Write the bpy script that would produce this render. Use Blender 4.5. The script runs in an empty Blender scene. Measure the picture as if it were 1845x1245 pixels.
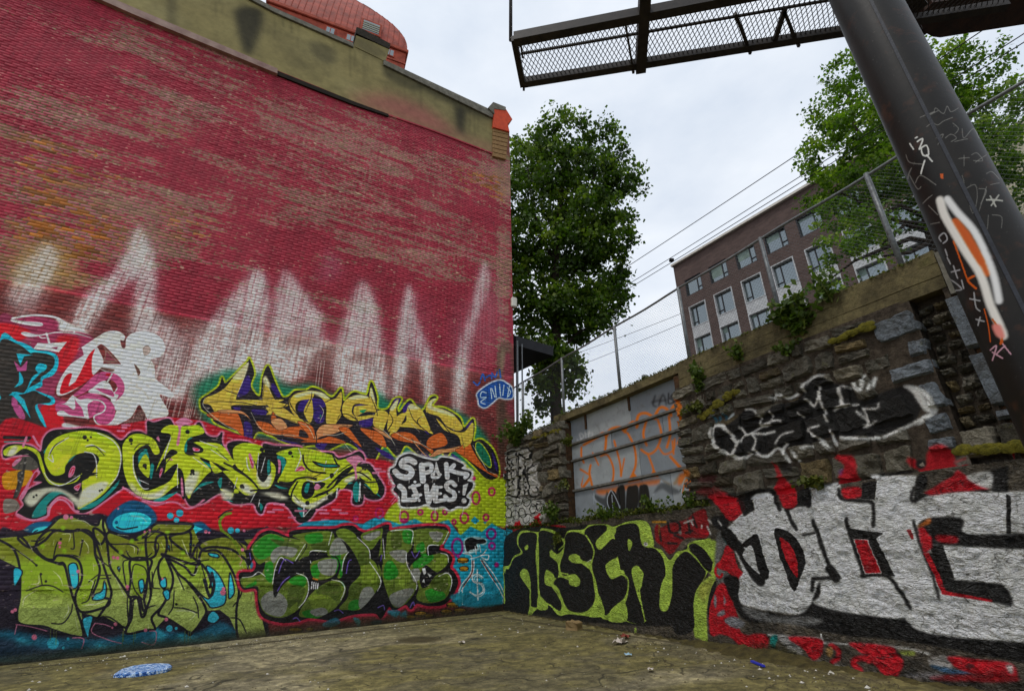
import bpy, bmesh, math, random
import numpy as np
from math import sin, cos, tan, radians, pi, hypot, atan2, sqrt, exp
from mathutils import Vector, Matrix

# ------------------------------------------------------------------ camera
SC = bpy.context.scene
F_PX, CX, CY = 869.0, 922.5, 622.5            # focal length and centre in photo pixels (1845 x 1245)
PITCH = radians(24.3)
CAM = np.array([0.0, 0.0, 1.6])
cam_d = bpy.data.cameras.new('camera')
cam_d.sensor_width = 36.0
cam_d.lens = 36.0 * F_PX / 1845.0
cam_d.clip_start, cam_d.clip_end = 0.05, 2000.0
cam_o = bpy.data.objects.new('camera', cam_d)
cam_o.location = CAM
cam_o.rotation_euler = (pi / 2 + PITCH, 0, 0)
SC.collection.objects.link(cam_o)
SC.camera = cam_o

# ------------------------------------------------------------------ sky, sun, exposure
SUN_EL, SUN_AZ = radians(66), radians(228)     # high sun behind thin cloud, behind the camera to its left
W = bpy.data.worlds.new('World'); SC.world = W; W.use_nodes = True
nt = W.node_tree; nt.nodes.clear()
def wn(t, **k):
    n = nt.nodes.new(t)
    for a, b in k.items(): setattr(n, a, b)
    return n
sky = wn('ShaderNodeTexSky'); sky.sky_type = 'NISHITA'; sky.sun_disc = False
sky.sun_elevation = SUN_EL; sky.sun_rotation = SUN_AZ; sky.air_density = 1.0; sky.dust_density = 2.0
skg = wn('ShaderNodeMixRGB', blend_type='MULTIPLY'); skg.inputs[0].default_value = 1; skg.inputs[2].default_value = (1.0, 1.0, 1.02, 1)
nt.links.new(sky.outputs[0], skg.inputs[1])
tc = wn('ShaderNodeTexCoord')
mp = wn('ShaderNodeMapping'); mp.inputs['Scale'].default_value = (1.0, 1.0, 2.2)
nt.links.new(tc.outputs['Generated'], mp.inputs[0])
n1 = wn('ShaderNodeTexNoise'); n1.inputs['Scale'].default_value = 1.7; n1.inputs['Detail'].default_value = 7; n1.inputs['Roughness'].default_value = .52; n1.inputs['Distortion'].default_value = .5
nt.links.new(mp.outputs[0], n1.inputs['Vector'])
cr = wn('ShaderNodeMapRange'); cr.inputs[1].default_value = .36; cr.inputs[2].default_value = .66; cr.inputs[3].default_value = .92; cr.inputs[4].default_value = 1.0
nt.links.new(n1.outputs['Fac'], cr.inputs[0])
n2 = wn('ShaderNodeTexNoise'); n2.inputs['Scale'].default_value = 3.4; n2.inputs['Detail'].default_value = 6; n2.inputs['Roughness'].default_value = .55
nt.links.new(mp.outputs[0], n2.inputs['Vector'])
cl = wn('ShaderNodeValToRGB')
cl.color_ramp.elements[0].position = .30; cl.color_ramp.elements[0].color = (5.9, 6.55, 7.5, 1)
cl.color_ramp.elements[1].position = .70; cl.color_ramp.elements[1].color = (7.8, 8.2, 8.75, 1)
nt.links.new(n2.outputs['Fac'], cl.inputs[0])
mx = wn('ShaderNodeMixRGB'); nt.links.new(cr.outputs[0], mx.inputs[0])
nt.links.new(skg.outputs[0], mx.inputs[1]); nt.links.new(cl.outputs[0], mx.inputs[2])
bg = wn('ShaderNodeBackground'); bg.inputs[1].default_value = 0.15
nt.links.new(mx.outputs[0], bg.inputs[0])
wo = wn('ShaderNodeOutputWorld'); nt.links.new(bg.outputs[0], wo.inputs[0])
sun_d = bpy.data.lights.new('sun', 'SUN'); sun_d.energy = 1.4; sun_d.angle = radians(11); sun_d.color = (1.0, .955, .89)
sun_o = bpy.data.objects.new('sun', sun_d)
_sd = Vector((sin(SUN_AZ) * cos(SUN_EL), cos(SUN_AZ) * cos(SUN_EL), sin(SUN_EL)))
sun_o.rotation_euler = _sd.to_track_quat('Z', 'Y').to_euler(); sun_o.location = (0, -5, 30)
SC.collection.objects.link(sun_o)
SC.view_settings.view_transform = 'Standard'; SC.view_settings.look = 'None'
SC.view_settings.exposure = -0.28; SC.view_settings.gamma = 1.0; SC.view_settings.use_curve_mapping = False
SC.cycles.max_bounces = 6; SC.cycles.diffuse_bounces = 3; SC.cycles.glossy_bounces = 2
SC.cycles.use_denoising = True

# ------------------------------------------------------------------ the place: two walls meeting at a corner
def ray(x, y):
    r = (np.asarray(x, float) - CX) / F_PX; u = (CY - np.asarray(y, float)) / F_PX
    return np.stack([r, cos(PITCH) - u * sin(PITCH), sin(PITCH) + u * cos(PITCH)], -1)
CORNER = np.array([-0.234, 13.998, 0.526])
DL = np.array([-0.87714, -0.48024, 0.0])       # along the brick wall, away from the corner
DR = np.array([0.48024, -0.87714, 0.0])        # along the stone wall, away from the corner; also the brick wall's normal
UP = np.array([0, 0, 1.0])
def hit(x, y, n, off):
    d = ray(x, y); t = np.dot(CORNER + n * off - CAM, n) / (d @ n)
    return CAM + d * t[..., None] if np.ndim(t) else CAM + d * t
def uvL(x, y, off=0.0):
    p = hit(x, y, DR, off); return np.stack([(p - CORNER) @ DL, p[..., 2]], -1)
def uvR(x, y, off=0.0):
    p = hit(x, y, DL, off); return np.stack([(p - CORNER) @ DR, p[..., 2]], -1)
def LW(u, z, off=0.0): 
    p = CORNER + DL * u + DR * off; return Vector((p[0], p[1], z))
def RW(u, z, off=0.0):
    p = CORNER + DR * u + DL * off; return Vector((p[0], p[1], z))
def at_y(x, y, Y):
    d = ray(x, y); return Vector(CAM + d * (Y / d[1]))
def at_z(x, y, z):
    d = ray(x, y); return Vector(CAM + d * ((z - CAM[2]) / d[2]))
def ground_z(x, y):
    p = np.array([x, y, 0.]) - CORNER * np.array([1, 1, 0])
    return 0.50 - 0.047 * max(-2., float(p @ DL)) 

# ------------------------------------------------------------------ paint: strokes and fills rasterised onto wall-space canvases
GAIN = 1.55
def lin(c): c = np.asarray(c, float); return np.where(c <= .04045, c / 12.92, ((c + .055) / 1.055) ** 2.4)
def srgb(c): c = np.clip(c, 0, 1); return np.where(c <= .0031308, c * 12.92, 1.055 * c ** (1 / 2.4) - .055)
def hx(s): 
    return np.array([int(s[i:i + 2], 16) / 255 for i in (0, 2, 4)])
def smooth(p, closed, n=6):
    p = np.asarray(p, float)
    if len(p) < 3: return p
    out = []; m = len(p)
    for i in range(m if closed else m - 1):
        if closed: a, b, c, d = p[(i - 1) % m], p[i], p[(i + 1) % m], p[(i + 2) % m]
        else: a, b, c, d = p[max(i - 1, 0)], p[i], p[i + 1], p[min(i + 2, m - 1)]
        for k in range(n):
            t = k / n
            out.append(.5 * (2 * b + (c - a) * t + (2 * a - 5 * b + 4 * c - d) * t * t + (3 * b - a - 3 * c + d) * t ** 3))
    if not closed: out.append(p[-1])
    return np.array(out)
def blurm(m, s):
    r = int(max(1, round(s)))
    for ax in (0, 1):
        for _ in range(2):
            pad = [(0, 0), (0, 0)]; pad[ax] = (r + 1, r)
            c = np.cumsum(np.pad(m, pad, mode='edge'), axis=ax)
            n = m.shape[ax]
            m = (np.take(c, range(2 * r + 1, 2 * r + 1 + n), ax) - np.take(c, range(0, n), ax)) / (2 * r + 1)
    return m
RNG = np.random.default_rng(5)
class Canvas:
    def __init__(s, fn, u0, u1, v0, v1, res):
        s.fn, s.u0, s.v0, s.res = fn, u0, v0, res; s.u1, s.v1 = u1, v1
        s.w, s.h = int((u1 - u0) * res), int((v1 - v0) * res)
        s.rgb = np.zeros((s.h, s.w, 3), np.float32); s.a = np.zeros((s.h, s.w), np.float32)
        s.z = (0, 0, 1.0)
    def Z(s, ox, oy, k=5.0): s.z = (ox, oy, k)
    def pts(s, p):
        if isinstance(p, str): p = np.array(p.split(), float).reshape(-1, 2)
        return np.asarray(p, float)
    def photo(s, p): return p / s.z[2] + np.array(s.z[:2])
    def topx(s, p):
        q = s.fn(p[:, 0], p[:, 1]); return (q - np.array([s.u0, s.v0])) * s.res
    def mask(s, loops, pad=2):
        al = np.concatenate(loops)
        x0, y0 = np.floor(al.min(0)).astype(int) - pad; x1, y1 = np.ceil(al.max(0)).astype(int) + pad
        x0, y0, x1, y1 = max(x0, 0), max(y0, 0), min(x1, s.w), min(y1, s.h)
        if x1 <= x0 or y1 <= y0: return None
        hh, ww = (y1 - y0) * 2, (x1 - x0) * 2
        buf = np.zeros((hh, ww + 1), np.int32)
        A = np.concatenate([(lp - np.array([x0, y0])) * 2 for lp in loops]); B = np.concatenate([(np.roll(lp, -1, 0) - np.array([x0, y0])) * 2 for lp in loops])
        sg = np.where(A[:, 1] > B[:, 1], -1, 1); sw = sg < 0
        A[sw], B[sw] = B[sw].copy(), A[sw].copy()
        r0 = np.clip(np.ceil(A[:, 1] - .5), 0, hh).astype(int); r1 = np.clip(np.ceil(B[:, 1] - .5), 0, hh).astype(int)
        n = np.maximum(r1 - r0, 0); ix = np.repeat(np.arange(len(A)), n)
        if len(ix):
            rows = np.arange(len(ix)) - np.repeat(np.cumsum(n) - n, n) + r0[ix]
            xs = A[ix, 0] + (rows + .5 - A[ix, 1]) * (B[ix, 0] - A[ix, 0]) / (B[ix, 1] - A[ix, 1])
            np.add.at(buf, (rows, np.clip(np.ceil(xs - .5).astype(int), 0, ww)), sg[ix])
        m = (np.cumsum(buf, 1)[:, :ww] != 0).astype(np.float32)
        m = m.reshape(hh // 2, 2, ww // 2, 2).mean((1, 3))
        return x0, y0, m
    def put(s, col, r, blur=0, op=1.0, grain=0.0, over=None):
        if r is None: return
        x0, y0, m = r
        if blur: m = blurm(m, blur)
        if grain:
            n = RNG.random(m.shape, np.float32)
            m = np.clip(m + (n - .5) * grain * np.clip(4 * m * (1 - m) + .15 * (m > .02), 0, 1), 0, 1)
        m = m * op
        sl = (slice(y0, y0 + m.shape[0]), slice(x0, x0 + m.shape[1]))
        c = hx(col).astype(np.float32)
        if over:                                      # paint only where one of these colours already lies
            near = np.zeros(m.shape, bool)
            for o in over: near |= np.abs(s.rgb[sl] - hx(o)).max(-1) < .085
            m = m * near
        A = s.a[sl]; na = m + A * (1 - m)
        s.rgb[sl] = np.where(na[..., None] > 1e-5, (c * m[..., None] + s.rgb[sl] * (A * (1 - m))[..., None]) / np.maximum(na, 1e-5)[..., None], s.rgb[sl])
        s.a[sl] = na
    def px_scale(s, q):
        a = s.topx(q[None]); b = s.topx(q[None] + [[1., 0]]); c = s.topx(q[None] + [[0., 1]])
        return .5 * (hypot(*(b - a)[0]) + hypot(*(c - a)[0]))
    def P(s, col, pts, sm=1, blur=0, op=1.0, grain=0, out=None, w=0, ob=0, over=None):
        p = s.photo(s.pts(pts)); q = smooth(p, True) if sm else p
        bl = blur / s.z[2] * s.px_scale(p.mean(0)) if blur else 0
        s.put(col, s.mask([s.topx(q)], 2 + int(2.5 * bl)), bl, op, grain, over)
        if out: s.S(out, np.vstack([s.pts(pts), s.pts(pts)[:1]]) if not sm else (smooth(s.pts(pts), True), 1), w, blur=ob, sm=0)
    def S(s, col, pts, w, blur=0, op=1.0, sm=1, taper=0, grain=0):
        closed = isinstance(pts, tuple)
        raw = pts[0] if closed else s.pts(pts)
        p = s.photo(raw)
        if sm and len(p) > 2: p = smooth(p, False)
        if closed: p = np.vstack([p, p[:1]])
        hw = w / s.z[2] / 2
        n = len(p); loops = []
        ws = [hw * (1 - taper * abs(2 * i / max(n - 1, 1) - 1)) for i in range(n)]
        ang = np.linspace(0, 2 * pi, 9)[:-1]; cir = np.stack([np.cos(ang), np.sin(ang)], 1)
        for i in range(n):
            loops.append(p[i] + cir * max(ws[i], .15))
            if i < n - 1:
                d = p[i + 1] - p[i]; L = hypot(*d)
                if L < 1e-6: continue
                nn = np.array([-d[1], d[0]]) / L
                loops.append(np.array([p[i] + nn * ws[i], p[i] - nn * ws[i], p[i + 1] - nn * ws[i + 1], p[i + 1] + nn * ws[i + 1]]))
        out = []
        for lp in loops:
            q = s.topx(lp); x, y = q[:, 0], q[:, 1]
            if np.dot(x, np.roll(y, -1)) - np.dot(y, np.roll(x, -1)) < 0: q = q[::-1]
            out.append(q)
        bl = blur / s.z[2] * s.px_scale(p.mean(0)) if blur else 0
        s.put(col, s.mask(out, 2 + int(2.5 * bl)), bl, op, grain)
    def D(s, col, pts, r, blur=0, op=1.0):
        for x, y in s.pts(pts):
            t = np.linspace(0, 2 * pi, 13)[:-1]
            s.P(col, np.stack([x + r * np.cos(t), y + r * np.sin(t)], 1), sm=0, blur=blur, op=op)
    def image(s, name):
        rgb = srgb(np.minimum(lin(s.rgb) * GAIN, .86))
        px = np.concatenate([rgb, s.a[..., None]], -1).astype(np.float32)
        im = bpy.data.images.new(name, s.w, s.h, alpha=True)
        im.alpha_mode = 'CHANNEL_PACKED'
        im.pixels.foreach_set(px.ravel()); im.update(); im.pack()
        return im
def vnoise(h, w, cy, cx, seed):
    r = np.random.default_rng(seed); gh, gw = int(h / cy) + 3, int(w / cx) + 3
    g = r.random((gh, gw)).astype(np.float32)
    y = np.arange(h) / cy; x = np.arange(w) / cx
    iy, ix = y.astype(int), x.astype(int); fy, fx = y - iy, x - ix
    fy = (fy * fy * (3 - 2 * fy))[:, None].astype(np.float32); fx = (fx * fx * (3 - 2 * fx))[None].astype(np.float32)
    a = g[iy][:, ix]; b = g[iy][:, ix + 1]; c = g[iy + 1][:, ix]; d = g[iy + 1][:, ix + 1]
    return ((a * (1 - fx) + b * fx) * (1 - fy) + (c * (1 - fx) + d * fx) * fy).astype(np.float32)
def fbm(h, w, cy, cx, seed, o=4):
    t = 0; s = 0; k = 1.0
    for i in range(o):
        t = t + k * vnoise(h, w, max(cy / 2 ** i, 1.), max(cx / 2 ** i, 1.), seed + i * 17); s += k; k *= .55
    return t / s
def sstep(a, b, x): 
    t = np.clip((x - a) / (b - a), 0, 1); return t * t * (3 - 2 * t)

# ------------------------------------------------------------------ the brick wall's paint
BL, BH, JT = 0.222, 0.0785, 0.011
CL = Canvas(uvL, -0.55, 15.0, -0.4, 18.9, 128)
def paint_base_L(c):
    h, w = c.h, c.w
    U = (np.arange(w) + .5) / c.res + c.u0; V = (np.arange(h) + .5) / c.res + c.v0
    row = np.floor(V / BH).astype(int); off = (row % 2) * .5
    bu = U[None] / BL + off[:, None]; col = np.floor(bu).astype(int)
    fu = (bu - col) * BL; fv = (V / BH - row) * BH
    joint = np.maximum(sstep(JT * 1.0, JT * .35, np.minimum(fu, BL - fu)), sstep(JT * 1.0, JT * .35, np.minimum(fv, BH - fv))[:, None])
    hsh = lambda k: (np.sin(row[:, None] * 12.9898 + col * 78.233 + k * 37.7) * 43758.5453) % 1.0
    r1, r2 = hsh(1).astype(np.float32), hsh(2).astype(np.float32)
    # long horizontal wear, large patches
    streak = fbm(h, w, 16, 150, 3, 4); patch = fbm(h, w, 240, 420, 21, 4); fine = fbm(h, w, 7, 10, 40, 3); vert = fbm(h, w, 60, 10, 77, 3)
    def zone(p, blur, k=1.0):                      # a soft region given by photo points
        q = c.topx(np.array(p.split(), float).reshape(-1, 2)); r = c.mask([q], int(blur * 3))
        out = np.zeros((h, w), np.float32)
        if r is not None:
            x0, y0, m = r; out[y0:y0 + m.shape[0], x0:x0 + m.shape[1]] = blurm(m, blur) * k
        return out
    wear = .46 * streak + .36 * (patch - .5) * 1.7 + .18 + .18 * fine - .045
    wear += zone('22 170 420 330 640 420 700 400 400 270 22 120', 40, .10)
    wear += zone('22 240 200 300 420 370 470 420 240 400 22 330', 45, .15)
    wear += zone('22 320 180 360 340 420 300 520 22 500', 45, .18)
    wear += zone('22 40 240 60 520 170 640 200 760 260 905 300 905 365 760 310 560 230 300 130', 34, .17)
    wear += zone('22 22 230 22 560 150 905 280 905 310 560 200', 22, .10)
    wear += zone('600 410 840 480 840 510 600 450', 14, .16)
    wear += zone('440 360 590 390 600 420 470 410', 18, .12)
    wear += zone('895 290 925 290 915 700 895 700', 10, .20)
    low = np.zeros((h, w), np.float32); low[V < 6.0] = .12
    wear -= low
    crim = hx('9c2c3d').astype(np.float32); crim2 = hx('ab5c66').astype(np.float32); dk = hx('8b2533').astype(np.float32)
    k = (r1 * .5 + .5 * patch)[..., None]
    red = dk * (1 - k) + crim * k
    wash = sstep(.50, .66, wear + .10 * (fine - .5) + .05 * (r2 - .5))[..., None]
    red = red * (1 - wash * .75) + (crim2 * .66 + hx('a88a80') * .34) * wash * .75
    red = red * (.90 + .22 * vert[..., None])
    out = red
    # mortar shows where the paint has gone from the joints
    jw = np.maximum(sstep(JT * 1.9, JT * .8, np.minimum(fu, BL - fu)), sstep(JT * 1.9, JT * .8, np.minimum(fv, BH - fv))[:, None]); joint2 = np.where(wear > .55, jw, joint)
    mm = joint2 * sstep(.465, .555, wear + .16 * (fine - .5))
    mort = (hx('7f6e4e') * (.72 + .55 * fine[..., None])).astype(np.float32)
    out = out * (1 - mm[..., None] * .92) + mort * mm[..., None] * .92
    # dark open joints elsewhere
    dj = joint * (1 - mm) * .06
    out = out * (1 - dj[..., None])
    # flaked bricks: ochre and tan brick showing, with tan skim at the edges
    fl = wear + .22 * (r2 - .5) + .12 * (fine - .5)
    skim = sstep(.685, .74, fl)[..., None] * (.55 + .45 * fine[..., None])
    out = out * (1 - skim * .55) + (hx('7d6a4a') * (.8 + .5 * r1[..., None])) * skim * .55
    ochz = zone('22 240 180 270 250 330 22 330', 30, 1) + zone('22 330 120 350 240 420 130 510 22 520', 30, 1) + zone('820 300 905 320 905 370 820 340', 14, .8) + zone('300 370 430 420 430 470 300 420', 25, .6) + zone('130 170 420 260 420 280 130 190', 14, .35)
    fo = sstep(.60, .70, fl) * np.clip(ochz, 0, 1) * sstep(.25, .5, r2 + .5 * (fine - .5))
    och = hx('9c5a1c') * (.65 + .6 * r1[..., None])
    out = out * (1 - fo[..., None]) + och * fo[..., None]
    # pale flecks where whitewash survives
    pf = sstep(.73, .77, .5 * fine + .5 * vnoise(h, w, 4, 14, 91)) * sstep(.5, .62, vnoise(h, w, 60, 110, 95)) * (V[:, None] > 6.5)
    out = out * (1 - .75 * pf[..., None]) + hx('c0a184') * .75 * pf[..., None]
    # faint ghosts of old white fixings and streaks
    gh = sstep(.62, .78, vert) * sstep(.55, .7, patch)
    out = out * (1 - .18 * gh[..., None]) + hx('b59a94') * .18 * gh[..., None]
    # brown band of older paint below
    edge = 6.83 + .02 * (vnoise(1, w, 1, 30, 7)[0] - .5)
    mar = sstep(0.03, -0.03, V[:, None] - edge[None])[..., None]
    marc = hx('5c2522') * (.75 + .35 * fine[..., None] + .18 * r1[..., None])
    out = out * (1 - mar * .93) + marc * mar * .93
    bufs = joint[..., None] * .22
    out = out * (1 - bufs * mar)
    yel = zone('22 440 120 440 160 520 22 520', 16, .65)[..., None] * (1 - joint[..., None] * .6)
    out = out * (1 - yel) + hx('a88c54') * yel
    # red painted pier at the wall's end
    c.rgb[:] = out; c.a[:] = 1
    c._joint, c._fine, c._V, c._r1 = joint, fine, V, r1
paint_base_L(CL)

def paint_L(c):
    S, P, D, Z = c.S, c.P, c.D, c.Z
    wht, gw = 'd3cec7', 'bcb5b2'
    # ---- misty white letters sprayed high up
    before = c.rgb.copy()
    Z(0, 400, 3.1125)
    P('b9a58a', '205 215 262 140 325 180 300 260 250 330 100 300 130 250', blur=16, op=.75, grain=.9)
    P('c4b59a', '110 230 270 190 260 330 70 340', blur=18, op=.55, grain=.9)
    P(gw, '70 360 250 380 230 470 150 540 60 520', blur=24, op=.5, grain=1.2)
    def spike(q, op=.95, k=1.0):                     # a hard core with a wide grainy skirt
        P(gw, q, sm=0, blur=34 * k, op=.5, grain=1.5); P(wht, q, sm=0, blur=15 * k, op=op, grain=1.3)
    for q_ in ('330 560 700 600 1000 640 1480 640 1500 850 1120 880 1000 900 900 960 760 700 420 640', '1440 560 1900 640 2400 760 2600 800 2560 880 2200 880 1500 860'): P(gw, q_, blur=44, op=.22, grain=1.8)
    spike('262 95 300 150 320 230 280 330 190 420 90 470 66 420 120 300 200 190', .62)
    spike('778 18 812 70 850 170 838 270 722 330 620 430 520 560 455 640 405 600 425 500 500 400 640 290 700 190 740 110')
    spike('765 90 850 170 872 300 868 470 890 620 800 640 750 500 768 340', .9)
    P(gw, '770 520 960 560 1010 700 980 860 1020 960 930 980 840 800 740 640', blur=26, op=.85, grain=1.1)
    spike('1448 262 1490 330 1505 480 1425 560 1385 740 1240 850 1110 850 1010 1000 950 975 1065 790 1140 610 1250 480 1350 360', .88)
    P(gw, '1180 640 1500 680 1560 900 1300 860 1120 900', blur=30, op=.8, grain=1.1)
    P(gw, '1010 600 1180 560 1100 760 980 940 900 800', blur=34, op=.4, grain=1.3)
    Z(460, 400, 3.1125)
    spike('0 270 50 320 62 480 44 700 30 860 -100 860 -70 500', .86)
    spike('172 262 238 350 322 470 378 520 372 640 420 690 390 770 300 850 190 900 60 880 75 700 100 520 130 380', .88)
    P('54302c', '160 640 330 640 350 690 170 690', blur=20, op=.5)
    P('55332f', '300 770 400 700 440 720 400 900 310 910', blur=18, op=.6)
    spike('603 325 648 390 682 490 706 640 748 970 650 1010 440 920 445 760 500 560 550 420', .88)
    P('55332f', '545 730 640 720 650 780 540 790', blur=20, op=.4)
    spike('861 345 894 430 884 560 860 700 830 965 775 990 780 800 800 600 830 440', .92, .8)
    spike('872 450 932 620 988 740 1000 1005 950 1012 925 800 862 640', .88, .8)
    P(gw, '870 540 930 640 920 740 860 760', blur=20, op=.6)
    spike('1284 215 1316 300 1292 420 1235 560 1205 680 1185 900 1155 1075 1108 1050 1118 820 1150 660 1218 480 1250 320', .86, .8)
    P('b98f93', '1180 560 1330 420 1350 560 1280 760 1220 840 1200 700', blur=40, op=.35, grain=2.4)
    P('b98f93', '1300 300 1420 520 1330 760 1240 800', blur=34, op=.22, grain=2.8)
    P('a8667a', '400 150 470 210 480 310 350 330 380 220', blur=24, op=.45, grain=1)
    P('a3606f', '880 400 1000 480 1000 700 950 720 900 560', blur=30, op=.28, grain=1)
    P('a3606f', '1080 560 1180 420 1170 640 1100 760 1060 760', blur=26, op=.3, grain=1)
    vs = fbm(c.h, c.w, 90, 5, 611, 3); sk_ = np.clip(.03 + .30 * sstep(.45, .75, vs) + .26 * c._joint + .22 * sstep(.55, .7, c._fine), 0, .6)[..., None]
    c.rgb[:] = c.rgb * (1 - sk_) + before * sk_; del before
    for i in range(26):                              # thin white runs under the letters
        x = 240 + 118 * (i / 25) + RNG.uniform(-4, 4); c.Z(0, 0, 1)
        y0 = 620 + RNG.uniform(-10, 40) + (318 - x) * .2
        S('c7c0b8', [(x + 35, y0), (x + 22, y0 + 60), (x + 4 + (x-300)*.05, y0 + 130)], RNG.uniform(.8, 1.8), op=.6)
    for x in (566, 571, 577): S('c7c0b8', [(x + 8, 650), (x + 2, 700)], 1.4, op=.55)

    # ---- top left: pink, red and white piece, cyan and black piece
    Z(20, 560, 5)
    P('7f3048', '-120 110 60 62 230 50 400 84 520 150 740 240 690 330 640 420 560 500 430 640 400 760 520 830 470 960 500 1060 300 1110 -120 1120', blur=3)
    P('b01822', '-120 120 60 130 160 150 130 250 -120 300', blur=8)
    P('8c2f4c', '60 75 230 52 400 95 450 170 300 190 200 180 60 130')
    P('8c2f4c', '240 220 420 195 600 225 735 255 640 330 420 300 300 300')
    P('aa1a24', '420 240 600 240 610 330 560 440 460 560 420 480', blur=10)
    P('b01822', '270 870 420 850 470 960 460 1040 330 1050', blur=5)
    P('d8d2c6', '10 80 120 95 260 105 290 125 260 140 140 130 10 98')
    P('d8d2c6', '90 205 130 190 250 215 420 190 600 205 735 250 600 215 420 200 260 228 150 235')
    S('d8d2c6', '10 70 120 50 240 42 400 60 520 130 570 190', 18)
    P('d0cabf', '400 70 500 100 700 200 600 190 440 180 430 110', blur=6)
    S('d8d2c6', '250 225 275 245 310 245', 9); S('d8d2c6', '320 205 345 290', 20)
    P('d8d2c6', '240 290 320 295 505 280 430 375 330 355 200 345', sm=0); P('7f3048', '360 330 425 325 410 350', sm=0)
    # white R
    P('d3cdc1', '600 355 740 260 860 190 960 185 1025 225 1015 270 985 265 1000 330 1030 330 1040 250 1100 200 1220 185 1340 235 1390 330 1350 410 1260 445 1300 540 1290 600 1400 690 1470 760 1430 780 1340 760 1420 920 1330 990 1250 1000 1190 900 1150 850 1080 960 960 1030 900 1100 860 1040 920 960 960 860 900 800 960 700 920 600 800 520 810 480 960 480 980 465 840 315 780 320 700 420 680 500 640 340', sm=1)
    P('d3cdc1', '1000 480 1260 450 1300 640 1300 760 1360 900 1240 980 1140 830 960 900 900 800 980 640', sm=1)
    P('7c5a52', '840 325 970 465 890 470 820 455 850 400', sm=0); P('6e2f3a', '860 370 940 450 850 445', sm=0)
    P('8c7d74', '1190 330 1230 310 1260 350 1235 395 1200 400 1188 360'); P('a29086', '1195 340 1240 330 1235 390 1205 395')
    P('5d3f36', '810 510 930 530 900 550 820 530'); P('54382f', '1110 480 1150 520 1165 560 1145 585 1130 540')
    S('aaa49a', '1130 690 1190 720 1240 790', 12, blur=3); S('a8a298', '880 210 960 230 1000 225', 4, op=.7)
    P('4e2b28', '1150 870 1210 940 1180 1010 1060 1040 1010 1010 1110 960', blur=3)
    for i in range(12): S('b9b0a6', [(1200 - i * 15, 890 + i * 7), (1160 - i * 13, 1060)], 4, op=.6)
    # red drop with white edge
    P('d8d2c6', '760 330 800 370 830 480 720 600 560 720 450 765 410 740 430 640 520 500 640 410')
    P('b01420', '755 345 730 430 730 560 740 590 600 690 450 750 460 650 500 580 550 570 520 680 600 600 660 480 700 400')
    P('d8d2c6', '560 570 610 580 580 640 520 680', sm=0)
    # pink loops
    P('a8476f', '760 575 860 550 960 580 1015 650 1015 740 940 810 920 760 960 700 930 640 870 620 800 650 740 690 620 760 560 760 640 690')
    P('a8476f', '590 790 720 740 860 790 930 860 930 960 860 1030 800 1040 750 960 690 970 560 950 430 930 400 850 480 820 540 880 570 890 580 850')
    P('d8d2c6', '740 690 830 630 890 660 930 740 970 760 930 810 840 760 700 735')
    P('a8476f', '760 700 900 715 930 770 880 760')
    P('d8d2c6', '570 770 620 800 690 790 740 810 690 850 700 970 660 950 640 880 590 820', sm=1)
    P('d8d2c6', '390 830 480 835 560 760 580 860 560 890 500 850'); P('d8d2c6', '420 910 470 900 540 940 690 955 690 970 560 955 430 945')
    S('d8d2c6', '690 800 800 810 850 860 830 910 750 950 770 1010 830 1040', 13); S('d8d2c6', '910 570 870 640', 14)
    P('b01420', '860 565 900 565 890 590 850 585', sm=0)
    P('d8d2c6', '480 1010 640 1040 760 1040 900 1020 960 1030 900 1110 700 1080 480 1050', blur=2)
    # cyan and black
    cy = '1fa3b8'
    P(cy, '-100 260 60 275 160 310 230 355 340 365 420 410 425 500 380 580 290 620 280 680 220 710 300 745 385 780 395 830 350 850 240 845 290 960 330 1080 340 1150 200 1170 -100 1160')
    bk = '2b2723'
    P(bk, '-100 285 60 300 160 370 180 385 215 375 330 390 390 430 385 500 330 560 270 600 260 640 150 700 110 740 30 730 -100 760')
    P(bk, '50 760 130 745 210 720 260 745 355 795 340 830 220 850 250 960 300 1070 150 1110 -100 1120 -100 800')
    P(cy, '50 385 200 400 120 410 85 490 65 440', sm=0); P(cy, '225 500 260 475 320 490 315 530 240 590 160 690 150 690 190 600 240 560 220 530')
    P(cy, '75 550 110 610 100 660 30 690 70 640'); P(cy, '10 730 60 750 120 800 180 975 130 900 80 830 10 760', sm=0)
    P(bk, '290 540 190 640 160 690 250 640', sm=0, op=.9)
    P('a34a78', '25 450 90 510 150 445 140 540 60 545', sm=0); P('a34a78', '10 780 50 800 60 850 10 860'); P('a34a78', '20 870 80 850 130 960 80 970')

    # ---- green mist and the yellow and orange piece
    Z(340, 630, 5)
    P('14694a', '60 330 280 210 420 180 560 250 640 210 760 240 900 330 1100 310 1250 400 1400 420 1560 400 1700 380 1800 460 1950 480 2150 520 2350 540 2500 600 2640 720 2720 880 2720 1080 2500 1100 2200 1000 1900 1000 1560 900 1100 880 700 800 400 760 180 680 80 520', blur=34, op=.93, grain=.5)
    SIL = '205 590 120 540 110 450 180 400 270 330 300 250 330 300 400 240 530 110 548 85 590 210 560 330 640 420 665 250 715 145 770 270 840 420 900 420 960 370 1060 365 1115 340 1200 370 1290 430 1370 350 1385 400 1400 460 1480 385 1560 400 1610 400 1645 290 1695 420 1700 530 1790 535 1850 450 1915 440 1880 520 1900 560 1990 455 2060 540 2120 540 2180 430 2235 430 2190 510 2310 530 2440 610 2480 700 2560 620 2575 720 2560 820 2640 810 2740 900 2790 1040 2780 1150 2680 1160 2560 1040 2400 900 2320 960 2250 900 2100 960 1960 860 1880 960 1760 860 1660 1010 1560 920 1430 840 1330 870 1220 915 1140 860 1000 870 860 830 740 770 630 740 585 790 570 905 500 890 480 760 330 700 230 650'
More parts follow.
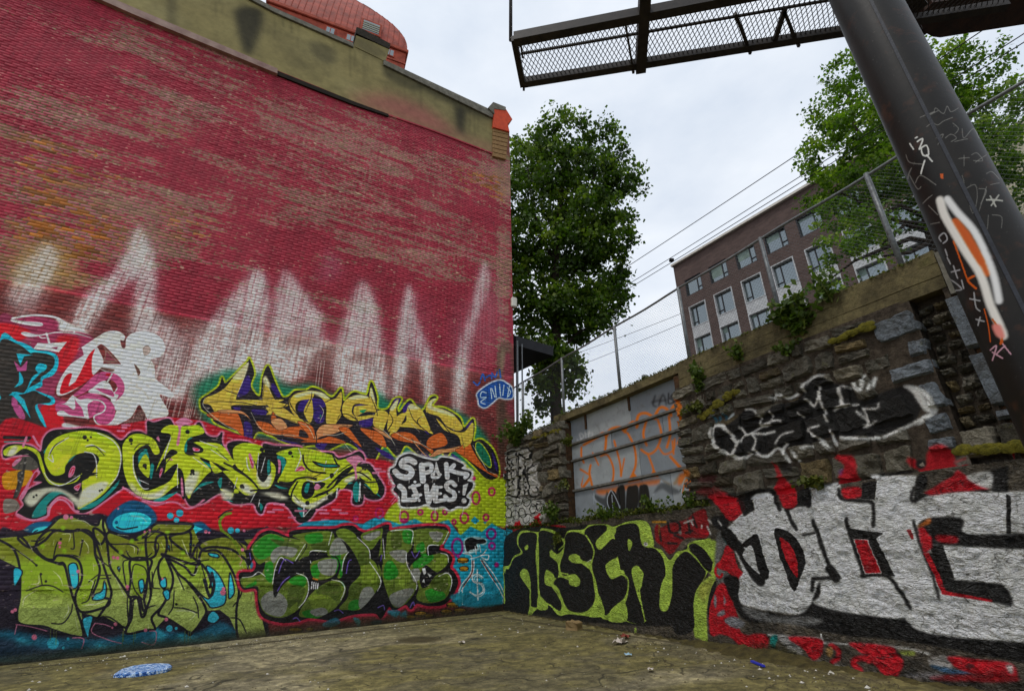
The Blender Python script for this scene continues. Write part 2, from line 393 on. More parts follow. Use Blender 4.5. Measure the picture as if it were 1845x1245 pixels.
    P('9aa51c', SIL, out='9aa51c', w=34, ob=4); P('191519', SIL)
    pu = '2c1a5e'
    for q in ('440 420 480 300 540 230 560 330 520 400', '740 330 770 310 830 410 790 420', '400 515 470 520 440 560', '570 540 690 545 690 590 600 590', '500 650 570 690 565 860 510 840',
              '1000 480 1060 440 1200 450 1220 520 1000 560', '1480 520 1560 490 1640 540 1500 580', '1540 640 1660 620 1640 690 1550 690', '1120 570 1200 540 1220 640 1150 660', '780 800 930 830 1000 850 900 840', '1140 860 1260 810 1230 880 1200 910',
              '1460 800 1540 880 1620 980 1560 930', '1680 880 1800 930 1850 990 1760 960', '2090 920 2180 960 2160 1000', '1850 450 1910 450 1840 560', '1930 520 1990 480 1950 600', '2360 930 2450 990 2420 1010', '2730 920 2780 1040 2770 1090', '2300 655 2380 670 2330 690', '2500 690 2555 640 2530 720', '2090 690 2160 740 2150 760'):
        P(pu, q)
    ye, yl = 'b79d3c', 'cbbf90'
    Y = ['130 480 160 430 240 400 330 340 420 230 535 120 500 260 440 400 430 450 480 450 690 455 860 450 690 500 400 500 390 560 280 550 250 590 195 500',
         '665 420 690 250 720 330 760 420 800 470 900 500 800 530 740 520 680 470', '700 520 840 520 960 600 1080 660 1100 700 960 660 800 600 700 590 720 560',
         '905 450 960 400 1080 370 1130 380 1110 440 1000 460 960 520 1000 620 1080 680 980 620 920 540', '1040 540 1100 440 1120 520 1120 600 1090 660 1050 600',
         '1120 375 1200 390 1280 450 1370 560 1370 600 1330 660 1300 720 1240 660 1240 520 1200 440', '1280 460 1330 430 1375 380 1380 470 1350 560',
         '1385 510 1430 440 1530 410 1620 430 1690 500 1690 560 1600 560 1520 600 1640 590 1690 600 1500 640 1480 560 1500 510 1620 500 1500 490 1470 560 1500 640 1400 600',
         '1630 430 1645 340 1680 470 1690 540', '1690 560 1760 550 1800 590 1770 680 1740 740 1680 700 1660 650',
         '1810 560 1850 480 1890 450 1870 540 1880 620 1900 690 1800 740 1790 660', '1880 600 1960 560 1990 520 1900 700 1830 780 1810 760',
         '1960 560 2000 490 2090 530 2140 620 2180 720 2200 760 2100 720 2000 700 1900 690 1960 640', '2140 560 2160 470 2230 440 2190 500 2310 545 2400 600 2470 700 2420 730 2330 690 2290 650 2250 600',
         '2230 620 2300 680 2380 730 2480 740 2550 660 2570 700 2550 820 2500 800 2460 880 2440 800 2400 760 2300 720']
    for q in Y: P(ye, q)
    for q in ('400 250 535 120 500 250 440 270', '670 260 700 240 740 340 690 320', '960 410 1100 372 1130 390 980 430', '1130 380 1200 385 1270 445 1150 410', '1440 440 1540 405 1620 430 1480 450', '1635 410 1645 340 1680 470', '1810 540 1850 480 1890 450 1850 540', '1970 530 2000 490 2080 530 2000 540', '2150 520 2180 460 2230 440 2190 510 2320 550 2400 600 2240 560'):
        P(yl, q, blur=6)
    og, ol = 'b05420', 'c07f52'
    O = ['160 590 250 560 420 560 480 660 495 780 420 720 300 660', '270 545 430 545 520 580 600 700 560 640 480 580 300 570', '600 650 720 660 800 710 960 690 1080 700 1130 800 1010 720 980 800 860 770 700 760',
         '980 650 1080 670 1130 720 1130 840 1000 800 860 780 900 760 1080 790', '1150 740 1200 680 1300 670 1480 680 1400 720 1300 760 1180 790 1130 830', '1350 710 1430 700 1500 780 1560 880 1440 790', '1540 710 1640 720 1740 760 1780 880 1660 820', '1650 700 1720 720 1830 790 1800 800',
         '1820 770 1900 740 2020 760 2110 860 2200 900 2190 940 2090 860 1900 820', '2170 790 2280 750 2330 850 2200 890 2140 860', '2010 800 2060 880 2150 960 2240 900 2340 890 2480 860 2440 910 2300 930 2160 960', '2440 880 2520 820 2560 900 2620 1000 2700 1100 2780 1120 2770 1150 2640 1080 2500 980 2400 910',
         '760 560 800 640 740 640', '740 640 830 620 890 700 800 720', '1280 780 1420 840 1200 840 1000 830 1200 800']
    for i, q in enumerate(O): P(ol if i % 3 == 1 else og, q, out='201512', w=4)
    P(og, '2460 900 2520 850 2560 960 2620 1040 2560 1010'); P(ye, '2470 880 2500 760 2560 700 2550 820 2520 860')
    P('0f5f44', '2590 840 2640 850 2710 960 2720 1060 2640 1000 2590 920', out='9aa51c', w=8)
    for q in ('1540 550 1600 540 1570 570', '1185 580 1195 600 1185 610'): P('127a4c', q)
    # black and white calligraphic lines
    for q in ('280 340 430 400 680 440 880 430', '190 470 420 470 560 490 700 530', '400 510 560 560 640 590 760 590 860 620 980 660', '960 390 910 460 960 560 1080 680', '1110 380 1100 450 1050 560', '1120 540 1180 510 1215 570 1180 640 1130 650', '1385 470 1375 560 1400 620', '1500 490 1480 560 1520 640', '1340 640 1360 590 1420 580 1500 620 1530 660 1460 690 1380 680', '1500 680 1560 760 1640 860', '1800 560 1840 640 1790 740 1820 800', '1980 520 2020 620 2100 700 2180 760', '2150 560 2200 640 2170 740', '2240 600 2330 720 2400 790 2410 830', '2460 780 2480 880', '560 780 600 700 560 620', '1120 620 1150 780 1150 860', '2570 640 2560 860', '340 700 240 640 160 560', '690 270 670 420', '1220 480 1280 450 1360 430', '1700 600 1690 540 1640 420', '900 460 850 520 740 530', '2100 600 2060 640 2090 700'):
        S('1a1517', q, 9, taper=.6)
    for q in ('150 430 130 500 200 580 330 680 440 730', '540 110 500 250 440 400', '700 260 740 400', '560 560 640 700 760 760 900 770 1000 780', '1000 660 1080 700 1130 800', '1180 500 1215 560 1180 650', '1220 760 1320 770 1420 740', '1400 840 1500 950 1640 1000', '1720 700 1800 770 1860 860', '1840 730 1960 800 2100 850 2180 900', '2560 860 2640 1000 2690 1090', '2000 660 2080 740', '2700 1090 2790 1140'):
        S('d6cfb8', q, 6, taper=.5, op=.85)

    # ---- red field and lime letters below
    Z(20, 740, 5)
    rd = '9c1220'
    P(rd, '-100 130 320 150 480 180 700 130 940 130 1200 90 1420 60 1700 90 1850 140 2100 230 2400 300 2800 380 3100 420 3300 440 3420 470 3560 640 3540 960 3300 1000 2700 1040 2300 1050 1850 1060 1500 1000 700 1100 -100 1100', blur=4)
    P('b0141f', '1000 700 1500 820 1850 900 2200 950 1700 980 1100 850', blur=20, op=.7)
    pk, tl = 'c4708a', '16756f'
    LB = '-60 330 30 300 180 320 270 370 300 250 380 180 560 170 700 160 860 190 990 270 1080 200 1160 190 1230 210 1230 100 1290 110 1420 75 1480 150 1560 130 1640 150 1700 110 1760 220 1860 240 1900 200 1900 300 2000 440 1950 320 2000 280 2120 280 2180 310 2260 350 2280 300 2380 320 2600 330 2620 400 2720 380 2880 380 2920 410 2960 430 3060 400 3140 370 3180 440 3100 500 3220 480 3300 590 3360 700 3320 790 3200 780 3180 700 3160 830 3080 830 3080 720 2960 700 2900 800 2760 880 2700 960 2640 1000 2580 990 2500 870 2400 820 2300 830 2260 920 2220 900 2180 830 2000 830 1900 740 1800 780 1740 820 1620 850 1560 770 1460 730 1340 810 1180 780 1040 690 960 720 700 900 590 900 560 820 440 760 330 860 310 950 190 970 60 930 120 850 100 780 180 700 290 640 180 620 250 560 240 480 160 400 30 400 -60 420'
    P(pk, LB, out=pk, w=44, ob=4); P('141312', LB, out='141312', w=10)
    # teal shadows
    for q in ('300 360 400 250 480 220 380 290 310 380', '190 960 240 850 350 740 440 720 520 770 440 750 330 840 310 930', '640 860 800 790 960 640 980 620 940 700 760 860 620 890', '490 570 500 470 590 390 500 500', '790 420 840 450 850 560 780 700 820 560', '1140 430 1160 360 1230 350 1150 440', '1150 600 1210 680 1160 650', '1260 490 1290 500 1260 620', '1310 540 1400 400 1410 420 1340 510', '1280 810 1400 760 1500 730 1380 810', '1500 540 1550 560 1560 640', '1560 350 1570 260 1640 240 1600 270 1580 370', '1660 430 1790 480 1830 520 1700 470', '1640 740 1720 650 1830 640 1720 680', '1780 340 1850 330 1900 300 1880 340 1800 360', '1900 800 2000 820 1960 800', '2100 540 2180 380 2200 450 2160 560', '2290 540 2310 430 2330 470 2320 560', '2380 420 2440 400 2480 480 2450 600 2420 640 2440 500', '2370 660 2420 680 2500 700 2420 700', '2610 520 2700 470 2680 500', '2770 460 2880 470 2830 490', '2660 680 2700 670 2690 760', '2740 640 2800 680 2760 680', '2580 870 2640 900 2620 960', '2240 830 2270 860 2250 900', '2960 700 3010 640 3080 650 3000 670', '3130 660 3150 660 3120 820', '3180 660 3260 700 3330 780', '1860 640 1900 600 1890 700'):
        P(tl, q)
    lm = 'a3b023'; L = []
    L.append('-60 350 30 310 170 325 250 370 290 480 330 600 420 650 560 640 640 560 600 630 520 660 400 670 330 640 270 520 230 400 120 340 20 400 -60 400')
    L.append('300 400 360 280 480 210 640 180 760 190 900 240 985 340 985 500 940 620 820 760 680 850 600 880 640 740 640 640 700 600 780 480 790 420 720 375 600 390 520 450 480 560 380 580 320 500')
    L.append('1010 300 1080 220 1180 210 1290 260 1340 370 1290 390 1240 310 1180 320 1110 390 1110 520 1160 660 1220 720 1340 680 1440 620 1520 470 1520 640 1460 690 1340 780 1200 790 1080 700 1020 560 1005 400')
    L.append('1380 360 1440 220 1350 190 1420 130 1560 140 1690 130 1740 200 1600 250 1560 350 1600 400 1760 400 1990 460 1880 480 1700 420 1800 530 1760 580 1640 720 1600 790 1540 640 1490 480 1340 600 1300 600 1320 500')
    L.append('1640 300 1820 300 1900 350 2020 470 1900 500 1790 420 1830 560 1960 540 2150 640 2220 720 2120 760 2020 700 1990 780 1880 700 2000 740 2050 720 1920 560')
    L.append('2000 400 2010 330 2100 290 2240 310 2280 350 2300 420 2380 500 2370 620 2320 700 2220 690 2100 560 2030 500')
    L.append('2390 380 2600 330 2620 420 2580 560 2700 540 2830 540 2740 480 2650 480 2650 400 2880 400 2920 480 2960 500 2960 580 2860 660 2740 720 2660 760 2600 700 2620 650 2720 620 2760 600 2600 620 2500 640 2400 640 2440 560 2480 440')
    L.append('2560 640 2620 600 2740 620 2700 700 2640 700 2680 780 2800 760 2900 700 3000 600 3120 500 3260 590 3220 620 3140 540 3060 580 2980 660 2900 740 2780 800 2700 880 2560 830 2500 740')
    L.append('2620 335 2880 395 2920 425 2960 445 3050 420 3130 410 3150 460 3050 520 2950 600 2890 690 2760 750 2690 790 2610 760 2570 700 2650 640 2800 600 2740 560 2630 580 2570 540 2600 440')
    L.append('2960 650 3080 530 3190 520 3270 600 3310 700 3280 750 3220 680 3140 610 3060 630 2980 710'); L.append('1880 300 2000 450 2000 520 2120 600 2220 700 2180 740 2080 700 2060 600 1900 500 1780 430 1640 380 1660 300')
    for q in L: P(lm, q, out='e0dcc8' if 0 else None)
    for q in ('400 230 640 190 860 230 960 330 800 260 560 230', '1040 270 1160 220 1280 270 1180 250', '1440 160 1680 140 1720 190 1580 200', '2050 320 2220 310 2270 360 2120 340', '2660 410 2860 410 2900 460 2760 440', '2420 390 2590 345 2600 420 2480 430', '1640 310 1800 310 1960 420 1780 340'):
        P('98b61c', q, blur=14, over=(lm,))
    for q in ('640 720 800 640 880 660 760 790 620 860', '1080 640 1180 740 1340 720 1420 650 1350 780 1180 780 1080 700', '2100 650 2200 720 2160 760 2060 700', '2520 740 2600 800 2700 850 2840 770 2720 880 2580 840', '130 780 200 720 400 690 560 760 640 840 600 870 480 750 330 740 200 860 130 830', '2220 580 2340 560 2330 680 2240 680', '3000 620 3160 560 3240 600 3140 590 3040 650', '1540 700 1620 560 1700 560 1620 760', '1900 700 2000 740 1980 800 1900 790', '20 320 60 330 30 400 -40 400', '2240 740 2400 740 2500 790 2420 800 2300 760'):
        P('c6c3ab', q, blur=10, op=.92)
    for q in ('360 560 460 420 560 400 460 480', '1100 600 1180 520 1260 560 1160 600', '660 440 780 500 740 600 680 560', '2180 520 2300 560 2280 620 2200 600', '2700 560 2820 560 2760 640 2680 620', '3020 560 3120 520 3180 560 3060 590'):
        P('bfae38', q, blur=18, op=.8, over=(lm, '98b61c'))
    # dark eyes of the letters
    for q in ('500 600 490 500 560 440 600 500 590 580 540 610', '1130 520 1140 400 1200 350 1250 430 1240 620 1270 640 1320 520 1390 410 1380 560 1270 690 1190 690', '1590 270 1720 330 1720 375 1620 370', '1500 530 1550 560 1570 760 1540 780', '2210 480 2260 370 2330 420 2330 540 2280 640 2230 600', '2660 730 2640 680 2700 640 2730 670 2700 740', '640 610 780 560 640 570', '2740 640 2830 650 2800 700 2740 700', '1440 350 1500 380 1380 440'):
        P('161514', q)
    for q in ('520 560 550 500 580 505 560 580 520 600', '1335 580 1350 520 1370 525 1345 600', '1640 330 1700 345 1690 365 1645 360', '1530 610 1545 620 1555 760 1535 750', '565 690 630 650 605 720', '1410 440 1440 430 1460 445', '2140 400 2160 390 2190 480 2170 520', '2400 440 2430 460 2420 560 2395 540', '2555 545 2610 495 2650 530', '1310 250 1330 230 1340 280', '2745 660 2790 680 2750 715'):
        P(pk, q)
    for q in ('530 560 550 520 570 520 550 570', '1340 570 1355 540', '1655 340 1690 350 1660 355', '2150 420 2175 490', '2575 540 2620 510 2635 525', '580 690 615 675 600 700'):
        c.S(rd, q, 8)
    P(tl, '1145 430 1165 380 1220 355 1240 430 1160 480'); P(tl, '2310 460 2330 450 2335 560 2310 570'); P(tl, '1260 480 1285 490 1270 600 1250 580'); P(lm, '1150 480 1210 390 1250 470 1240 600 1170 540')
    for q in ('340 410 380 330 520 240', '330 420 380 460 370 400', '670 320 740 310 850 370', '660 370 740 390 770 470 770 600', '780 200 920 270 990 400 960 580 880 680', '1100 400 1110 560 1180 690 1240 700', '1440 240 1400 360 1380 430', '1700 270 1860 330', '1800 350 1960 450', '1640 420 1780 520', '1500 480 1500 690', '2230 380 2215 590', '2290 420 2250 560', '2120 420 2130 500 2150 540', '2840 450 2820 540', '2590 340 2610 420 2560 540', '3140 660 3150 780', '2660 620 2760 640 2880 590 2950 520', '1150 620 1240 660', '300 560 360 640 460 670 620 580', '2200 740 2160 820', '2040 600 2010 700', '2240 800 2230 860', '2700 880 2640 950'):
        S('dcd8cb', q, 11, taper=.4)
    for q in ('480 260 400 310 350 390', '680 330 760 320 840 400', '1110 350 1160 300 1250 300', '650 590 700 565 780 560', '650 610 700 585 780 580', '1380 500 1480 360', '1850 350 1960 450', '2940 560 3060 480 3140 490', '3080 660 3100 820', '2190 450 2220 540', '2250 560 2330 560 2340 500', '2800 560 2720 600', '2550 760 2600 820', '2100 520 2080 550', '2960 640 3000 600 3160 540'):
        S('1a1a18', q, 9, taper=.3)
    Z(340, 740, 5)
    for q, ww in (('780 390 800 500 780 620 740 700', 18), ('320 470 460 540 560 620 620 690', 16), ('1250 690 1350 590 1420 530 1520 490 1610 500 1670 600', 18), ('1370 620 1440 570 1540 555 1640 620', 14), ('1030 400 1040 470 1100 540 1230 560', 16), ('820 640 920 650 980 610 1080 600 1150 620', 16), ('920 840 930 740 980 640', 14), ('1300 400 1330 470 1360 500', 14), ('560 720 700 710 820 720 910 770', 16), ('1700 640 1600 640 1540 600', 12)): S('161514', q, ww)
    P('161514', '1115 450 1215 475 1330 480 1355 510 1230 515 1150 490'); P(tl, '1150 470 1215 485 1330 490 1330 500 1230 505'); P('161514', '1015 730 1035 650 1090 635 1135 690 1120 760 1065 795 1030 780'); P(tl, '1040 720 1060 660 1090 655 1070 740'); P(pk, '1130 690 1160 655 1185 690 1150 715')
    P('c9c6b0', '940 800 1000 820 1100 830 1200 790 1300 720 1260 790 1120 850 1020 860', blur=8, op=.9); S('dcd8cb', '1340 700 1330 780', 12); S('dcd8cb', '1040 860 1035 950', 12); P(tl, '1480 690 1520 640 1525 810 1490 800'); S('dcd8cb', '1545 650 1535 810', 12)
    Z(20, 740, 5)
    D('161514', '665 240 1080 265 1590 190 1205 495 1635 545 655 445 2260 350 2515 380 2080 680 2890 580 2870 775 2670 830', 20); D('161514', '720 238 690 266 1085 298 1215 518 1620 570 1645 568 800 720 820 712 205 776 230 760 2535 410 2095 690 2885 600 2850 745 3170 520 3190 528', 10)
    P(pk, '1480 100 1560 60 1640 100 1600 120 1540 140 1530 180 1515 300 1490 300 1510 180 1500 130', sm=1); P(pk, '3020 430 3120 400 3180 450 3130 470 3110 520 3120 600 3100 620 3090 520 3050 470')
    for x, y, l in ((1000, 130, 70), (960, 180, 60), (1000, 150, 40), (2370, 840, 90), (2360, 890, 90), (2310, 910, 60), (2560, 900, 100), (2750, 890, 90), (2780, 920, 80), (2900, 890, 70), (2960, 920, 70), (3270, 520, 60), (3300, 545, 70), (3260, 560, 50), (2500, 960, 60), (2800, 980, 60)):
        S(pk, [(x, y), (x + l, y + 2)], 18, sm=0, op=.9)
    for i in range(9): D(pk, [(1010 + i * 20, 690 + i * 14 - (i > 5) * (i - 5) * 6)], 11)
    S(pk, '340 940 360 860 430 800 500 820 560 890 610 905', 18); S(pk, '1180 810 1300 850 1420 820 1500 830 1580 880 1660 860 1740 800', 18, blur=3); S(pk, '60 930 190 985 320 950', 16)
    # corner detail: padlock and chain
    P('4a463e', '20 470 60 430 160 410 230 460 240 520 140 540 20 520'); P('b37c14', '-60 560 180 540 170 640 60 700 -60 700'); P('3e3a35', '60 560 120 540 110 640 60 780 30 770 60 660'); S('2c2926', '130 430 110 560 80 620 60 690 30 780', 22); D('77726a', '125 470 100 560 85 640 50 720', 10)
    P(pk, '10 480 50 440 100 430 30 500', sm=1); P(pk, '220 540 265 560 190 640 140 740 100 800 70 790 120 700', sm=1); P('8f1d2c', '215 560 240 570 160 690'); S('141312', '-60 240 170 245', 30); S(tl, '-60 280 160 270', 10); S(pk, '200 230 240 300 270 330', 20); S(pk, '140 240 110 320', 22)
    P('6e665c', '-60 800 40 800 80 860 50 900 -60 920')

    # ---- cyan edge, yellow-green field with rings
    Z(600, 800, 5)
    P('8e9f1a', '520 560 700 500 1100 500 1150 170 1260 230 1400 330 1500 310 1560 330 1560 720 1480 740 1340 800 1150 840 1060 720 500 730', blur=4)
    P('9aa81e', '1250 420 1500 400 1500 640 1250 640', blur=30, op=.6)
    cyn = '167f94'
    P(cyn, '-350 760 -250 700 -130 690 0 680 100 680 200 710 270 720 330 680 440 640 470 680 520 690 600 720 740 670 810 710 900 720 1040 680 1120 790 1150 820 1240 740 1340 790 1430 710 1490 750 1560 780 1560 1300 1040 1300 1000 900 1000 760 500 760 0 800', blur=3, sm=0); P(cyn, '1040 1200 1560 1200 1540 1420 1400 1480 1180 1460 1040 1420', blur=8, grain=.6)
    P(cyn, '-1300 950 -1240 900 -1180 860 -1100 840 -1040 880 -1000 940 -900 960 -950 1000 -1280 1000', sm=0)
    P(cyn, '1240 690 1275 650 1320 690 1280 720', sm=0); P(cyn, '1350 700 1390 690 1370 720', sm=0)
    mg = '96164f'
    for x, y, rx, ry in ((640, 655, 38, 52), (787, 613, 22, 22), (915, 648, 28, 42), (1008, 612, 18, 22), (1183, 665, 36, 46), (1090, 700, 16, 20), (1378, 660, 24, 28), (1430, 428, 27, 34), (1287, 485, 34, 56), (1268, 308, 10, 14), (418, 620, 34, 46), (205, 668, 18, 20)):
        t = np.linspace(0, 2 * pi, 13)[:-1]; S(mg, (np.stack([x + rx * np.cos(t), y + ry * np.sin(t)], 1), 1), 17, sm=0, blur=2)
    P(mg, '610 670 675 670 660 705 620 705')
    for x, y, rx, ry in ((1120, 925, 48, 76), (1425, 808, 40, 46), (1432, 916, 26, 28), (1473, 1086, 12, 14)):
        t = np.linspace(0, 2 * pi, 13)[:-1]; S('7b1b66', (np.stack([x + rx * np.cos(t), y + ry * np.sin(t)], 1), 1), 20, sm=0, blur=3)
    S('7b1b66', '1120 1000 1140 1030', 24); D(mg, '1473 1086', 10)
    # white two-line tag on black
    TG = '560 200 600 120 690 85 760 110 830 130 930 150 980 120 1060 130 1130 160 1180 190 1160 220 1245 250 1235 300 1210 330 1260 350 1250 400 1200 470 1230 500 1200 560 1120 560 1050 590 1000 560 900 570 840 540 760 560 620 560 600 480 545 420 560 370 520 300 515 230'
    P('c8c4bf', TG, out='c8c4bf', w=44, ob=8); P('171415', TG)
    w1 = 'c2beba'
    S(w1, '735 165 690 140 635 150 620 190 690 220 710 260 670 300 600 285 560 245', 54); S(w1, '800 190 810 330', 56); S(w1, '800 190 880 185 880 240 820 260', 40); P('171415', '830 215 855 210 850 235 830 240', sm=0)
    P(w1, '930 160 960 250 980 270 950 310 890 310 880 270 910 240'); P('171415', '925 250 945 285 915 285', sm=0); P('171415', '940 180 985 175 965 215', sm=0)
    S(w1, '1020 180 1030 300', 44); S(w1, '1090 190 1040 240', 40); S(w1, '1040 230 1130 260 1210 270 1190 300', 38)
    S(w1, '600 380 640 420 640 500', 50); S(w1, '630 505 740 500', 40); S(w1, '720 380 760 470', 44); S(w1, '690 390 780 365', 28); S(w1, '720 465 790 455', 28); D(w1, '775 505', 15); D(w1, '738 340', 14)
    P(w1, '820 370 860 365 870 430 900 360 920 370 880 540 840 530'); S(w1, '930 390 920 500', 46); S(w1, '930 390 980 385', 26); S(w1, '920 450 970 445', 26); S(w1, '920 515 1010 500', 36)
    S(w1, '1100 370 1060 340 1020 370 1040 410 1090 440 1090 490 1040 500 1010 470', 42); P(w1, '1170 370 1220 350 1190 460 1165 460', sm=0); D(w1, '1180 510', 24); D(w1, '1135 430', 9)
    for q in ('690 290 685 350', '900 320 895 345', '1130 300 1130 335', '610 560 600 700', '920 580 918 640', '1180 570 1160 650'): S(w1, q, 8, op=.7)
    S('171415', '1050 530 1050 570', 12)
    for q in ('520 300 500 360 560 370 520 400', '540 420 580 470 530 540', '500 250 540 330', '560 470 520 520'): S('c46a80', q, 10, op=.8)

    # ---- bottom left: olive piece on dark blue
    Z(20, 920, 5)
    dkb = '0f2f3e'
    P('1b1420', '-120 240 60 180 300 130 430 40 700 30 830 30 1000 100 1300 90 1640 110 1900 190 2100 180 2300 160 2300 330 2300 900 2350 1250 2280 1330 1800 1400 1000 1300 -120 1300', blur=4)
    P('14586e', '-120 1080 400 1140 900 1140 1200 1060 1640 1100 1900 1000 2100 1180 1900 1300 900 1330 -120 1380', blur=16, grain=.6)
    for q in ('1500 1100 1750 1180 1600 1220', '1650 1180 1800 1130 1900 1160 1700 1230', '60 1140 200 1190 60 1230', '780 1180 900 1230 780 1240', '1300 1040 1400 1130 1300 1160'): P('2390a4', q, blur=12, op=.85, grain=.8)
    P('201625', '-120 1140 300 1230 700 1250 -120 1330', blur=20, op=.6)
    # bubbles of blue
    P('0d4868', '860 100 900 20 1000 -60 1100 -95 1220 -60 1300 20 1310 90 1240 150 1100 200 920 190', blur=4); P('30b2c6', '915 100 980 40 1120 10 1240 50 1260 110 1190 170 1060 195 940 160'); S('131820', '950 145 1000 165 1060 160 1140 145', 14); S('7fc9cf', '1085 45 1180 60 1220 100', 10); D('0d4868', '950 105', 16)
    P('0d4868', '120 170 200 110 300 95 380 110 360 170 280 230 180 200', blur=3); P('30b2c6', '190 190 240 150 340 140 365 160 300 210 240 240 200 220'); S('131820', '240 175 205 195 225 230', 10)
    P('0d4868', '1560 180 1640 110 1720 100 1780 150 1790 190 1640 190', blur=3); P('30b2c6', '1590 180 1650 130 1730 165 1680 190 1640 230 1620 190', sm=0)
    P('0c3550', '2110 340 2200 330 2280 430 2220 560 2130 600 2090 500', blur=5); P('1f6f8c', '2130 480 2190 440 2240 520 2180 590', blur=6); P('37a7bb', '2065 520 2110 490 2130 560 2080 590', sm=0)
    ol1, ol2, ol3 = '696f1c', '7e9622', '93a24e'
    B = ['80 230 300 180 440 60 560 50 760 130 800 80 830 50 830 140 850 230 800 300 700 180 560 180 400 180 300 270 180 330 90 280',
         '80 230 180 330 300 430 420 470 480 480 520 640 560 780 600 900 650 1130 420 1080 300 1040 70 1000 80 780 80 520 20 340 -120 250 -60 220',
         '220 320 330 180 530 190 620 170 740 250 760 400 800 520 780 640 740 780 880 790 860 860 640 910 580 780 640 600 600 440 430 400 380 440 300 420',
         '740 170 850 230 880 420 900 520 980 640 1060 760 1080 800 1060 1020 1000 1040 830 960 770 990 900 780 880 640 830 480',
         '860 250 900 190 1100 260 1220 220 1320 110 1630 120 1560 200 1340 220 1300 300 1300 400 1200 440 1060 430 930 340',
         '1080 440 1260 440 1240 560 1200 780 1220 900 1180 950 1140 780 1060 770 1080 620',
         '1220 220 1380 210 1400 360 1330 480 1340 620 1400 760 1360 860 1270 960 1300 1060 1220 1070 1040 1100 1090 960 1090 820 1160 780 1200 900 1260 760 1240 560',
         '1370 390 1600 470 1700 480 1640 420 1430 250 1560 200 1620 210 1620 420 1700 280 1900 230 2000 250 2080 260 2140 340 2150 480 2090 420 1960 340 1740 340 1680 480 1640 580 1560 500 1400 420',
         '1390 400 1500 560 1600 650 1760 900 1640 1090 1600 1110 1560 1060 1400 960 1330 920 1420 760 1460 600',
         '1700 300 1850 230 2030 250 2130 320 2130 480 2170 640 2220 800 2290 1050 2310 1250 2120 1230 2040 1120 2030 900 2050 700 1960 480 1860 360 1740 360',
         '2060 260 2180 240 2260 220 2300 150 2320 180 2290 280 2200 320 2130 310']
    P(ol3, '-120 250 80 230 300 190 440 70 560 60 760 130 830 60 880 200 1100 265 1320 120 1630 130 1700 290 1900 235 2080 265 2200 250 2130 320 2150 480 2220 800 2290 1050 2310 1250 2120 1230 2040 1120 1970 960 1880 890 1760 900 1640 1090 1560 1060 1400 960 1300 1060 1040 1100 1000 1040 830 970 700 930 640 920 655 1130 420 1080 70 1000 80 520 -120 420', sm=0)
    P(ol1, '-120 240 300 180 440 60 760 120 880 200 1320 110 1640 120 1900 225 2300 170 2150 480 1640 460 1300 430 880 420 500 460 80 470 -120 420', blur=30, over=(ol3, ol1)); P(ol2, '80 440 600 440 1200 450 2100 450 2200 700 1500 660 800 700 90 720', blur=40, op=.7, over=(ol3, '879648', '75802f', '6b7526', ol1))
    for q in B: S('15121a', (smooth(c.pts(q), True), 1), 22, sm=0)
    def grad(q, col, bl=26, op=.9): P(col, q, blur=bl, op=op, over=(ol1, ol2, ol3, '73821c', '889b38'))
    grad('90 480 300 470 470 520 540 700 560 800 100 790', ol2); grad('90 760 560 780 600 960 640 1110 400 1060 90 990', ol3, 18, .8)
    grad('640 420 780 430 780 620 740 760 620 880 600 780 640 600', ol2, 16); grad('900 540 1040 760 1060 1000 850 950 820 940', ol3, 18, .85); grad('1100 450 1230 460 1200 760 1100 740', ol2, 14)
    grad('1260 500 1330 500 1380 800 1290 940 1240 1040 1060 1080 1100 860 1220 780', ol3, 18, .8); grad('1410 500 1560 640 1740 900 1600 1080 1400 950 1460 720', ol3, 18, .85); grad('1460 420 1560 520 1660 560 1700 480', ol2, 10)
    grad('2060 460 2150 560 2200 800 2280 1060 2290 1230 2130 1210 2050 1100 2060 800', ol3, 16, .85); grad('2060 460 2150 480 2160 640 2080 700', ol2, 12)
    
    # inner dark lines
    for q in ('20 330 160 430 230 490', '220 310 290 420 420 480 480 500 520 640 570 800 620 960 655 1130', '380 440 400 340 420 280', '560 180 570 330 540 340', '430 400 560 400 620 420', '620 400 640 300 640 260', '140 720 220 690 290 670 380 680 470 730', '280 660 265 570', '370 1010 470 1010 540 920 555 840', '640 830 700 800 740 680 760 620', '700 640 790 570', '800 580 900 580', '800 610 900 605', '740 250 770 400 880 500', '850 280 920 300 1060 300 1140 330 1140 390', '1040 360 1080 420 1200 430 1270 380', '1140 290 1320 290 1300 400 1210 450', '1060 440 1010 470 1030 640 1060 740', '1100 500 1130 480 1210 520 1230 640 1210 780 1180 790 1110 700 1090 600 1100 500', '1050 780 1050 860 1060 1000 1040 1040', '1110 820 1090 940', '1190 930 1240 870 1300 850', '1340 460 1290 560 1270 680 1340 700', '1400 400 1480 540 1560 710', '1470 870 1570 880 1690 920', '1640 770 1680 860 1690 960', '1470 720 1460 860 1420 930', '1430 250 1460 210 1560 200', '1440 260 1450 360', '1680 290 1670 460', '1700 440 1770 670', '1780 440 1560 480', '2030 260 2080 320 2140 420 2160 470', '2090 620 2070 760 2000 860', '1980 960 2060 980 2120 1100', '1270 550 1280 680', '1330 560 1390 700 1420 760', '820 950 900 960 1000 1030', '180 270 250 270 300 240', '1230 240 1340 160'):
        S('17141a', q, 13, taper=.25)
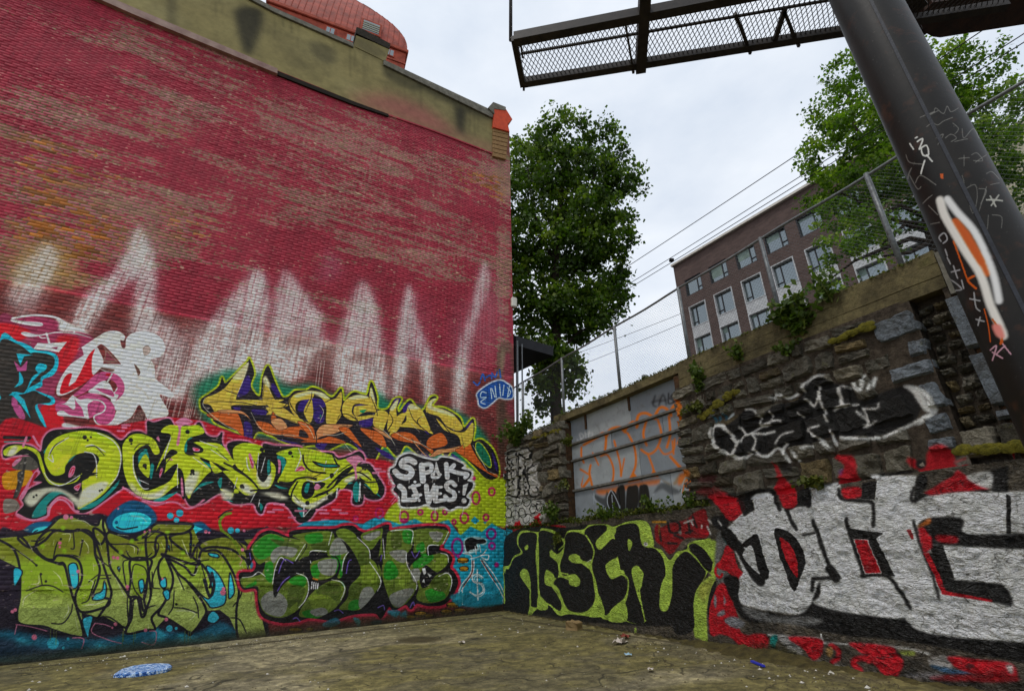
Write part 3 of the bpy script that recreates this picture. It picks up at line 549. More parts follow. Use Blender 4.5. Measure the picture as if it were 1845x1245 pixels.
    for q in ('110 860 130 780 240 710', '310 690 420 720', '380 540 440 600 470 680', '510 840 520 900 470 980', '580 950 610 1080', '160 290 200 370', '80 370 170 430', '460 210 535 210 520 280', '640 250 690 310 700 360', '540 90 650 90 720 135', '790 250 820 350', '940 600 1000 720 1040 780', '960 215 1060 225', '1070 310 1110 330 1110 380', '1350 280 1380 340', '1540 260 1580 360 1600 410', '1480 440 1560 490', '1690 520 1660 570 1620 560', '1500 600 1540 700', '1480 900 1600 900 1660 930 1610 980', '740 470 745 540', '690 620 740 640 720 700', '1130 800 1140 860', '1100 540 1090 640', '250 580 250 650 180 660', '1240 1020 1240 1060', '390 260 380 310', '2080 480 2180 800', '2160 560 2100 440', '2180 860 2240 950', '640 850 760 840 850 810', '2240 250 2200 300 2160 310', '1270 320 1290 360'):
        S('c3c8a0', q, 9, taper=.6, op=.9)
    for q, k in (('520 490 590 480 610 620 590 690 550 690 530 600', 0), ('840 630 860 700 840 790 740 800 760 750 820 720', 0), ('650 970 740 950 710 1080 700 1150 660 1060', 0), ('20 540 50 510 100 540 90 590 30 680', 0), ('1610 640 1700 740 1780 790 1810 700 1760 500 1860 560 1930 700 1930 820 1880 860 1800 870 1760 820', 0), ('1970 560 2000 640 2010 740 1960 780', 0), ('1340 640 1390 600 1400 680 1360 690', 0), ('1150 640 1190 620 1200 700 1170 740', 0), ('1370 730 1420 710 1430 780 1400 800', 0), ('1780 380 1860 390 1870 420 1800 410', 0), ('960 510 980 505 975 545', 0), ('1780 930 1830 900 1880 960 1830 1010 1770 990', 0), ('1610 300 1625 280 1620 330', 0), ('1410 320 1425 310 1430 360', 0)):
        P('2fa8be', q, out='141820', w=12)
    S('141820', '1740 620 1790 770 1830 680 1810 560', 26); S('141820', '1720 480 1800 600 1790 690', 20)
    for x, y in ((495, 55), (545, 60), (440, 290), (440, 325), (605, 545), (925, 420), (960, 425), (1205, 190), (1250, 172), (1048, 682), (1050, 705), (1365, 612), (915, 1050), (945, 1018), (1215, 1072), (1400, 975), (1755, 188), (1785, 195), (1910, 740), (1915, 700), (2085, 350), (20, 905), (45, 890), (965, -20)): D('c0647c', [(x, y)], 17 if (x * 7 + y) % 3 else 11)
    D('c0647c', '215 1135 1910 735 495 55', 26); D('2796ab', '1435 45', 30); D('2796ab', '1520 20', 34); D('2796ab', '1490 82', 26); D('2796ab', '1430 1055', 30); D('2796ab', '385 1190', 54, op=.9); D('2796ab', '1490 1055 520 1150 480 1230', 14)
    D('2796ab', '1980 175', 30); D('2796ab', '2040 178', 22); D('c0647c', '2100 180', 14)
    for x, y in ((230, 490), (270, 570), (315, 635), (450, 255), (1645, 310), (1490, 840), (645, 270)): D('17141a', [(x, y)], 12)
    for q in ('50 1020 180 1040 330 1080', '40 1110 60 1020', '760 1010 840 1020 900 1040', '760 1010 730 1090 860 1150 1000 1190', '1250 1080 1310 1090 1290 1200 1180 1180', '560 1140 660 1150 640 1240'): S('c0708a', q, 9, op=.9)
    D('7aa016', '470 155 285 320 480 360 240 430 990 375 1180 335 1160 245 1090 270 1410 190 1550 375', 22, blur=5, op=.8)
    for x, y0, y1 in ((365, 1060, 1160), (395, 1060, 1140), (415, 1080, 1200), (1010, 1080, 1220), (1020, 1060, 1170), (1110, 1060, 1200), (1125, 1060, 1150), (1570, 1080, 1200), (1600, 1080, 1220), (1620, 1060, 1160)): S('66762a', [(x, y0), (x - 4, y1)], 5, op=.85)
    S('5d7216', '1900 180 1880 100 1920 40 1980 20', 26); S('5d7216', '1890 170 1980 240 2040 330 2060 380', 22); S('17141a', '1870 60 1930 10 1990 -10', 12); S('5d7216', '2060 340 2060 420 2000 460', 18)
    S('c0708a', '2060 480 2080 440 2050 400', 6)
    S('3c2d84', '860 120 870 90', 1)

    # ---- camouflage piece
    Z(270, 920, 5)
    CO = '960 260 1000 210 1090 180 1200 220 1260 240 1270 190 1400 170 1660 165 1740 140 1830 140 1880 180 1960 200 2100 140 2150 130 2160 180 2320 160 2540 140 2680 170 2600 330 2620 360 2680 380 2720 430 2700 510 2740 560 2770 640 2720 760 2640 840 2500 850 2400 830 2350 880 2300 840 2200 890 2150 860 2080 960 2030 920 1900 920 1780 940 1640 980 1440 960 1330 990 1180 1000 1020 950 980 830 960 700 840 700 810 620 820 560 930 550 960 470 900 360'
    P('a52238', CO, out='a52238', w=62, ob=3)
    P('100f0f', CO, out='100f0f', w=12)
    for q in ('860 365 910 350 940 400 900 480', '980 530 1040 460 1000 560'): P('100f0f', q)
    ca = '556620'
    G = ['920 320 1000 240 1090 205 1230 240 1410 290 1310 450 1190 420 1130 520 1110 700 1130 780 1190 680 1300 590 1380 570 1430 650 1410 760 1330 890 1180 960 1040 920 980 800 970 680 850 690 820 610 930 590 1010 560 1040 460 980 480 930 400',
         '1290 220 1640 190 1610 370 1450 360 1440 400 1380 420 1340 440 1420 300', '1450 480 1500 440 1660 420 1700 480 1660 580 1560 620 1480 610 1450 540', '1340 930 1440 760 1560 660 1690 620 1760 680 1740 780 1660 880 1520 960 1420 960',
         '1680 180 1760 160 1840 200 1880 260 1970 350 1980 420 2040 480 2080 620 2040 720 1900 880 1780 890 1700 880 1780 780 1800 680 1900 560 1860 420 1780 300 1700 240',
         '1640 280 1700 240 1780 360 1740 480 1730 590 1690 600 1720 500 1680 410 1600 400',
         '1900 220 2060 160 2100 170 2090 260 2110 440 2130 300 2160 180 2370 170 2360 320 2310 400 2320 500 2400 640 2390 720 2320 820 2230 870 2170 830 2100 620 2090 480 2060 440 2080 250 1990 350',
         '2390 170 2690 180 2620 310 2510 310 2500 400 2620 380 2690 410 2680 480 2600 550 2560 540 2480 490 2430 600 2450 680 2500 680 2580 580 2680 560 2720 620 2700 720 2640 800 2500 830 2400 790 2420 680 2350 540 2360 480 2450 400 2380 380 2380 300',
         '2060 480 2090 560 2060 640 2060 520']
    for q in G: P(ca, q)
    for q in ('930 330 1000 250 1090 210 1210 260 1150 350 1040 430 960 420', '1400 220 1540 200 1550 280 1430 290', '1040 480 1110 470 1100 640 1040 600', '1250 600 1400 590 1390 680 1280 660', '1390 540 1420 480 1440 560', '1460 500 1530 480 1520 600 1460 580', '1630 380 1700 360 1720 420 1690 590', '1370 910 1480 890 1530 960 1430 970', '1700 460 1800 460 1800 600 1740 680', '1800 820 1880 800 1880 880 1790 890', '2120 480 2180 450 2240 560 2180 620 2110 600', '2280 180 2370 180 2360 290 2290 280', '2380 420 2470 380 2560 410 2500 480 2380 520', '2480 720 2600 700 2660 780 2520 820', '860 690 940 620 960 660 880 700', '2400 320 2460 280 2480 360 2420 380'): P('20701a', q, over=(ca, '20701a', '3c4a16', '677a24'))
    for q in ('1090 430 1100 370 1170 320 1300 330 1330 360 1280 420 1180 400 1120 470', '1000 800 1090 720 1200 760 1240 850 1180 950 1040 910', '1640 290 1700 240 1770 290 1790 360 1700 400 1620 390', '1520 460 1660 430 1690 480 1650 580 1540 560', '1440 900 1560 870 1600 920 1500 950', '1920 230 2060 180 2070 220 1980 270', '2160 370 2280 350 2330 400 2290 470 2200 430', '1920 700 2000 690 2020 800 1900 880 1880 800', '2160 760 2300 700 2380 720 2260 860 2180 840', '2350 540 2420 520 2440 600 2380 640', '2520 190 2640 200 2600 280 2540 250', '1330 490 1380 440 1440 440 1400 500'): P('77786f', q, over=(ca, '20701a', '3c4a16', '677a24'))
    for q in ('1090 250 1300 300 1350 330 1250 340 1160 310', '1460 300 1620 280 1600 370 1480 350', '1500 690 1680 650 1720 760 1560 830', '1880 380 1980 400 1960 600 1880 560', '1760 700 1900 640 1880 780 1790 790', '2180 190 2260 200 2260 330 2180 330', '2560 600 2680 590 2660 720 2540 700', '1260 680 1400 700 1330 860 1240 860'): P('3c4a16', q, op=.85, over=(ca, '20701a', '3c4a16', '677a24'))
    for q in ('1440 770 1600 760 1680 860 1480 880', '1900 500 2040 500 2040 640 1920 640', '2260 480 2340 560 2320 700 2240 660', '1260 880 1330 820 1300 920', '2560 430 2680 420 2640 520 2560 530', '1700 170 1780 170 1860 230 1760 240', '850 620 950 600 940 640 850 670'): P('677a24', q, op=.85, over=(ca, '20701a', '3c4a16', '677a24'))
    for q in ('1240 470 1180 420 1130 520 1105 660', '1400 300 1310 450', '1320 560 1410 600 1430 700 1400 800 1340 870', '1640 190 1610 310', '1450 470 1450 365 1590 365', '1640 620 1720 640 1755 700 1720 800', '1730 540 1750 430 1790 370', '1870 240 1970 340 1985 430', '1980 460 2080 620 2050 720', '2100 250 2115 430', '2170 180 2360 175 2355 300', '2310 380 2320 490 2400 640 2395 710', '2690 190 2640 300', '2510 400 2510 315 2600 310', '2620 380 2680 400 2690 460', '2600 590 2680 560 2720 620 2700 720', '830 600 920 590 980 550 1040 590'): S('d6d6cc', q, 9, taper=.3)
    for q in ('1180 640 1130 760 1120 700 1150 520 1200 450 1290 480 1340 470', '1450 370 1590 380 1570 420 1450 450', '1760 480 1790 420 1820 440 1820 560 1760 600', '2050 470 2080 390 2100 480', '2520 320 2610 320 2590 370 2520 390', '2330 400 2440 370 2400 440 2340 480', '2440 670 2450 540 2500 500 2560 580 2480 690'): P('0e0d0f', q)
    for q in ('1160 560 1210 440 1290 470', '1150 720 1200 640 1260 590', '1770 560 1790 460 1815 440', '2360 370 2390 420 2430 360', '2080 450 2090 400', '900 380 910 440', '1660 900 1700 890 1740 920', '1290 970 1320 960 1350 990', '2050 870 2100 850 2110 890', '2340 870 2370 820 2380 850'): S('5e4a94', q, 10)
    for x in (1462, 1480, 1498, 1516): S('d8d8d0', [(x, 640 + (x - 1460) * .2), (x - 8, 700)], 10, sm=0)
    P('c9c9c0', '2450 520 2480 510 2490 560 2470 580', sm=0); P('c9c9c0', '2500 560 2540 580 2520 600', sm=0); P('c9c9c0', '2450 640 2470 610 2480 650', sm=0); S('a3631c', '1470 610 1510 620', 14)
    P('0e0d0f', '1620 560 1700 590 1580 640', sm=0, op=.0)
    # robber's cap, rope and dollar sign
    Z(560, 920, 5)
    P('c0c4c0', '1380 260 1460 230 1560 245 1590 280 1560 310 1510 300 1510 360 1400 390 1380 350', blur=6, op=.8); P('0f0e0e', '1390 270 1440 240 1500 255 1560 255 1580 280 1550 295 1490 300 1500 340 1440 350 1410 370 1395 330')
    for q in ('1440 430 1520 410 1560 380 1580 350', '1530 400 1600 400 1590 440 1540 420', '1370 380 1440 400 1450 430', '1480 320 1490 390', '1520 310 1530 370', '1450 440 1440 560 1360 660 1330 720', '1470 440 1460 560 1390 660 1350 720', '1530 440 1600 560 1680 680 1740 800', '1550 440 1640 560 1710 680 1750 780', '1330 710 1330 850', '1360 710 1360 840'): S('c8cac4', q, 9)
    for q in ('1460 450 1450 560 1370 680', '1540 450 1660 640'): S('5a2418', q, 10)
    t = np.linspace(0, 2 * pi, 15)[:-1]
    S('b7c8c6', '1550 600 1500 570 1455 590 1470 640 1530 660 1550 720 1490 760 1430 730', 14); S('b7c8c6', '1540 610 1500 585 1475 605 1490 640 1545 655 1560 730 1500 775 1440 740', 7); S('b7c8c6', '1500 530 1500 800', 12)
    D('b7c8c6', '1745 810', 24, op=.7)
    gd = 'a8771a'
    for x, y, rx, ry in ((1370, 445, 50, 22), (1380, 520, 40, 20), (985, 930, 54, 26), (895, 960, 44, 22), (1060, 945, 44, 16), (1275, 845, 54, 22), (1220, 910, 50, 24), (1340, 900, 54, 24), (210, 1060, 50, 18), (-140, 1075, 64, 24), (-10, 1070, 34, 22)):
        P('17110a', np.stack([x + rx * 1.1 * np.cos(t), y + ry * 1.25 * np.sin(t)], 1)); P(gd, np.stack([x + rx * .92 * np.cos(t), y - ry * .3 + ry * .6 * np.sin(t)], 1)); 
        for k in range(-3, 4): S(gd, [(x + k * rx * .25, y + ry * .5), (x + k * rx * .25, y + ry * .95)], 6, sm=0)
    # grubby foot of the wall
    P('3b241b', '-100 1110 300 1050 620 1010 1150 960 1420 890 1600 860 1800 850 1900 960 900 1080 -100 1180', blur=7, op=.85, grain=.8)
    for q, k in (('100 1020 220 960 260 1010 160 1050', '1d6b80'), ('380 960 440 980 430 1050', '1f7d84'), ('530 1000 640 980 600 1040', '1c4f68'), ('300 990 350 960 370 1000', '8e2430'), ('790 940 850 900 860 960', '22798c'), ('1250 770 1380 740 1340 860', '1a8a9c'), ('680 900 800 900 760 960', '1d7f90')): P(k, q, blur=5, op=.85, grain=.8)
    for gx, gy, gk in ((1400, 990, 'Z'),): pass
    Z(0, 0, 1)
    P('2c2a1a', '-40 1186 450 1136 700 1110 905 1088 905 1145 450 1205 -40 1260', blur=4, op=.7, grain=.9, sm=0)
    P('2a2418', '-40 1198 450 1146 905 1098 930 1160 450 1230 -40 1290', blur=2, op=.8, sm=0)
    # blue tag by the end of the wall, red pier with bare patches
    Z(590, 630, 5)
    P('5a4436', '1530 40 1690 40 1690 1000 1540 1000', blur=8, op=.62, grain=.8); P('8a2a40', '1580 100 1640 40 1660 260 1600 300', blur=12, op=.7, grain=1); P('6d1f30', '1620 480 1680 460 1690 620 1620 560', blur=12, op=.6, grain=1)
    P('8a7d60', '1560 20 1590 0 1600 120 1560 200', blur=6, op=.6, grain=1); P('2c261c', '1540 520 1600 500 1600 900 1540 900', blur=10, op=.5, grain=1)
    EN = '1350 400 1400 350 1480 300 1560 280 1620 310 1660 350 1665 430 1600 440 1540 430 1480 480 1420 520 1370 500 1360 450'
    P('b9c6d2', EN, out='b9c6d2', w=26, ob=4); P('12407e', EN)
    for q in ('1430 390 1390 380 1380 430 1430 430 1380 470 1420 490', '1470 350 1480 440', '1480 350 1510 430', '1510 330 1520 430', '1550 310 1560 420', '1590 320 1580 410', '1620 340 1650 380 1630 420', '1640 330 1620 430'): S('a9bccd', q, 9)
    for q in ('1315 290 1350 320 1375 290', '1380 270 1400 220 1420 280', '1430 250 1470 230 1480 260', '1480 210 1510 250 1530 200', '1550 180 1560 250'): S('17509a', q, 15, op=.9)
    # stucco parapet with soot runs and pink overspray
    Z(0, 0, 1)
    PAR = '-160 -155 60 -58 245 20 500 130 575 160 640 187 700 208 780 236 905 284 935 296 930 150 700 60 640 40 494 -10 300 -120 60 -250 -160 -380'
    P('7d7249', PAR, sm=0)
    for i in range(60):
        x = RNG.uniform(60, 900); y = 284 - (905 - x) * .40 - RNG.uniform(10, 90); r = RNG.uniform(10, 34)
        P(['8d8255', '6b6240', '938a60', '5f5738'][i % 4], [(x - r * 1.6, y - r * .7), (x + r * .4, y - r * .5), (x + r * 1.6, y + r * .8), (x - r * .3, y + r * .4)], blur=r * .45, op=.4, over=('7d7249', '8d8255', '6b6240', '857a50', '756a45'))
    for q, o in (('425 22 470 22 468 60 450 100 438 90', .8), ('300 0 318 0 316 40 306 60', .4), ('820 196 838 200 836 222 832 246 824 236', .85), ('560 78 600 92 598 118 566 104', .4), ('690 118 760 152 750 166 700 146', .5), ('760 152 880 206 872 216 770 170', .6), ('640 70 690 95 688 110 646 92', .3), ('100 -60 130 -50 120 -10 106 -20', .5)): P('25231a', q, blur=5, op=o, grain=.3)
    for i in range(40):
        x = RNG.uniform(40, 890); y = 210 - (905 - x) * .44; S('3a3622', [(x, y), (x + RNG.uniform(-3, 3), y + RNG.uniform(15, 60))], RNG.uniform(1, 4), blur=1.5, op=RNG.uniform(.15, .4))
    P('9a4a50', '630 182 700 175 770 200 820 240 800 246 700 210', blur=12, op=.6, grain=.6); P('8a4a4c', '820 240 905 270 905 284 830 256', blur=8, op=.35)
    Z(20, 0, 1)
paint_L(CL)
# drips, grime and brick show through every coat; fade the joints in darker
def finish_L(c):
    h, w = c.h, c.w; V = c._V[:, None]; lowm = (V < 6.9).astype(np.float32) * (V > .9); J, fine, r1 = c._joint, c._fine, c._r1
    c.rgb *= (1 - .06 * J * (V < 6.2))[..., None]
    sp = fbm(h, w, 30, 40, 400, 4); big = fbm(h, w, 150, 190, 431, 4); mid = fbm(h, w, 10, 16, 455, 3)
    c.rgb *= (.90 + .20 * sp)[..., None]
    c.rgb *= (.94 + .12 * r1 * lowm)[..., None]
    # old paint worn off brick arrises and chalked by weather
    wm = lowm * np.clip(.75 * J + .35, 0, 1) * sstep(.56, .70, mid * .55 + sp * .25 + fine * .2 + .05)
    c.rgb[:] = c.rgb * (1 - .24 * wm[..., None]) + (hx('6f5a4c') * (.7 + .6 * r1[..., None])) * (.24 * wm[..., None])
    ch = lowm * sstep(.48, .72, big) * .05
    c.rgb[:] = c.rgb * (1 - ch[..., None]) + hx('8f8580') * ch[..., None]
    fl = lowm * sstep(.74, .78, .5 * fine + .5 * vnoise(h, w, 3, 7, 471)) * sstep(.45, .6, big)
    c.rgb[:] = c.rgb * (1 - .6 * fl[..., None]) + hx('a39688') * .6 * fl[..., None]
    mean_ = c.rgb.mean(-1, keepdims=True); k_ = np.float32(1) + (np.float32(.07) * lowm)[..., None]; c.rgb[:] = np.clip((mean_ + (c.rgb - mean_) * (1 + .10 * lowm[..., None])) * k_, 0, 1)
    # runs
    run = sstep(.70, .80, vnoise(h, w, 70, 2.2, 481)) * sstep(.5, .65, vnoise(h, w, 60, 40, 482)) * lowm * .16
    c.rgb[:] = c.rgb * (1 - run[..., None])
finish_L(CL)

# ------------------------------------------------------------------ the stone wall's paint (lower face), its upper face, the steel column, the yard
OFF_UP = -0.10
CR = Canvas(lambda x, y: uvR(x, y, 0.0), -0.5, 12.5, -0.2, 2.9, 150)      # lower rendered face
CU = Canvas(lambda x, y: uvR(x, y, OFF_UP), -0.5, 12.5, 1.8, 5.6, 120)    # stones and steel plates above
def silver(c):
    S, P, D, Z = c.S, c.P, c.D, c.Z; rd, bk, lm, sv = 'ae121e', '141312', '9ab543', 'cbcbc7'
    # ---- silver piece
    Z(1220, 790, 5)
    SV = '440 820 560 680 690 640 650 490 860 480 880 600 980 640 1170 590 1160 440 1460 400 1480 540 1780 540 1780 330 2150 330 2130 560 2280 480 2560 470 2800 470 3400 480 3400 1900 2400 1800 1900 1700 1300 1620 760 1540 540 1480 560 1260 600 1200 440 860'
    P(sv, SV, blur=2, sm=0)
    P(bk, '420 1260 560 1260 570 1480 900 1580 1100 1580 1200 1500 1250 1370 1290 1290 1290 1420 1230 1480 1500 1560 2000 1620 2060 1570 2070 1640 2300 1760 3400 1880 3400 2050 2400 1880 1900 1800 1500 1770 1000 1660 640 1640 520 1500', blur=2)
    P(sv, '600 1500 900 1600 1180 1600 1330 1650 1100 1680 700 1620', blur=7, op=.45, grain=.8)
    for q, ww in (('640 620 660 500 860 470 880 560 920 640', 26), ('980 640 1080 820', 22), ('980 640 1080 600 1190 590', 24), ('1170 440 1190 600', 36), ('1230 740 1400 1220', 26), ('1140 870 1240 850', 16), ('1450 460 1480 540 1640 560 1760 590 1770 790', 24), ('1530 720 1560 860 1680 1230', 26), ('1760 870 1560 820', 20), ('2130 440 2110 560 2280 490 2560 460 2800 470', 20), ('2130 740 2180 900 2310 1250 2360 1440', 18), ('1660 1240 1900 1240 2100 1530', 24), ('1240 1260 1460 1250', 24), ('1230 1260 1220 1370', 24), ('1380 1170 1440 1260', 60), ('440 840 560 990 680 1200 760 1290', 60), ('440 860 520 960', 80)): S(bk, q, ww * 1.35, blur=2)
    P(bk, '570 970 640 900 720 860 760 980 830 1240 740 1240 690 1000 640 980'); P(sv, '590 1040 670 960 700 1100 740 1220 640 1130', sm=1)
    P(bk, '880 820 940 810 1040 860 1130 980 1160 1120 1100 1280 1050 1370 960 1160 900 940'); P(rd, '930 900 1000 930 1060 1020 1090 1150 1080 1250 1000 1130')
    P(bk, '1560 810 1860 850 1800 900 1960 1240 1680 1240', sm=0); P(rd, '1590 905 1720 910 1840 1210 1690 1215', sm=0, out='bdb6b2', w=8)
    P(bk, '640 490 700 420 600 560 580 700 690 640 660 560', sm=0, blur=3); P(rd, '900 420 980 380 1060 440 1085 590 980 630 920 560', blur=3); P(rd, '1480 450 1640 440 1660 520 1560 540 1500 530', blur=2); P(bk, '1660 400 1790 380 1780 550 1660 540', sm=0)
    P(bk, '1080 480 1170 440 1180 600 1090 590', sm=0)
    P(rd, '300 520 420 480 580 560 590 650 490 740 420 690 330 560', blur=3); P(bk, '440 500 560 540 540 560 600 700 660 560 700 480', blur=5, op=.8)
    Z(1476, 790, 5)
    P(bk, '900 760 1010 710 1290 720 1340 860 2000 860 2000 990 1100 960 1000 960 940 860', blur=4); P(bk, '1000 960 1120 960 1220 1250 1110 1250', sm=0); P(bk, '1690 500 1730 520 1730 860 1690 860', sm=0)
    P(rd, '890 810 940 790 1020 900 1030 980 980 1020 1110 1250 1050 1250 940 1000', sm=0, blur=2); P(rd, '1060 870 1240 880 1240 940 1080 930', blur=8, op=.8); P('a85a20', '890 800 960 730 1000 720 990 770', blur=4); P('8e1a1c', '790 820 830 820 860 900 840 910', sm=0)
    P(rd, '940 490 1180 350 1250 280 1350 360 1540 455 1200 480 1000 510', sm=0, blur=2); P(bk, '1530 300 1700 240 1700 480 1560 480', blur=3, sm=0); P(sv, '1320 340 1540 300 1560 440 1440 430', blur=3, op=.9)
    P(bk, '880 340 960 330 960 420 880 560 850 560', blur=5)
    Z(1380, 996, 3.968)
    P(bk, '1140 0 1270 0 1350 190 1480 200 1690 220 1760 320 1760 380 1620 350 1280 290 1220 180', blur=3, sm=0); P(rd, '1130 0 1170 0 1260 190 1290 270 1620 335 1620 350 1260 295 1220 190', sm=0); P('2a2a29', '1290 220 1680 240 1700 300 1320 260', blur=6, op=.6, grain=.8)
    S('c0bfbb', '20 580 200 600 400 610 410 640 800 660 1000 680 1170 720', 14, blur=2); S('c0bfbb', '400 580 410 640', 12)
    P(rd, '-140 600 0 580 20 670 -20 740 -160 740', blur=4); P('16807a', '40 600 90 590 70 670 40 660', blur=3); P('8d8b88', '90 600 200 620 260 720 180 700', blur=5, op=.9)
    P(rd, '160 600 380 610 410 660 380 740 330 760 260 680', blur=3); S(rd, '460 660 510 690 510 750 470 780', 34, blur=3); P('8a6a3a', '430 680 470 670 470 740 430 730', blur=5); P(rd, '600 640 900 670 940 720 990 780 940 880 860 880 780 800 690 720', blur=4); S(rd, '740 770 680 750 620 780 680 840', 40, blur=3)
    P('8f8b86', '480 790 620 830 700 860 560 860', blur=8, op=.9); P('7f8a3a', '960 700 1060 700 1060 730 980 725', blur=4); P('8f8b86', '1160 760 1290 730 1330 840 1200 800', blur=4); P('3a5a78', '1180 800 1440 850 1440 870 1300 860', blur=5)
    P(rd, '1310 740 1520 760 1760 790 1800 900 1700 900 1440 850 1340 800', blur=3); P('7a0e14', '1240 870 1760 870 1760 920 1240 910', blur=6, op=.9); P('b5a9a4', '1720 800 1770 800 1770 860 1740 850', blur=5)
    P('9a969a', '1000 860 1240 850 1260 890 1050 890', blur=8, op=.6)
def scribble(c):
    S, P, D, Z = c.S, c.P, c.D, c.Z; rd, bk = 'ae121e', '141312'
    Z(895, 870, 5)
    P('a8a6a0', '20 150 100 120 330 140 460 180 450 330 300 380 150 380 20 400', blur=6, op=.9, grain=.7)
    for x, y in ((60, 300), (120, 270), (180, 290), (240, 270), (290, 320), (340, 230), (400, 210), (130, 190), (200, 170), (280, 170), (350, 170)):
        t = np.linspace(0, 2 * pi, 11)[:-1]; S(bk, (np.stack([x + 30 * np.cos(t), y + 44 * np.sin(t)], 1), 1), 7, sm=0)
    P(rd, '60 640 100 400 160 420 190 360 230 340 250 390 320 380 370 290 400 280 430 370 560 380 620 400 560 460 180 480 120 700 60 740', blur=2)
    P('1c7f92', '40 470 90 400 140 440 140 540 80 540 60 700 40 720 -40 600', blur=3)
    for q in ('70 430 120 440 130 500', '90 410 80 520 120 540', '60 470 140 480', '100 400 140 420 110 530'): S(bk, q, 6)
    P('7a1a1a', '70 560 140 560 130 640 70 680', blur=6, op=.7)
def paint_R(c):
    S, P, D, Z = c.S, c.P, c.D, c.Z
    h, w = c.h, c.w; n = fbm(h, w, 40, 60, 5, 4); f = fbm(h, w, 6, 6, 9, 3)
    base = hx('4c453a') * (.55 + .75 * n[..., None]) * (.75 + .45 * f[..., None])
    c.rgb[:] = base; c.a[:] = 1
    rd, bk, lm, sv = 'ae121e', '141312', '9ab543', 'cbcbc7'
    scribble(c); Z(895, 870, 5)
    P(bk, '60 560 180 420 380 380 620 400 820 370 1060 380 1200 330 1330 340 1400 560 1560 680 1660 620 1720 560 1860 500 1900 700 1800 1240 900 1260 500 1200 260 1180 60 1140', blur=3)
    # lime letters, black inside
    OUTL = '60 770 110 740 150 660 215 620 180 540 190 460 240 425 370 440 400 405 520 430 600 500 640 430 760 420 800 400 830 375 980 370 1050 390 1180 345 1330 340 1390 420 1410 570 1480 600 1560 690 1620 620 1700 600 1760 530 1860 510 1930 520 1900 800 1810 960 1760 1240 1700 1000 1600 980 1540 1140 1480 1140 1470 1020 1340 960 1350 1240 1160 1240 1140 1110 1000 1230 900 1180 840 1200 660 1180 560 1190 470 1100 370 1130 280 1210 300 1020 200 900 160 960'
    P(lm, OUTL)
    for q in ('110 770 150 680 230 630 195 560 200 480 250 445 355 465 350 640 370 860 385 1095 300 1100 300 980 210 870 205 810 250 770 290 800 300 960 310 1100 130 1120 60 1100 80 800',
              '380 620 370 470 410 425 540 470 600 540 590 600 540 640 490 600 480 660 530 690 560 780 540 860 450 780 430 900 520 950 580 1060 570 1150 480 1090 390 1000',
              '620 470 700 440 800 480 860 590 855 690 780 700 720 640 660 650 650 690 700 720 780 730 850 800 890 960 860 1110 760 1165 640 1130 560 960 510 900 560 850 640 870 700 930 750 880 700 820 600 830 570 740 600 640',
              '790 470 830 390 975 380 975 440 890 530 930 600 1040 500 1080 560 1085 660 980 740 1030 860 1130 830 1175 900 1160 1020 1050 1120 980 1190 930 1060 890 860 860 760 870 600',
              '1060 420 1180 365 1270 390 1310 560 1420 590 1500 680 1525 800 1500 930 1470 1130 1560 1140 1590 900 1590 740 1650 650 1720 620 1840 740 1880 830 1790 980 1760 1240 1360 1240 1300 1020 1270 960 1320 840 1270 745 1215 790 1250 960 1340 1240 1180 1240 1160 1100 1185 980 1150 800 1110 770 1080 600',
              '1730 600 1770 545 1860 600 1960 740 1930 770'):
        P(bk, q)
    for q in ('245 580 275 555 280 590 255 605', '1180 505 1220 530 1215 590 1190 605', '205 820 245 770 290 810 300 960 250 900', '430 900 450 780 520 840 490 920', '650 670 690 640 750 660 740 700 680 715', '650 880 690 840 750 880 730 930 670 920', '895 530 970 440 1050 390 1060 460 930 595', '980 750 1070 680 1110 790 1040 865', '1215 790 1265 745 1320 810 1310 900 1280 960', '480 610 540 640 560 720 490 660', '1490 900 1540 820 1580 840 1580 1000 1540 1140 1480 1140 1470 1040', '1290 380 1350 370 1400 470 1410 570 1320 560', '380 1010 460 1090 450 1140 370 1130', '880 1080 920 1000 970 1190 800 1190', '1000 1230 1150 1070 1170 1240'): P(lm, q, op=.97)
    for q in ('370 470 355 640 370 860 385 1100', '300 960 300 1100', '560 740 570 800 640 820', '500 930 580 1060 590 1130', '780 730 860 800 890 980 960 1220', '800 470 870 590 860 690 820 710', '1110 800 1180 860 1180 980 1120 1090', '1280 960 1340 1240', '1590 730 1650 640 1720 610 1850 740', '60 790 70 1080', '560 600 600 560 610 520'): S(lm, q, 12, op=.95)
    S('b9b9b0', '820 710 850 690', 7); D('c0beb8', '1340 550', 20); D('70706a', '1340 550', 8)
    for q in ('1440 370 1480 400 1560 360 1700 330 1790 260 1880 250 1900 480 1700 500 1570 640 1480 560 1430 520 1420 420',): P('7c1014', q, blur=4, grain=.4)
    for q in ('1540 350 1560 440 1640 440 1640 360 1560 340', '1720 330 1740 450', '1460 420 1480 520', '1600 470 1680 500', '1760 300 1800 400', '1540 540 1620 545', '1700 450 1760 430'): S(bk, q, 18, blur=3)
    P('7d7a72', '1630 440 1660 430 1660 470', blur=3); S('b07816', '1400 350 1520 350', 18, blur=3); P('8a5a14', '1450 370 1470 370 1465 470 1455 470', sm=0, op=.7)
    Z(1120, 930, 5)
    S(lm, '130 1010 125 1090', 22); P('9a4630', '720 560 800 540 840 600 790 700 740 900 760 1060 700 1000 680 720', blur=16, op=.12, grain=.9); P('6b5b3a', '680 700 720 700 710 810 660 820', blur=3, op=.6)
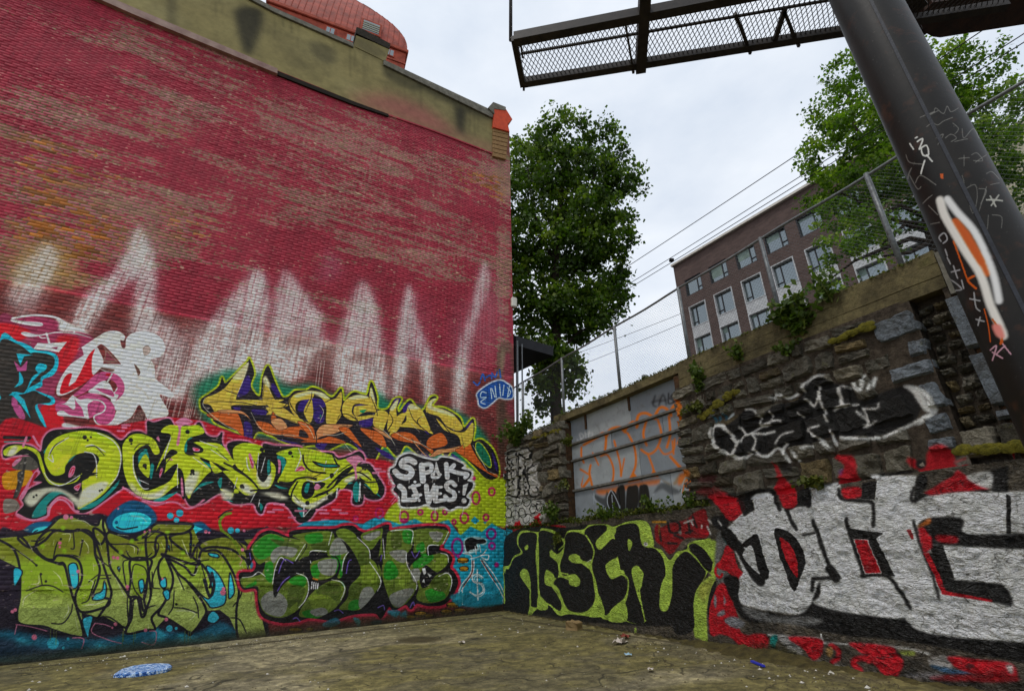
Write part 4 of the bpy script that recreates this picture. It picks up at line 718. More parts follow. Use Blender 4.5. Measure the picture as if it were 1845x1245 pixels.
    P(lm, '640 740 700 620 760 560 850 520 840 600 790 720 770 900 775 1060 770 1150 700 1100 650 1060', blur=2); P(lm, '590 270 640 225 740 215 850 225 850 360 835 520 790 510 730 430 650 330', blur=1); P(bk, '605 270 660 245 740 300 810 390 820 430 800 500 740 460 660 350'); P('8a6a3a', '690 640 800 560 830 600 780 720 720 760', blur=16, op=.35, grain=1)
    P(bk, '470 440 520 350 580 330 660 380 730 480 735 560 670 670 650 780 645 1020 480 1040 460 700')
    # smear of grey, white and red between the two pieces
    P('6a6a68', '850 180 930 120 940 260 880 420 1040 600 1050 800 960 700 850 560', blur=6, op=.9); P(rd, '935 265 1000 300 1040 440 1100 520 1030 590 960 500 900 480 850 440 900 380')
    S(rd, '850 460 850 520 890 550 910 520', 22); P(rd, '830 680 900 600 960 650 1040 860 1060 930 1080 1040 1160 1090 1110 1210 1000 1100 900 1060 800 1060 790 800', blur=3)
    for q in ('840 700 860 760 850 830 830 760', '920 710 940 760 925 800', '860 880 920 840 940 880 880 900', '930 930 1020 900 1120 960 1060 1010 980 990'): P('77777a', q, blur=4)
    P(bk, '840 580 800 680 780 820 800 1070 790 900 810 760 850 640'); P('151414', '840 0 960 0 940 130 860 110 800 40', blur=5); P('16807a', '900 190 945 140 950 180 930 230 945 260 910 210', sm=0)
    for q in ('620 40 640 80', '720 80 720 150', '770 90 800 160', '640 30 560 60', '860 40 900 80', '780 30 800 60'): S('b5b2ac', q, 18, blur=2)
    P(rd, '650 110 700 160 780 170 760 120', blur=3); P(rd, '930 0 1060 -60 1040 0 970 30', blur=2)
    silver(c)
    g = fbm(h, w, 14, 18, 33, 4)
    # plaster mottling in the silver, crease shade painted in as dark lines, dirt towards the foot (mud splash, darker and green)
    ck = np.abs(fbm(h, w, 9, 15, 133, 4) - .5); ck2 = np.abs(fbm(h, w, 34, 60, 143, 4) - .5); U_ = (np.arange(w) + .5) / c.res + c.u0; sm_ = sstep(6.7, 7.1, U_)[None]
    crease_shade = np.clip(sstep(.022, .004, ck) * .25 * sstep(.45, .6, g) + sstep(.010, .002, ck2) * .8, 0, 1) * sm_
    c.rgb[:] = c.rgb * (1 - .62 * crease_shade[..., None]) + hx('1f1d1a') * .62 * crease_shade[..., None]
    c.rgb *= (.78 + .42 * g)[..., None] * (.88 + .22 * f)[..., None]
    Z(0, 0, 1)
    P('2b2718', '880 1094 1000 1114 1120 1134 1290 1160 1390 1190 1500 1216 1640 1240 1640 1330 900 1260', blur=4, op=.85, grain=1, sm=0)
    P('2f2d14', '1320 1180 1380 1160 1440 1180 1450 1210 1330 1200', blur=6, op=.8, grain=1)
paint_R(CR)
def paint_U(c):
    S, P, D, Z = c.S, c.P, c.D, c.Z
    og, bk, wt = 'b05c10', '171615', 'c9c6c0'
    silver(c); scribble(c)
    Z(895, 660, 5)
    # silver tag on the corner stones
    P('a5a29c', '30 780 110 760 250 735 310 760 330 850 390 870 370 980 400 1080 390 1160 250 1160 60 1160 30 1080 90 980 30 920', blur=4, op=.85, grain=.4)
    for q in ('110 790 40 800 40 900 100 950 100 1050 40 1080 60 1160 130 1160', '120 780 120 1160', '120 780 190 770 200 900 210 1160 130 1160', '220 760 220 1150', '230 740 310 740 310 840 230 800', '330 880 280 960 290 1010 310 930 380 880', '300 1000 310 1160 400 1160 380 1080', '150 850 160 1060', '30 1080 100 1000', '260 860 270 1150'): S(bk, q, 13, blur=1)
    # orange throw-up on the steel plates
    Z2 = lambda q, ww: S(og, q, ww, blur=2)
    for q, ww in (('720 700 840 630 890 590 920 630 910 760', 22), ('920 620 960 560 1040 540 1090 580', 30), ('1090 560 1150 490 1200 510 1190 540', 22), ('1190 520 1210 430 1280 410 1360 460', 26), ('1350 450 1400 360 1460 370 1500 430', 26), ('1490 410 1540 330 1630 320 1670 370 1650 480', 30), ('700 720 700 800 720 860', 18), ('800 770 850 880', 14), ('870 800 930 790 980 900 980 1000 960 1060', 18), ('990 660 1040 860 1050 980', 18), ('1110 590 1170 720 1180 880 1120 1030', 20), ('1080 820 1050 980', 14), ('1280 470 1250 600 1280 700', 22), ('1380 470 1410 600 1370 730 1300 780 1230 740', 20), ('1480 440 1490 600 1460 720', 22), ('1390 720 1440 780 1520 740 1530 640', 16), ('1510 660 1520 780', 18), ('1290 780 1340 920 1330 980', 18), ('1490 800 1560 880 1600 920', 26), ('780 880 770 960 800 1100', 20), ('690 920 770 970', 18), ('1640 400 1660 380', 20), ('1580 620 1550 690', 10)): Z2(q, ww)
    for q in ('700 1080 770 980 790 1000 720 1090', '960 1060 985 1020 1000 1060', '1110 1040 1160 940 1220 1020', '1310 980 1340 910 1390 990', '1610 520 1660 440 1660 540', '1540 880 1610 910 1590 930', '720 960 690 1060 700 1100'): P(og, q, sm=0, blur=2)
    P(og, '830 1110 960 1090 1100 1060 1300 1020 1400 1010 1380 1050 1200 1080 900 1150', blur=8, op=.85); P(og, '1580 960 1740 940 1750 990 1620 1040 1560 1060', blur=6, op=.9); P('7d5a1c', '1420 1020 1540 1060 1560 980 1500 1060', blur=6, op=.7)
    S(og, '1620 1050 1600 1130', 12); S(og, '1640 1060 1680 1050 1660 1120', 11); S(og, '1700 1060 1690 1110 1720 1110', 11); S(og, '1750 1030 1740 1110', 11)
    # black tag, white tag, white outlines
    for q in ('1360 250 1340 330 1370 350', '1330 310 1400 290', '1390 340 1430 240 1460 330', '1400 300 1460 290', '1480 230 1480 320 1530 300 1480 270', '1550 210 1500 260 1560 280', '1520 310 1600 290', '1590 240 1585 290', '1605 260 1600 330'): S(bk, q, 16, blur=5, op=.85)
    for q in ('680 600 700 660', '690 590 720 620 690 650', '730 580 740 640', '770 570 760 630', '740 600 800 590 780 640', '660 650 690 690'): S('a9a9a8', q, 8, blur=4, op=.8)
    P(bk, '1100 1110 1150 1070 1200 1080 1200 1250 1120 1400 1090 1400', blur=4); P(bk, '1210 1100 1240 1060 1290 1070 1310 1200 1310 1400 1210 1380', blur=4); P(bk, '1010 1120 1080 1080 1080 1400 1020 1400', blur=4); P('1e2022', '800 1150 900 1180 930 1120 960 1280 920 1300', blur=5, op=.8)
    P(bk, '930 1200 960 1120 1000 1130 1040 1240 1030 1330 980 1340 930 1290'); S('7f868c', '960 1110 930 1180 940 1260 1000 1340 1040 1280 1000 1170 965 1110', 9); S('7f868c', '970 1150 980 1300', 7); S('7f868c', '810 1140 820 1200 900 1260 920 1310', 14, blur=2); S('7f868c', '800 1160 810 1240', 6)
    S('8b9298', '1340 1150 1400 1060 1410 1020 1440 1080 1500 1110 1600 1110', 12, blur=3); S('8b9298', '1410 1020 1480 1090 1590 1130', 9, blur=2); S('8b9298', '1600 1060 1640 990 1740 1010', 12, blur=3); S('8b9298', '1420 980 1480 1010 1560 970', 20, blur=6, op=.6)
    P('2a2c2e', '1340 1140 1420 1040 1580 1120 1500 1150 1420 1100', blur=7, op=.7)
    # small white tags by the corner, red and teal patches below
    # black throw-up with a white edge, on the stones
    Z(1220, 600, 5)
    BB = '330 960 320 880 370 840 440 850 560 760 620 680 690 680 760 770 850 690 940 640 1060 620 1120 580 1170 450 1230 400 1320 390 1420 450 1500 470 1580 480 1640 600 1760 590 1840 540 2060 480 2180 560 2200 680 2160 780 2060 840 1880 920 1600 940 1480 930 1300 960 1200 1010 1040 1020 860 1070 760 1110 700 1080 600 1130 500 1100 380 1040'
    P(bk, BB, blur=4, op=.96, grain=.3)
    for q, ww in (('440 840 370 840 325 890 330 970 400 1050 520 1110 600 1130 680 1090', 24), ('440 850 500 920 560 990', 26), ('520 1110 540 1040 600 950 680 910 800 910 890 890', 20), ('700 920 730 970 700 1050', 16), ('710 1050 740 1090 820 1110 900 1040 960 1060', 20), ('580 850 640 920 700 890 800 830 910 790 960 800', 16), ('620 690 680 690 730 720', 16), ('770 760 780 840 860 820', 14), ('860 710 880 790', 14), ('1160 530 1170 460 1250 395 1340 390', 20), ('1180 600 1240 660 1290 620 1300 540 1290 490', 20), ('1300 540 1340 700 1370 800', 20), ('1420 700 1500 660 1640 650', 16), ('1480 490 1500 620 1520 660', 30), ('1500 480 1580 500', 18), ('1640 710 1730 800', 16), ('1680 680 1730 800 1690 850 1810 800', 16), ('1680 685 1820 690 1840 640', 16), ('1180 880 1260 850 1310 840', 16), ('1190 880 1300 960 1400 1040', 20), ('1400 880 1420 960 1450 1010', 20), ('1480 940 1600 950 1840 950', 22), ('1000 1000 960 1060 1020 1160', 20), ('1060 1070 1110 1150', 18), ('1150 1040 1240 1020', 20), ('1690 390 1690 500 1640 520 1620 460', 26), ('1790 410 1750 520', 24), ('900 1000 960 920 1070 890', 14), ('960 560 1010 590 1100 550', 16), ('1880 940 2060 850 2200 780 2330 720', 20), ('1100 720 1150 760', 14)):
        S(wt, q, ww * 1.25, blur=3, op=.95, grain=.5)
    P(wt, '2040 480 2140 480 2260 530 2330 600 2340 720 2240 700 2170 620 2120 540', blur=5, op=.9, grain=.4); P(wt, '2180 800 2240 740 2330 740 2260 790 2160 830', blur=5, op=.85, grain=.4); P(wt, '860 590 940 550 950 590 880 600', blur=8, op=.8, grain=.8)
    for q in ('340 760 370 800', '390 760 400 790', '440 740 460 780', '350 670 370 660'): S('20566a', q, 24, blur=5, op=.7)
    S('a9b0b0', '480 770 510 730', 20, blur=5)
    # red patches above the silver piece
    Z(1220, 790, 5)
    rd = '98101a'
    P(rd, '1440 150 1500 150 1600 160 1640 240 1660 380 1640 450 1480 450 1480 330 1530 250 1450 180', blur=6, grain=.5); P('5a2a6a', '1470 300 1520 270 1500 340', blur=6, op=.6); P(rd, '870 220 910 250 980 360 1000 440 900 430 920 340', blur=7, op=.85, grain=.5); P('6e1a1e', '180 480 260 440 400 450 440 520 300 520', blur=14, op=.7, grain=1); P('4a1c1e', '200 350 350 330 360 400 220 400', blur=10, op=.6, grain=1)
    P(bk, '930 200 1040 240 1040 300 960 300', blur=5, op=.7)
    Z(1476, 790, 5)
    P(rd, '980 130 1060 60 1140 60 1200 110 1240 220 1290 310 1350 370 1200 400 960 380 900 280 840 260 810 200 830 170 880 200 960 240', blur=3, op=.95, grain=.3); S(rd, '1240 210 1320 180', 26); D(bk, '920 230', 46, blur=6); P('7d7467', '900 240 940 210 960 250 920 250', sm=0); P('7b7268', '1250 180 1700 60 1730 200 1500 260 1280 270', blur=10, op=.6); S(rd, '1260 260 1330 240 1390 255', 10); P(rd, '1660 190 1760 120 1760 210', sm=0); S(rd, '1500 240 1640 210', 30, blur=8, op=.5)
    P(bk, '560 310 760 290 940 320 900 350 600 340', blur=7, op=.8)
paint_U(CU)

# column: unwrapped round its axis
PC = np.array([3.74, 3.16]); PR = 0.262
def uvPole(x, y):
    d = ray(x, y); a = d[..., 0] ** 2 + d[..., 1] ** 2; b = -(d[..., 0] * PC[0] + d[..., 1] * PC[1]); cc = PC @ PC - PR * PR
    t = (-b - np.sqrt(np.maximum(b * b - a * cc, 0))) / a
    px, py = d[..., 0] * t - PC[0], d[..., 1] * t - PC[1]; z = CAM[2] + d[..., 2] * t
    ang = np.arctan2(py, px) - atan2(-PC[1], -PC[0]); ang = (ang + pi) % (2 * pi) - pi
    return np.stack([ang * PR, z], -1)
CP = Canvas(uvPole, -PR * 1.7, PR * 1.7, 0.2, 8.2, 200)
def paint_P(c):
    S, P, D, Z = c.S, c.P, c.D, c.Z
    Z(1420, 0, 2.9647); gr = '77756f'
    for q in ('705 630 780 600 740 625 800 595', '780 600 790 580 830 610 850 570 870 600 910 580', '740 680 770 660 800 670 830 650 880 630', '790 740 830 720 800 775', '840 740 870 720 900 740 870 760', '880 660 910 690 890 720', '930 690 940 740 990 690 1020 740', '890 760 960 745', '910 850 970 845', '940 830 940 890', '980 830 1010 820 1040 860 990 860', '1000 870 1060 830', '1060 930 1090 920 1130 960', '930 940 940 980 930 1000', '950 1010 1000 990 1010 1060 990 1140 970 1100', '1020 1010 1060 1020 1030 1090', '1060 1000 1020 1130', '1020 1180 1060 1230 1070 1150', '1090 1150 1140 1160 1140 1220', '1080 990 1130 980'): S(gr, q, 4.5, op=.6)
    for q in ('1060 1070 1145 1075', '1080 1050 1110 1105', '1125 1045 1085 1100'): S('8e8c84', q, 9)
    for q in ('690 760 720 745 700 800', '700 800 740 780 750 830 720 830 710 790', '740 830 770 865', '730 860 710 930', '650 770 670 800', '680 740 690 735'): S('b5b4ae', q, 9)
    for q in ('630 830 650 870 720 880', '680 980 710 940 790 990', '650 940 690 1010 710 1000', '720 1090 770 1045', '750 1100 800 1150', '660 900 640 960', '760 1200 810 1190'): S(gr, q, 6, op=.6)
    P('a8480f', '810 930 830 930 830 960 815 955', sm=0)
    Z(1500, 380, 2.7072)
    S('a8480f', '600 60 640 110 690 190 730 260 750 300', 46, blur=3); S('a8480f', '590 150 620 230 655 330', 9); S('a8480f', '690 320 660 340 700 380', 12); S('a8480f', '740 480 760 560 770 640', 7); S('a8480f', '800 540 830 580 820 650', 12)
    S('c5c1b9', '525 -50 545 20 590 100 650 200 710 290 740 360 770 460 815 560 835 610', 40, blur=3); S('c0bfbd', '560 -55 610 10 690 100 750 220 790 330 812 440', 34, blur=5); S('a8480f', '650 110 690 190 725 250', 30, blur=2); S('a8480f', '780 530 820 590 830 650', 8); P('c2746a', '780 560 820 560 840 620 800 610', blur=3)
    for q in ('530 150 520 130 545 110 560 140 540 160', '550 190 560 220', '560 230 575 260', '520 360 560 330 630 380 600 390', '590 270 610 330', '580 300 620 290', '630 340 640 380', '690 400 700 470 720 490', '670 430 720 440', '700 530 740 540', '720 520 710 560'): S('8f8f90', q, 8, op=.85)
    for q in ('770 680 800 660 780 730', '800 700 840 660', '830 650 870 700', '780 690 830 720'): S('a8808c', q, 8)
paint_P(CP)

# yard slab: mud, old scribbles, cracks
GU0, GV0 = -12.0, -4.0
def uvG(x, y):
    d = ray(x, y); n = np.array([0.047 * DL[0], 0.047 * DL[1], 1.0])   # plane z = .50 - .047 * u
    t = (n @ (np.array([CORNER[0], CORNER[1], 0.50]) - CAM)) / (d @ n)
    p = CAM + d * t[..., None]; return p[..., :2]
CG = Canvas(uvG, -13.0, 9.0, -1.0, 16.0, 95)
def paint_G(c):
    S, P, D, Z = c.S, c.P, c.D, c.Z
    h, w = c.h, c.w
    n = fbm(h, w, 160, 220, 61, 5); f = fbm(h, w, 12, 12, 65, 4); m = fbm(h, w, 60, 70, 71, 4); sp = RNG.random((h, w)).astype(np.float32)
    X = (np.arange(w) + .5) / c.res + c.u0; Y = (np.arange(h) + .5) / c.res + c.v0
    a = hx('756d54'); b = hx('5d5634'); d = hx('4d483a')
    k = sstep(.42, .6, n)[..., None]; kk = sstep(.48, .62, m)[..., None]
    out = a * (1 - k) + b * k; out = out * (1 - .5 * kk) + d * .5 * kk
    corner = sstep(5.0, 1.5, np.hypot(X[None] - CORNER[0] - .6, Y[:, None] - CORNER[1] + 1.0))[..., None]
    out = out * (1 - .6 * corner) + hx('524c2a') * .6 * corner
    g2 = fbm(h, w, 4, 4, 88, 2); out = out * (.58 + .78 * f[..., None]); out = out * (.80 + .40 * g2[..., None]) * (.90 + .20 * sp[..., None]); ckg = np.abs(fbm(h, w, 130, 170, 301, 4) - .5); cg = sstep(.006, .001, ckg)[..., None]; out = out * (1 - .45 * cg)
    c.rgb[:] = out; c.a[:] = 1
    Z(0, 0, 1)
    def curl(x, y, r, n=2): 
        t = np.linspace(0, n * 2 * pi * .8, 14); S('3c3830', np.stack([x + r * 2.6 * np.cos(t) * (1 - t / 20), y + r * .55 * np.sin(t)], 1), 2.2, blur=.8, op=.5)
    for x, y, r in ((660, 1180, 14), (720, 1165, 16), (560, 1200, 18), (610, 1195, 14), (480, 1215, 18), (370, 1180, 12), (780, 1190, 14), (850, 1175, 12), (420, 1200, 12), (945, 1180, 12), (700, 1210, 16)): curl(x, y, r, 1 + (x % 3) * .4)
    for q in ('300 1195 420 1180 520 1195 640 1175 760 1170', '640 1215 740 1190 860 1195 940 1180', '520 1165 620 1172 700 1160'): S('3c382e', q, 2.0, blur=.8, op=.5)
    P('2a2312', '715 1152 760 1146 800 1150 770 1157 730 1158', blur=2, op=.75, grain=1)
    P('6b4a1e', '170 1205 185 1190 176 1215', blur=3, op=.5)
    S('2c2617', '22 1205 300 1178 620 1140 905 1108', 2.6, op=.7); S('2c2617', '905 1112 1050 1134 1200 1155 1400 1190 1560 1235', 3.0, blur=1, op=.65)
paint_G(CG)

# ------------------------------------------------------------------ object and material helpers
R = random.Random(11)
COL = SC.collection
def tag(o, label=None, cat=None, group=None, kind=None):
    if label: o['label'] = label
    if cat: o['category'] = cat
    if group: o['group'] = group
    if kind: o['kind'] = kind
    return o
def put_under(o, p):
    if p is not None:
        o.parent = p; o.matrix_parent_inverse = p.matrix_basis.inverted()
    return o
def thing(name, loc, label, cat, group=None):
    e = bpy.data.objects.new(name, None); e.empty_display_size = .2; e.location = loc
    COL.objects.link(e); return tag(e, label, cat, group)
def link(name, me, mat, parent=None):
    if mat is not None and not me.materials: me.materials.append(mat)
    o = bpy.data.objects.new(name, me); COL.objects.link(o); return put_under(o, parent)
def mesh_py(name, V, Fs, mat=None, parent=None, sm=False):
    me = bpy.data.meshes.new(name); me.from_pydata([tuple(v) for v in V], [], Fs); me.update()
    if sm: me.shade_smooth()
    return link(name, me, mat, parent)
def mesh_np(name, V, Q, mat=None, parent=None, sm=False):
    V = np.asarray(V, np.float32); Q = np.asarray(Q, np.int32); k = Q.shape[1]
    me = bpy.data.meshes.new(name); me.vertices.add(len(V)); me.vertices.foreach_set('co', V.ravel())
    me.loops.add(Q.size); me.loops.foreach_set('vertex_index', Q.ravel()); me.polygons.add(len(Q))
    me.polygons.foreach_set('loop_start', np.arange(0, Q.size, k, dtype=np.int32))
    me.update(calc_edges=True); me.validate()
    if sm: me.shade_smooth()
    return link(name, me, mat, parent)
class MB:                                            # collects simple solids into one mesh
    def __init__(s): s.V, s.F = [], []
    def add(s, V, F):
        n = len(s.V); s.V += [tuple(v) for v in V]; s.F += [tuple(i + n for i in f) for f in F]; return s
    def hexa(s, p): return s.add(p, [(0, 3, 2, 1), (4, 5, 6, 7), (0, 1, 5, 4), (1, 2, 6, 5), (2, 3, 7, 6), (3, 0, 4, 7)])
    def box(s, x0, x1, y0, y1, z0, z1, fn=lambda x, y, z: (x, y, z)):
        return s.hexa([fn(x0, y0, z0), fn(x1, y0, z0), fn(x1, y1, z0), fn(x0, y1, z0), fn(x0, y0, z1), fn(x1, y0, z1), fn(x1, y1, z1), fn(x0, y1, z1)])
    def bar(s, a, b, w, h, up=(0, 0, 1)):
        a, b = Vector(a), Vector(b); d = (b - a).normalized(); up = Vector(up)
        if abs(d.dot(up)) > .98: up = Vector((0, 1, 0))
        x = d.cross(up).normalized() * (w / 2); y = x.cross(d).normalized() * (h / 2)
        return s.hexa([a - x - y, a + x - y, a + x + y, a - x + y, b - x - y, b + x - y, b + x + y, b - x + y])
    def tube(s, pts, r, n=6, caps=True):
        pts = [Vector(p) for p in pts]; rs = r if isinstance(r, (list, tuple)) else [r] * len(pts); rings = []
        for i, p in enumerate(pts):
            d = (pts[min(i + 1, len(pts) - 1)] - pts[max(i - 1, 0)]).normalized()
            u = d.cross(Vector((0, 0, 1)) if abs(d.z) < .95 else Vector((1, 0, 0))).normalized(); v = d.cross(u)
            rings.append([p + (u * cos(2 * pi * k / n) + v * sin(2 * pi * k / n)) * rs[i] for k in range(n)])
        V = [q for g in rings for q in g]; F = []
        for i in range(len(pts) - 1):
            for k in range(n): F.append((i * n + k, i * n + (k + 1) % n, (i + 1) * n + (k + 1) % n, (i + 1) * n + k))
        if caps: F += [tuple(range(n - 1, -1, -1)), tuple((len(pts) - 1) * n + k for k in range(n))]
        return s.add(V, F)
    def prism(s, front, back):
        n = len(front); return s.add(list(front) + list(back), [tuple(range(n)), tuple(range(2 * n - 1, n - 1, -1))] + [((i + 1) % n, i, n + i, n + (i + 1) % n) for i in range(n)])
    def build(s, name, mat, parent=None, sm=False, bevel=0):
        me = bpy.data.meshes.new(name); me.from_pydata(s.V, [], s.F)
        bm = bmesh.new(); bm.from_mesh(me)
        if bevel: bmesh.ops.bevel(bm, geom=bm.edges[:], offset=bevel, segments=1, affect='EDGES', clamp_overlap=True)
        bmesh.ops.recalc_face_normals(bm, faces=bm.faces[:])
        bm.to_mesh(me); bm.free(); me.update()
        if sm: me.shade_smooth()
        return link(name, me, mat, parent)

class NT:                                            # short node-building
    def __init__(s, name):
        s.m = bpy.data.materials.new(name); s.m.use_nodes = True; s.t = s.m.node_tree
        s.b = s.t.nodes['Principled BSDF']; s.b.inputs['Specular IOR Level'].default_value = .3
    def n(s, typ, **k):
        x = s.t.nodes.new(typ)
        for a, v in k.items():
            if a.startswith('i_'): x.inputs[a[2:].replace('_', ' ')].default_value = v
            else: setattr(x, a, v)
        return x
    def l(s, a, b): s.t.links.new(a, b)
    def geo(s): return s.n('ShaderNodeNewGeometry').outputs['Position']
    def noise(s, scale, detail=5, rough=.55, vec=None, dist=0):
        x = s.n('ShaderNodeTexNoise'); x.inputs['Scale'].default_value = scale; x.inputs['Detail'].default_value = detail; x.inputs['Roughness'].default_value = rough; x.inputs['Distortion'].default_value = dist
        s.l(vec if vec is not None else s.geo(), x.inputs['Vector']); return x.outputs['Fac']
    def ramp(s, fac, stops):
        r = s.n('ShaderNodeValToRGB'); e = r.color_ramp.elements
        while len(e) < len(stops): e.new(.5)
        for i, (p, c) in enumerate(stops): e[i].position = p; e[i].color = (*c, 1)
        s.l(fac, r.inputs[0]); return r.outputs['Color']
    def mix(s, fac, a, b, mode='MIX'):
        x = s.n('ShaderNodeMixRGB', blend_type=mode)
        for v, i in ((fac, 0), (a, 1), (b, 2)):
            if hasattr(v, 'is_linked'): s.l(v, x.inputs[i])
            else: x.inputs[i].default_value = v if i == 0 else (*v, 1)
        return x.outputs[0]
    def mr(s, v, a, b, c, d):
        x = s.n('ShaderNodeMapRange'); s.l(v, x.inputs[0])
        for i, q in enumerate((a, b, c, d)): x.inputs[i + 1].default_value = q
        return x.outputs[0]
    def bump(s, h, strength, dist):
        x = s.n('ShaderNodeBump'); x.inputs['Strength'].default_value = strength; x.inputs['Distance'].default_value = dist
        s.l(h, x.inputs['Height']); s.l(x.outputs[0], s.b.inputs['Normal'])
    def wallimg(s, im, c, axis, origin):               # canvas placed by position along the wall and height
        g = s.geo(); d = s.n('ShaderNodeVectorMath', operation='DOT_PRODUCT'); s.l(g, d.inputs[0]); d.inputs[1].default_value = tuple(axis)
        sx = s.n('ShaderNodeSeparateXYZ'); s.l(g, sx.inputs[0])
        u = s.mr(d.outputs['Value'], origin + c.u0, origin + c.u1, 0, 1); v = s.mr(sx.outputs['Z'], c.v0, c.v1, 0, 1)
        cb = s.n('ShaderNodeCombineXYZ'); s.l(u, cb.inputs[0]); s.l(v, cb.inputs[1])
        t = s.n('ShaderNodeTexImage'); t.image = im; t.extension = 'EXTEND'; s.l(cb.outputs[0], t.inputs[0]); return t.outputs['Color'], t.outputs['Alpha']
def P_(h, k=GAIN): return tuple(float(min(v, .85)) for v in lin(hx(h)) * k)
def basic(name, c1, c2, scale=8, rough=.8, bump=.3, bd=.01, metal=0, detail=6, spec=.3):
    m = NT(name); f = m.noise(scale, detail); m.l(m.ramp(f, [(.3, P_(c1)), (.7, P_(c2))]), m.b.inputs['Base Color'])
    m.b.inputs['Roughness'].default_value = rough; m.b.inputs['Metallic'].default_value = metal; m.b.inputs['Specular IOR Level'].default_value = spec
    if bump: m.bump(m.noise(scale * 4, 5), bump, bd)
    return m.m

# ------------------------------------------------------------------ materials of the big surfaces
IM_L, IM_R, IM_U, IM_P, IM_G = CL.image('brick_paint'), CR.image('render_paint'), CU.image('stone_paint'), CP.image('column_paint'), CG.image('yard_dirt')
OL, OR = float(CORNER @ DL), float(CORNER @ DR)
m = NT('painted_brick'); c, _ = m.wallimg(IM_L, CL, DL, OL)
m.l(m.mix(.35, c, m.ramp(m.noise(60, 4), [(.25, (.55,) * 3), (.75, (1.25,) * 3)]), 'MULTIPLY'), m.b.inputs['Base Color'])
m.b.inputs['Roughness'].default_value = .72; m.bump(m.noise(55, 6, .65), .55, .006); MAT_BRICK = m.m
m = NT('painted_plinth'); c, _ = m.wallimg(IM_L, CL, DL, OL)
m.l(m.mix(.5, c, m.ramp(m.noise(24, 6, .65), [(.3, (.5,) * 3), (.72, (1.25,) * 3)]), 'MULTIPLY'), m.b.inputs['Base Color'])
m.b.inputs['Roughness'].default_value = .75; m.bump(m.noise(14, 4, .62, dist=1.0), 1.0, .07); MAT_PLINTH = m.m
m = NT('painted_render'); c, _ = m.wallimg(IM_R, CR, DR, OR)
m.l(m.mix(.35, c, m.ramp(m.noise(30, 6, .65), [(.3, (.72,) * 3), (.6, (1.15,) * 3)]), 'MULTIPLY'), m.b.inputs['Base Color'])
m.b.inputs['Roughness'].default_value = .42
mpr = m.n('ShaderNodeMapping'); mpr.inputs['Rotation'].default_value = (.35, .2, .3); mpr.inputs['Scale'].default_value = (.7, .7, 1.6); m.l(m.geo(), mpr.inputs[0])
h1 = m.noise(10, 3, .55, mpr.outputs[0], 2.2); h2 = m.noise(26, 3, .6, mpr.outputs[0], 1.5); ad = m.n('ShaderNodeMath', operation='MULTIPLY_ADD'); m.l(h2, ad.inputs[0]); ad.inputs[1].default_value = .35; m.l(h1, ad.inputs[2])
m.bump(ad.outputs[0], 1.0, .105); MAT_RENDER = m.m
def stone_mat(name, stops, rough=.85, bs=22, gray=False):
    m = NT(name); oi = m.n('ShaderNodeObjectInfo'); base = m.ramp(oi.outputs['Random'], stops)
    base = m.mix(.75, base, m.ramp(m.noise(9, 7, .62), [(.28, (.42,) * 3), (.5, (.95,) * 3), (.75, (1.35,) * 3)]), 'MULTIPLY')
    base = m.mix(m.mr(m.noise(3.1, 6, .65), .48, .66, 0, .65), base, P_('2a2416')); base = m.mix(m.mr(m.noise(5.3, 6, .65), .60, .72, 0, .6), base, P_('4a4a1c'))
    c, a = m.wallimg(IM_U, CU, DR, OR); col = m.mix(a, base, c)
    m.l(m.mix(.4, col, m.ramp(m.noise(40, 5), [(.3, (.55,) * 3), (.7, (1.15,) * 3)]), 'MULTIPLY'), m.b.inputs['Base Color'])
    m.b.inputs['Roughness'].default_value = rough; m.bump(m.noise(bs, 4, .62, dist=.8), 1.0, .06); return m.m
MAT_STONE = stone_mat('rubble_stone', [(0, P_('38342b')), (.25, P_('5a564c')), (.5, P_('454239')), (.7, P_('6a6558')), (.86, P_('685a3c')), (1, P_('292622'))])
MAT_GREY = stone_mat('grey_painted_stone', [(0, P_('585e63')), (1, P_('666c71'))], .6)
MAT_PLATE = None
m = NT('steel_plate'); oi = m.n('ShaderNodeObjectInfo'); base = m.ramp(oi.outputs['Random'], [(0, P_('666c71')), (.5, P_('7c8183')), (1, P_('8c8e8c'))])
base = m.mix(m.mr(m.noise(5, 6), .55, .75, 0, .5), base, P_('51493c')); base = m.mix(.5, base, m.ramp(m.noise(3, 6, .6), [(.3, (.7,) * 3), (.7, (1.15,) * 3)]), 'MULTIPLY')
sp = m.n('ShaderNodeTexVoronoi'); sp.inputs['Scale'].default_value = 14; m.l(m.geo(), sp.inputs['Vector'])
c, a = m.wallimg(IM_U, CU, DR, OR); col = m.mix(a, base, c); col = m.mix(m.mr(sp.outputs['Distance'], .05, .09, .8, 0), col, P_('1d1a16'))
m.l(col, m.b.inputs['Base Color']); m.b.inputs['Roughness'].default_value = .5; m.bump(m.noise(4, 3), .2, .01); MAT_PLATE = m.m
MAT_MORTAR = basic('earth_mortar', '2a2014', '4b3320', 14, .95, .8, .03)
m = NT('painted_mortar'); base = m.ramp(m.noise(11, 7, .65), [(.3, P_('231c14')), (.5, P_('383027')), (.72, P_('4f463a'))]); c, a = m.wallimg(IM_U, CU, DR, OR); m.l(m.mix(a, base, c), m.b.inputs['Base Color']); m.b.inputs['Roughness'].default_value = .95; m.bump(m.noise(24, 7, .7), 1.0, .04); MAT_BED = m.m
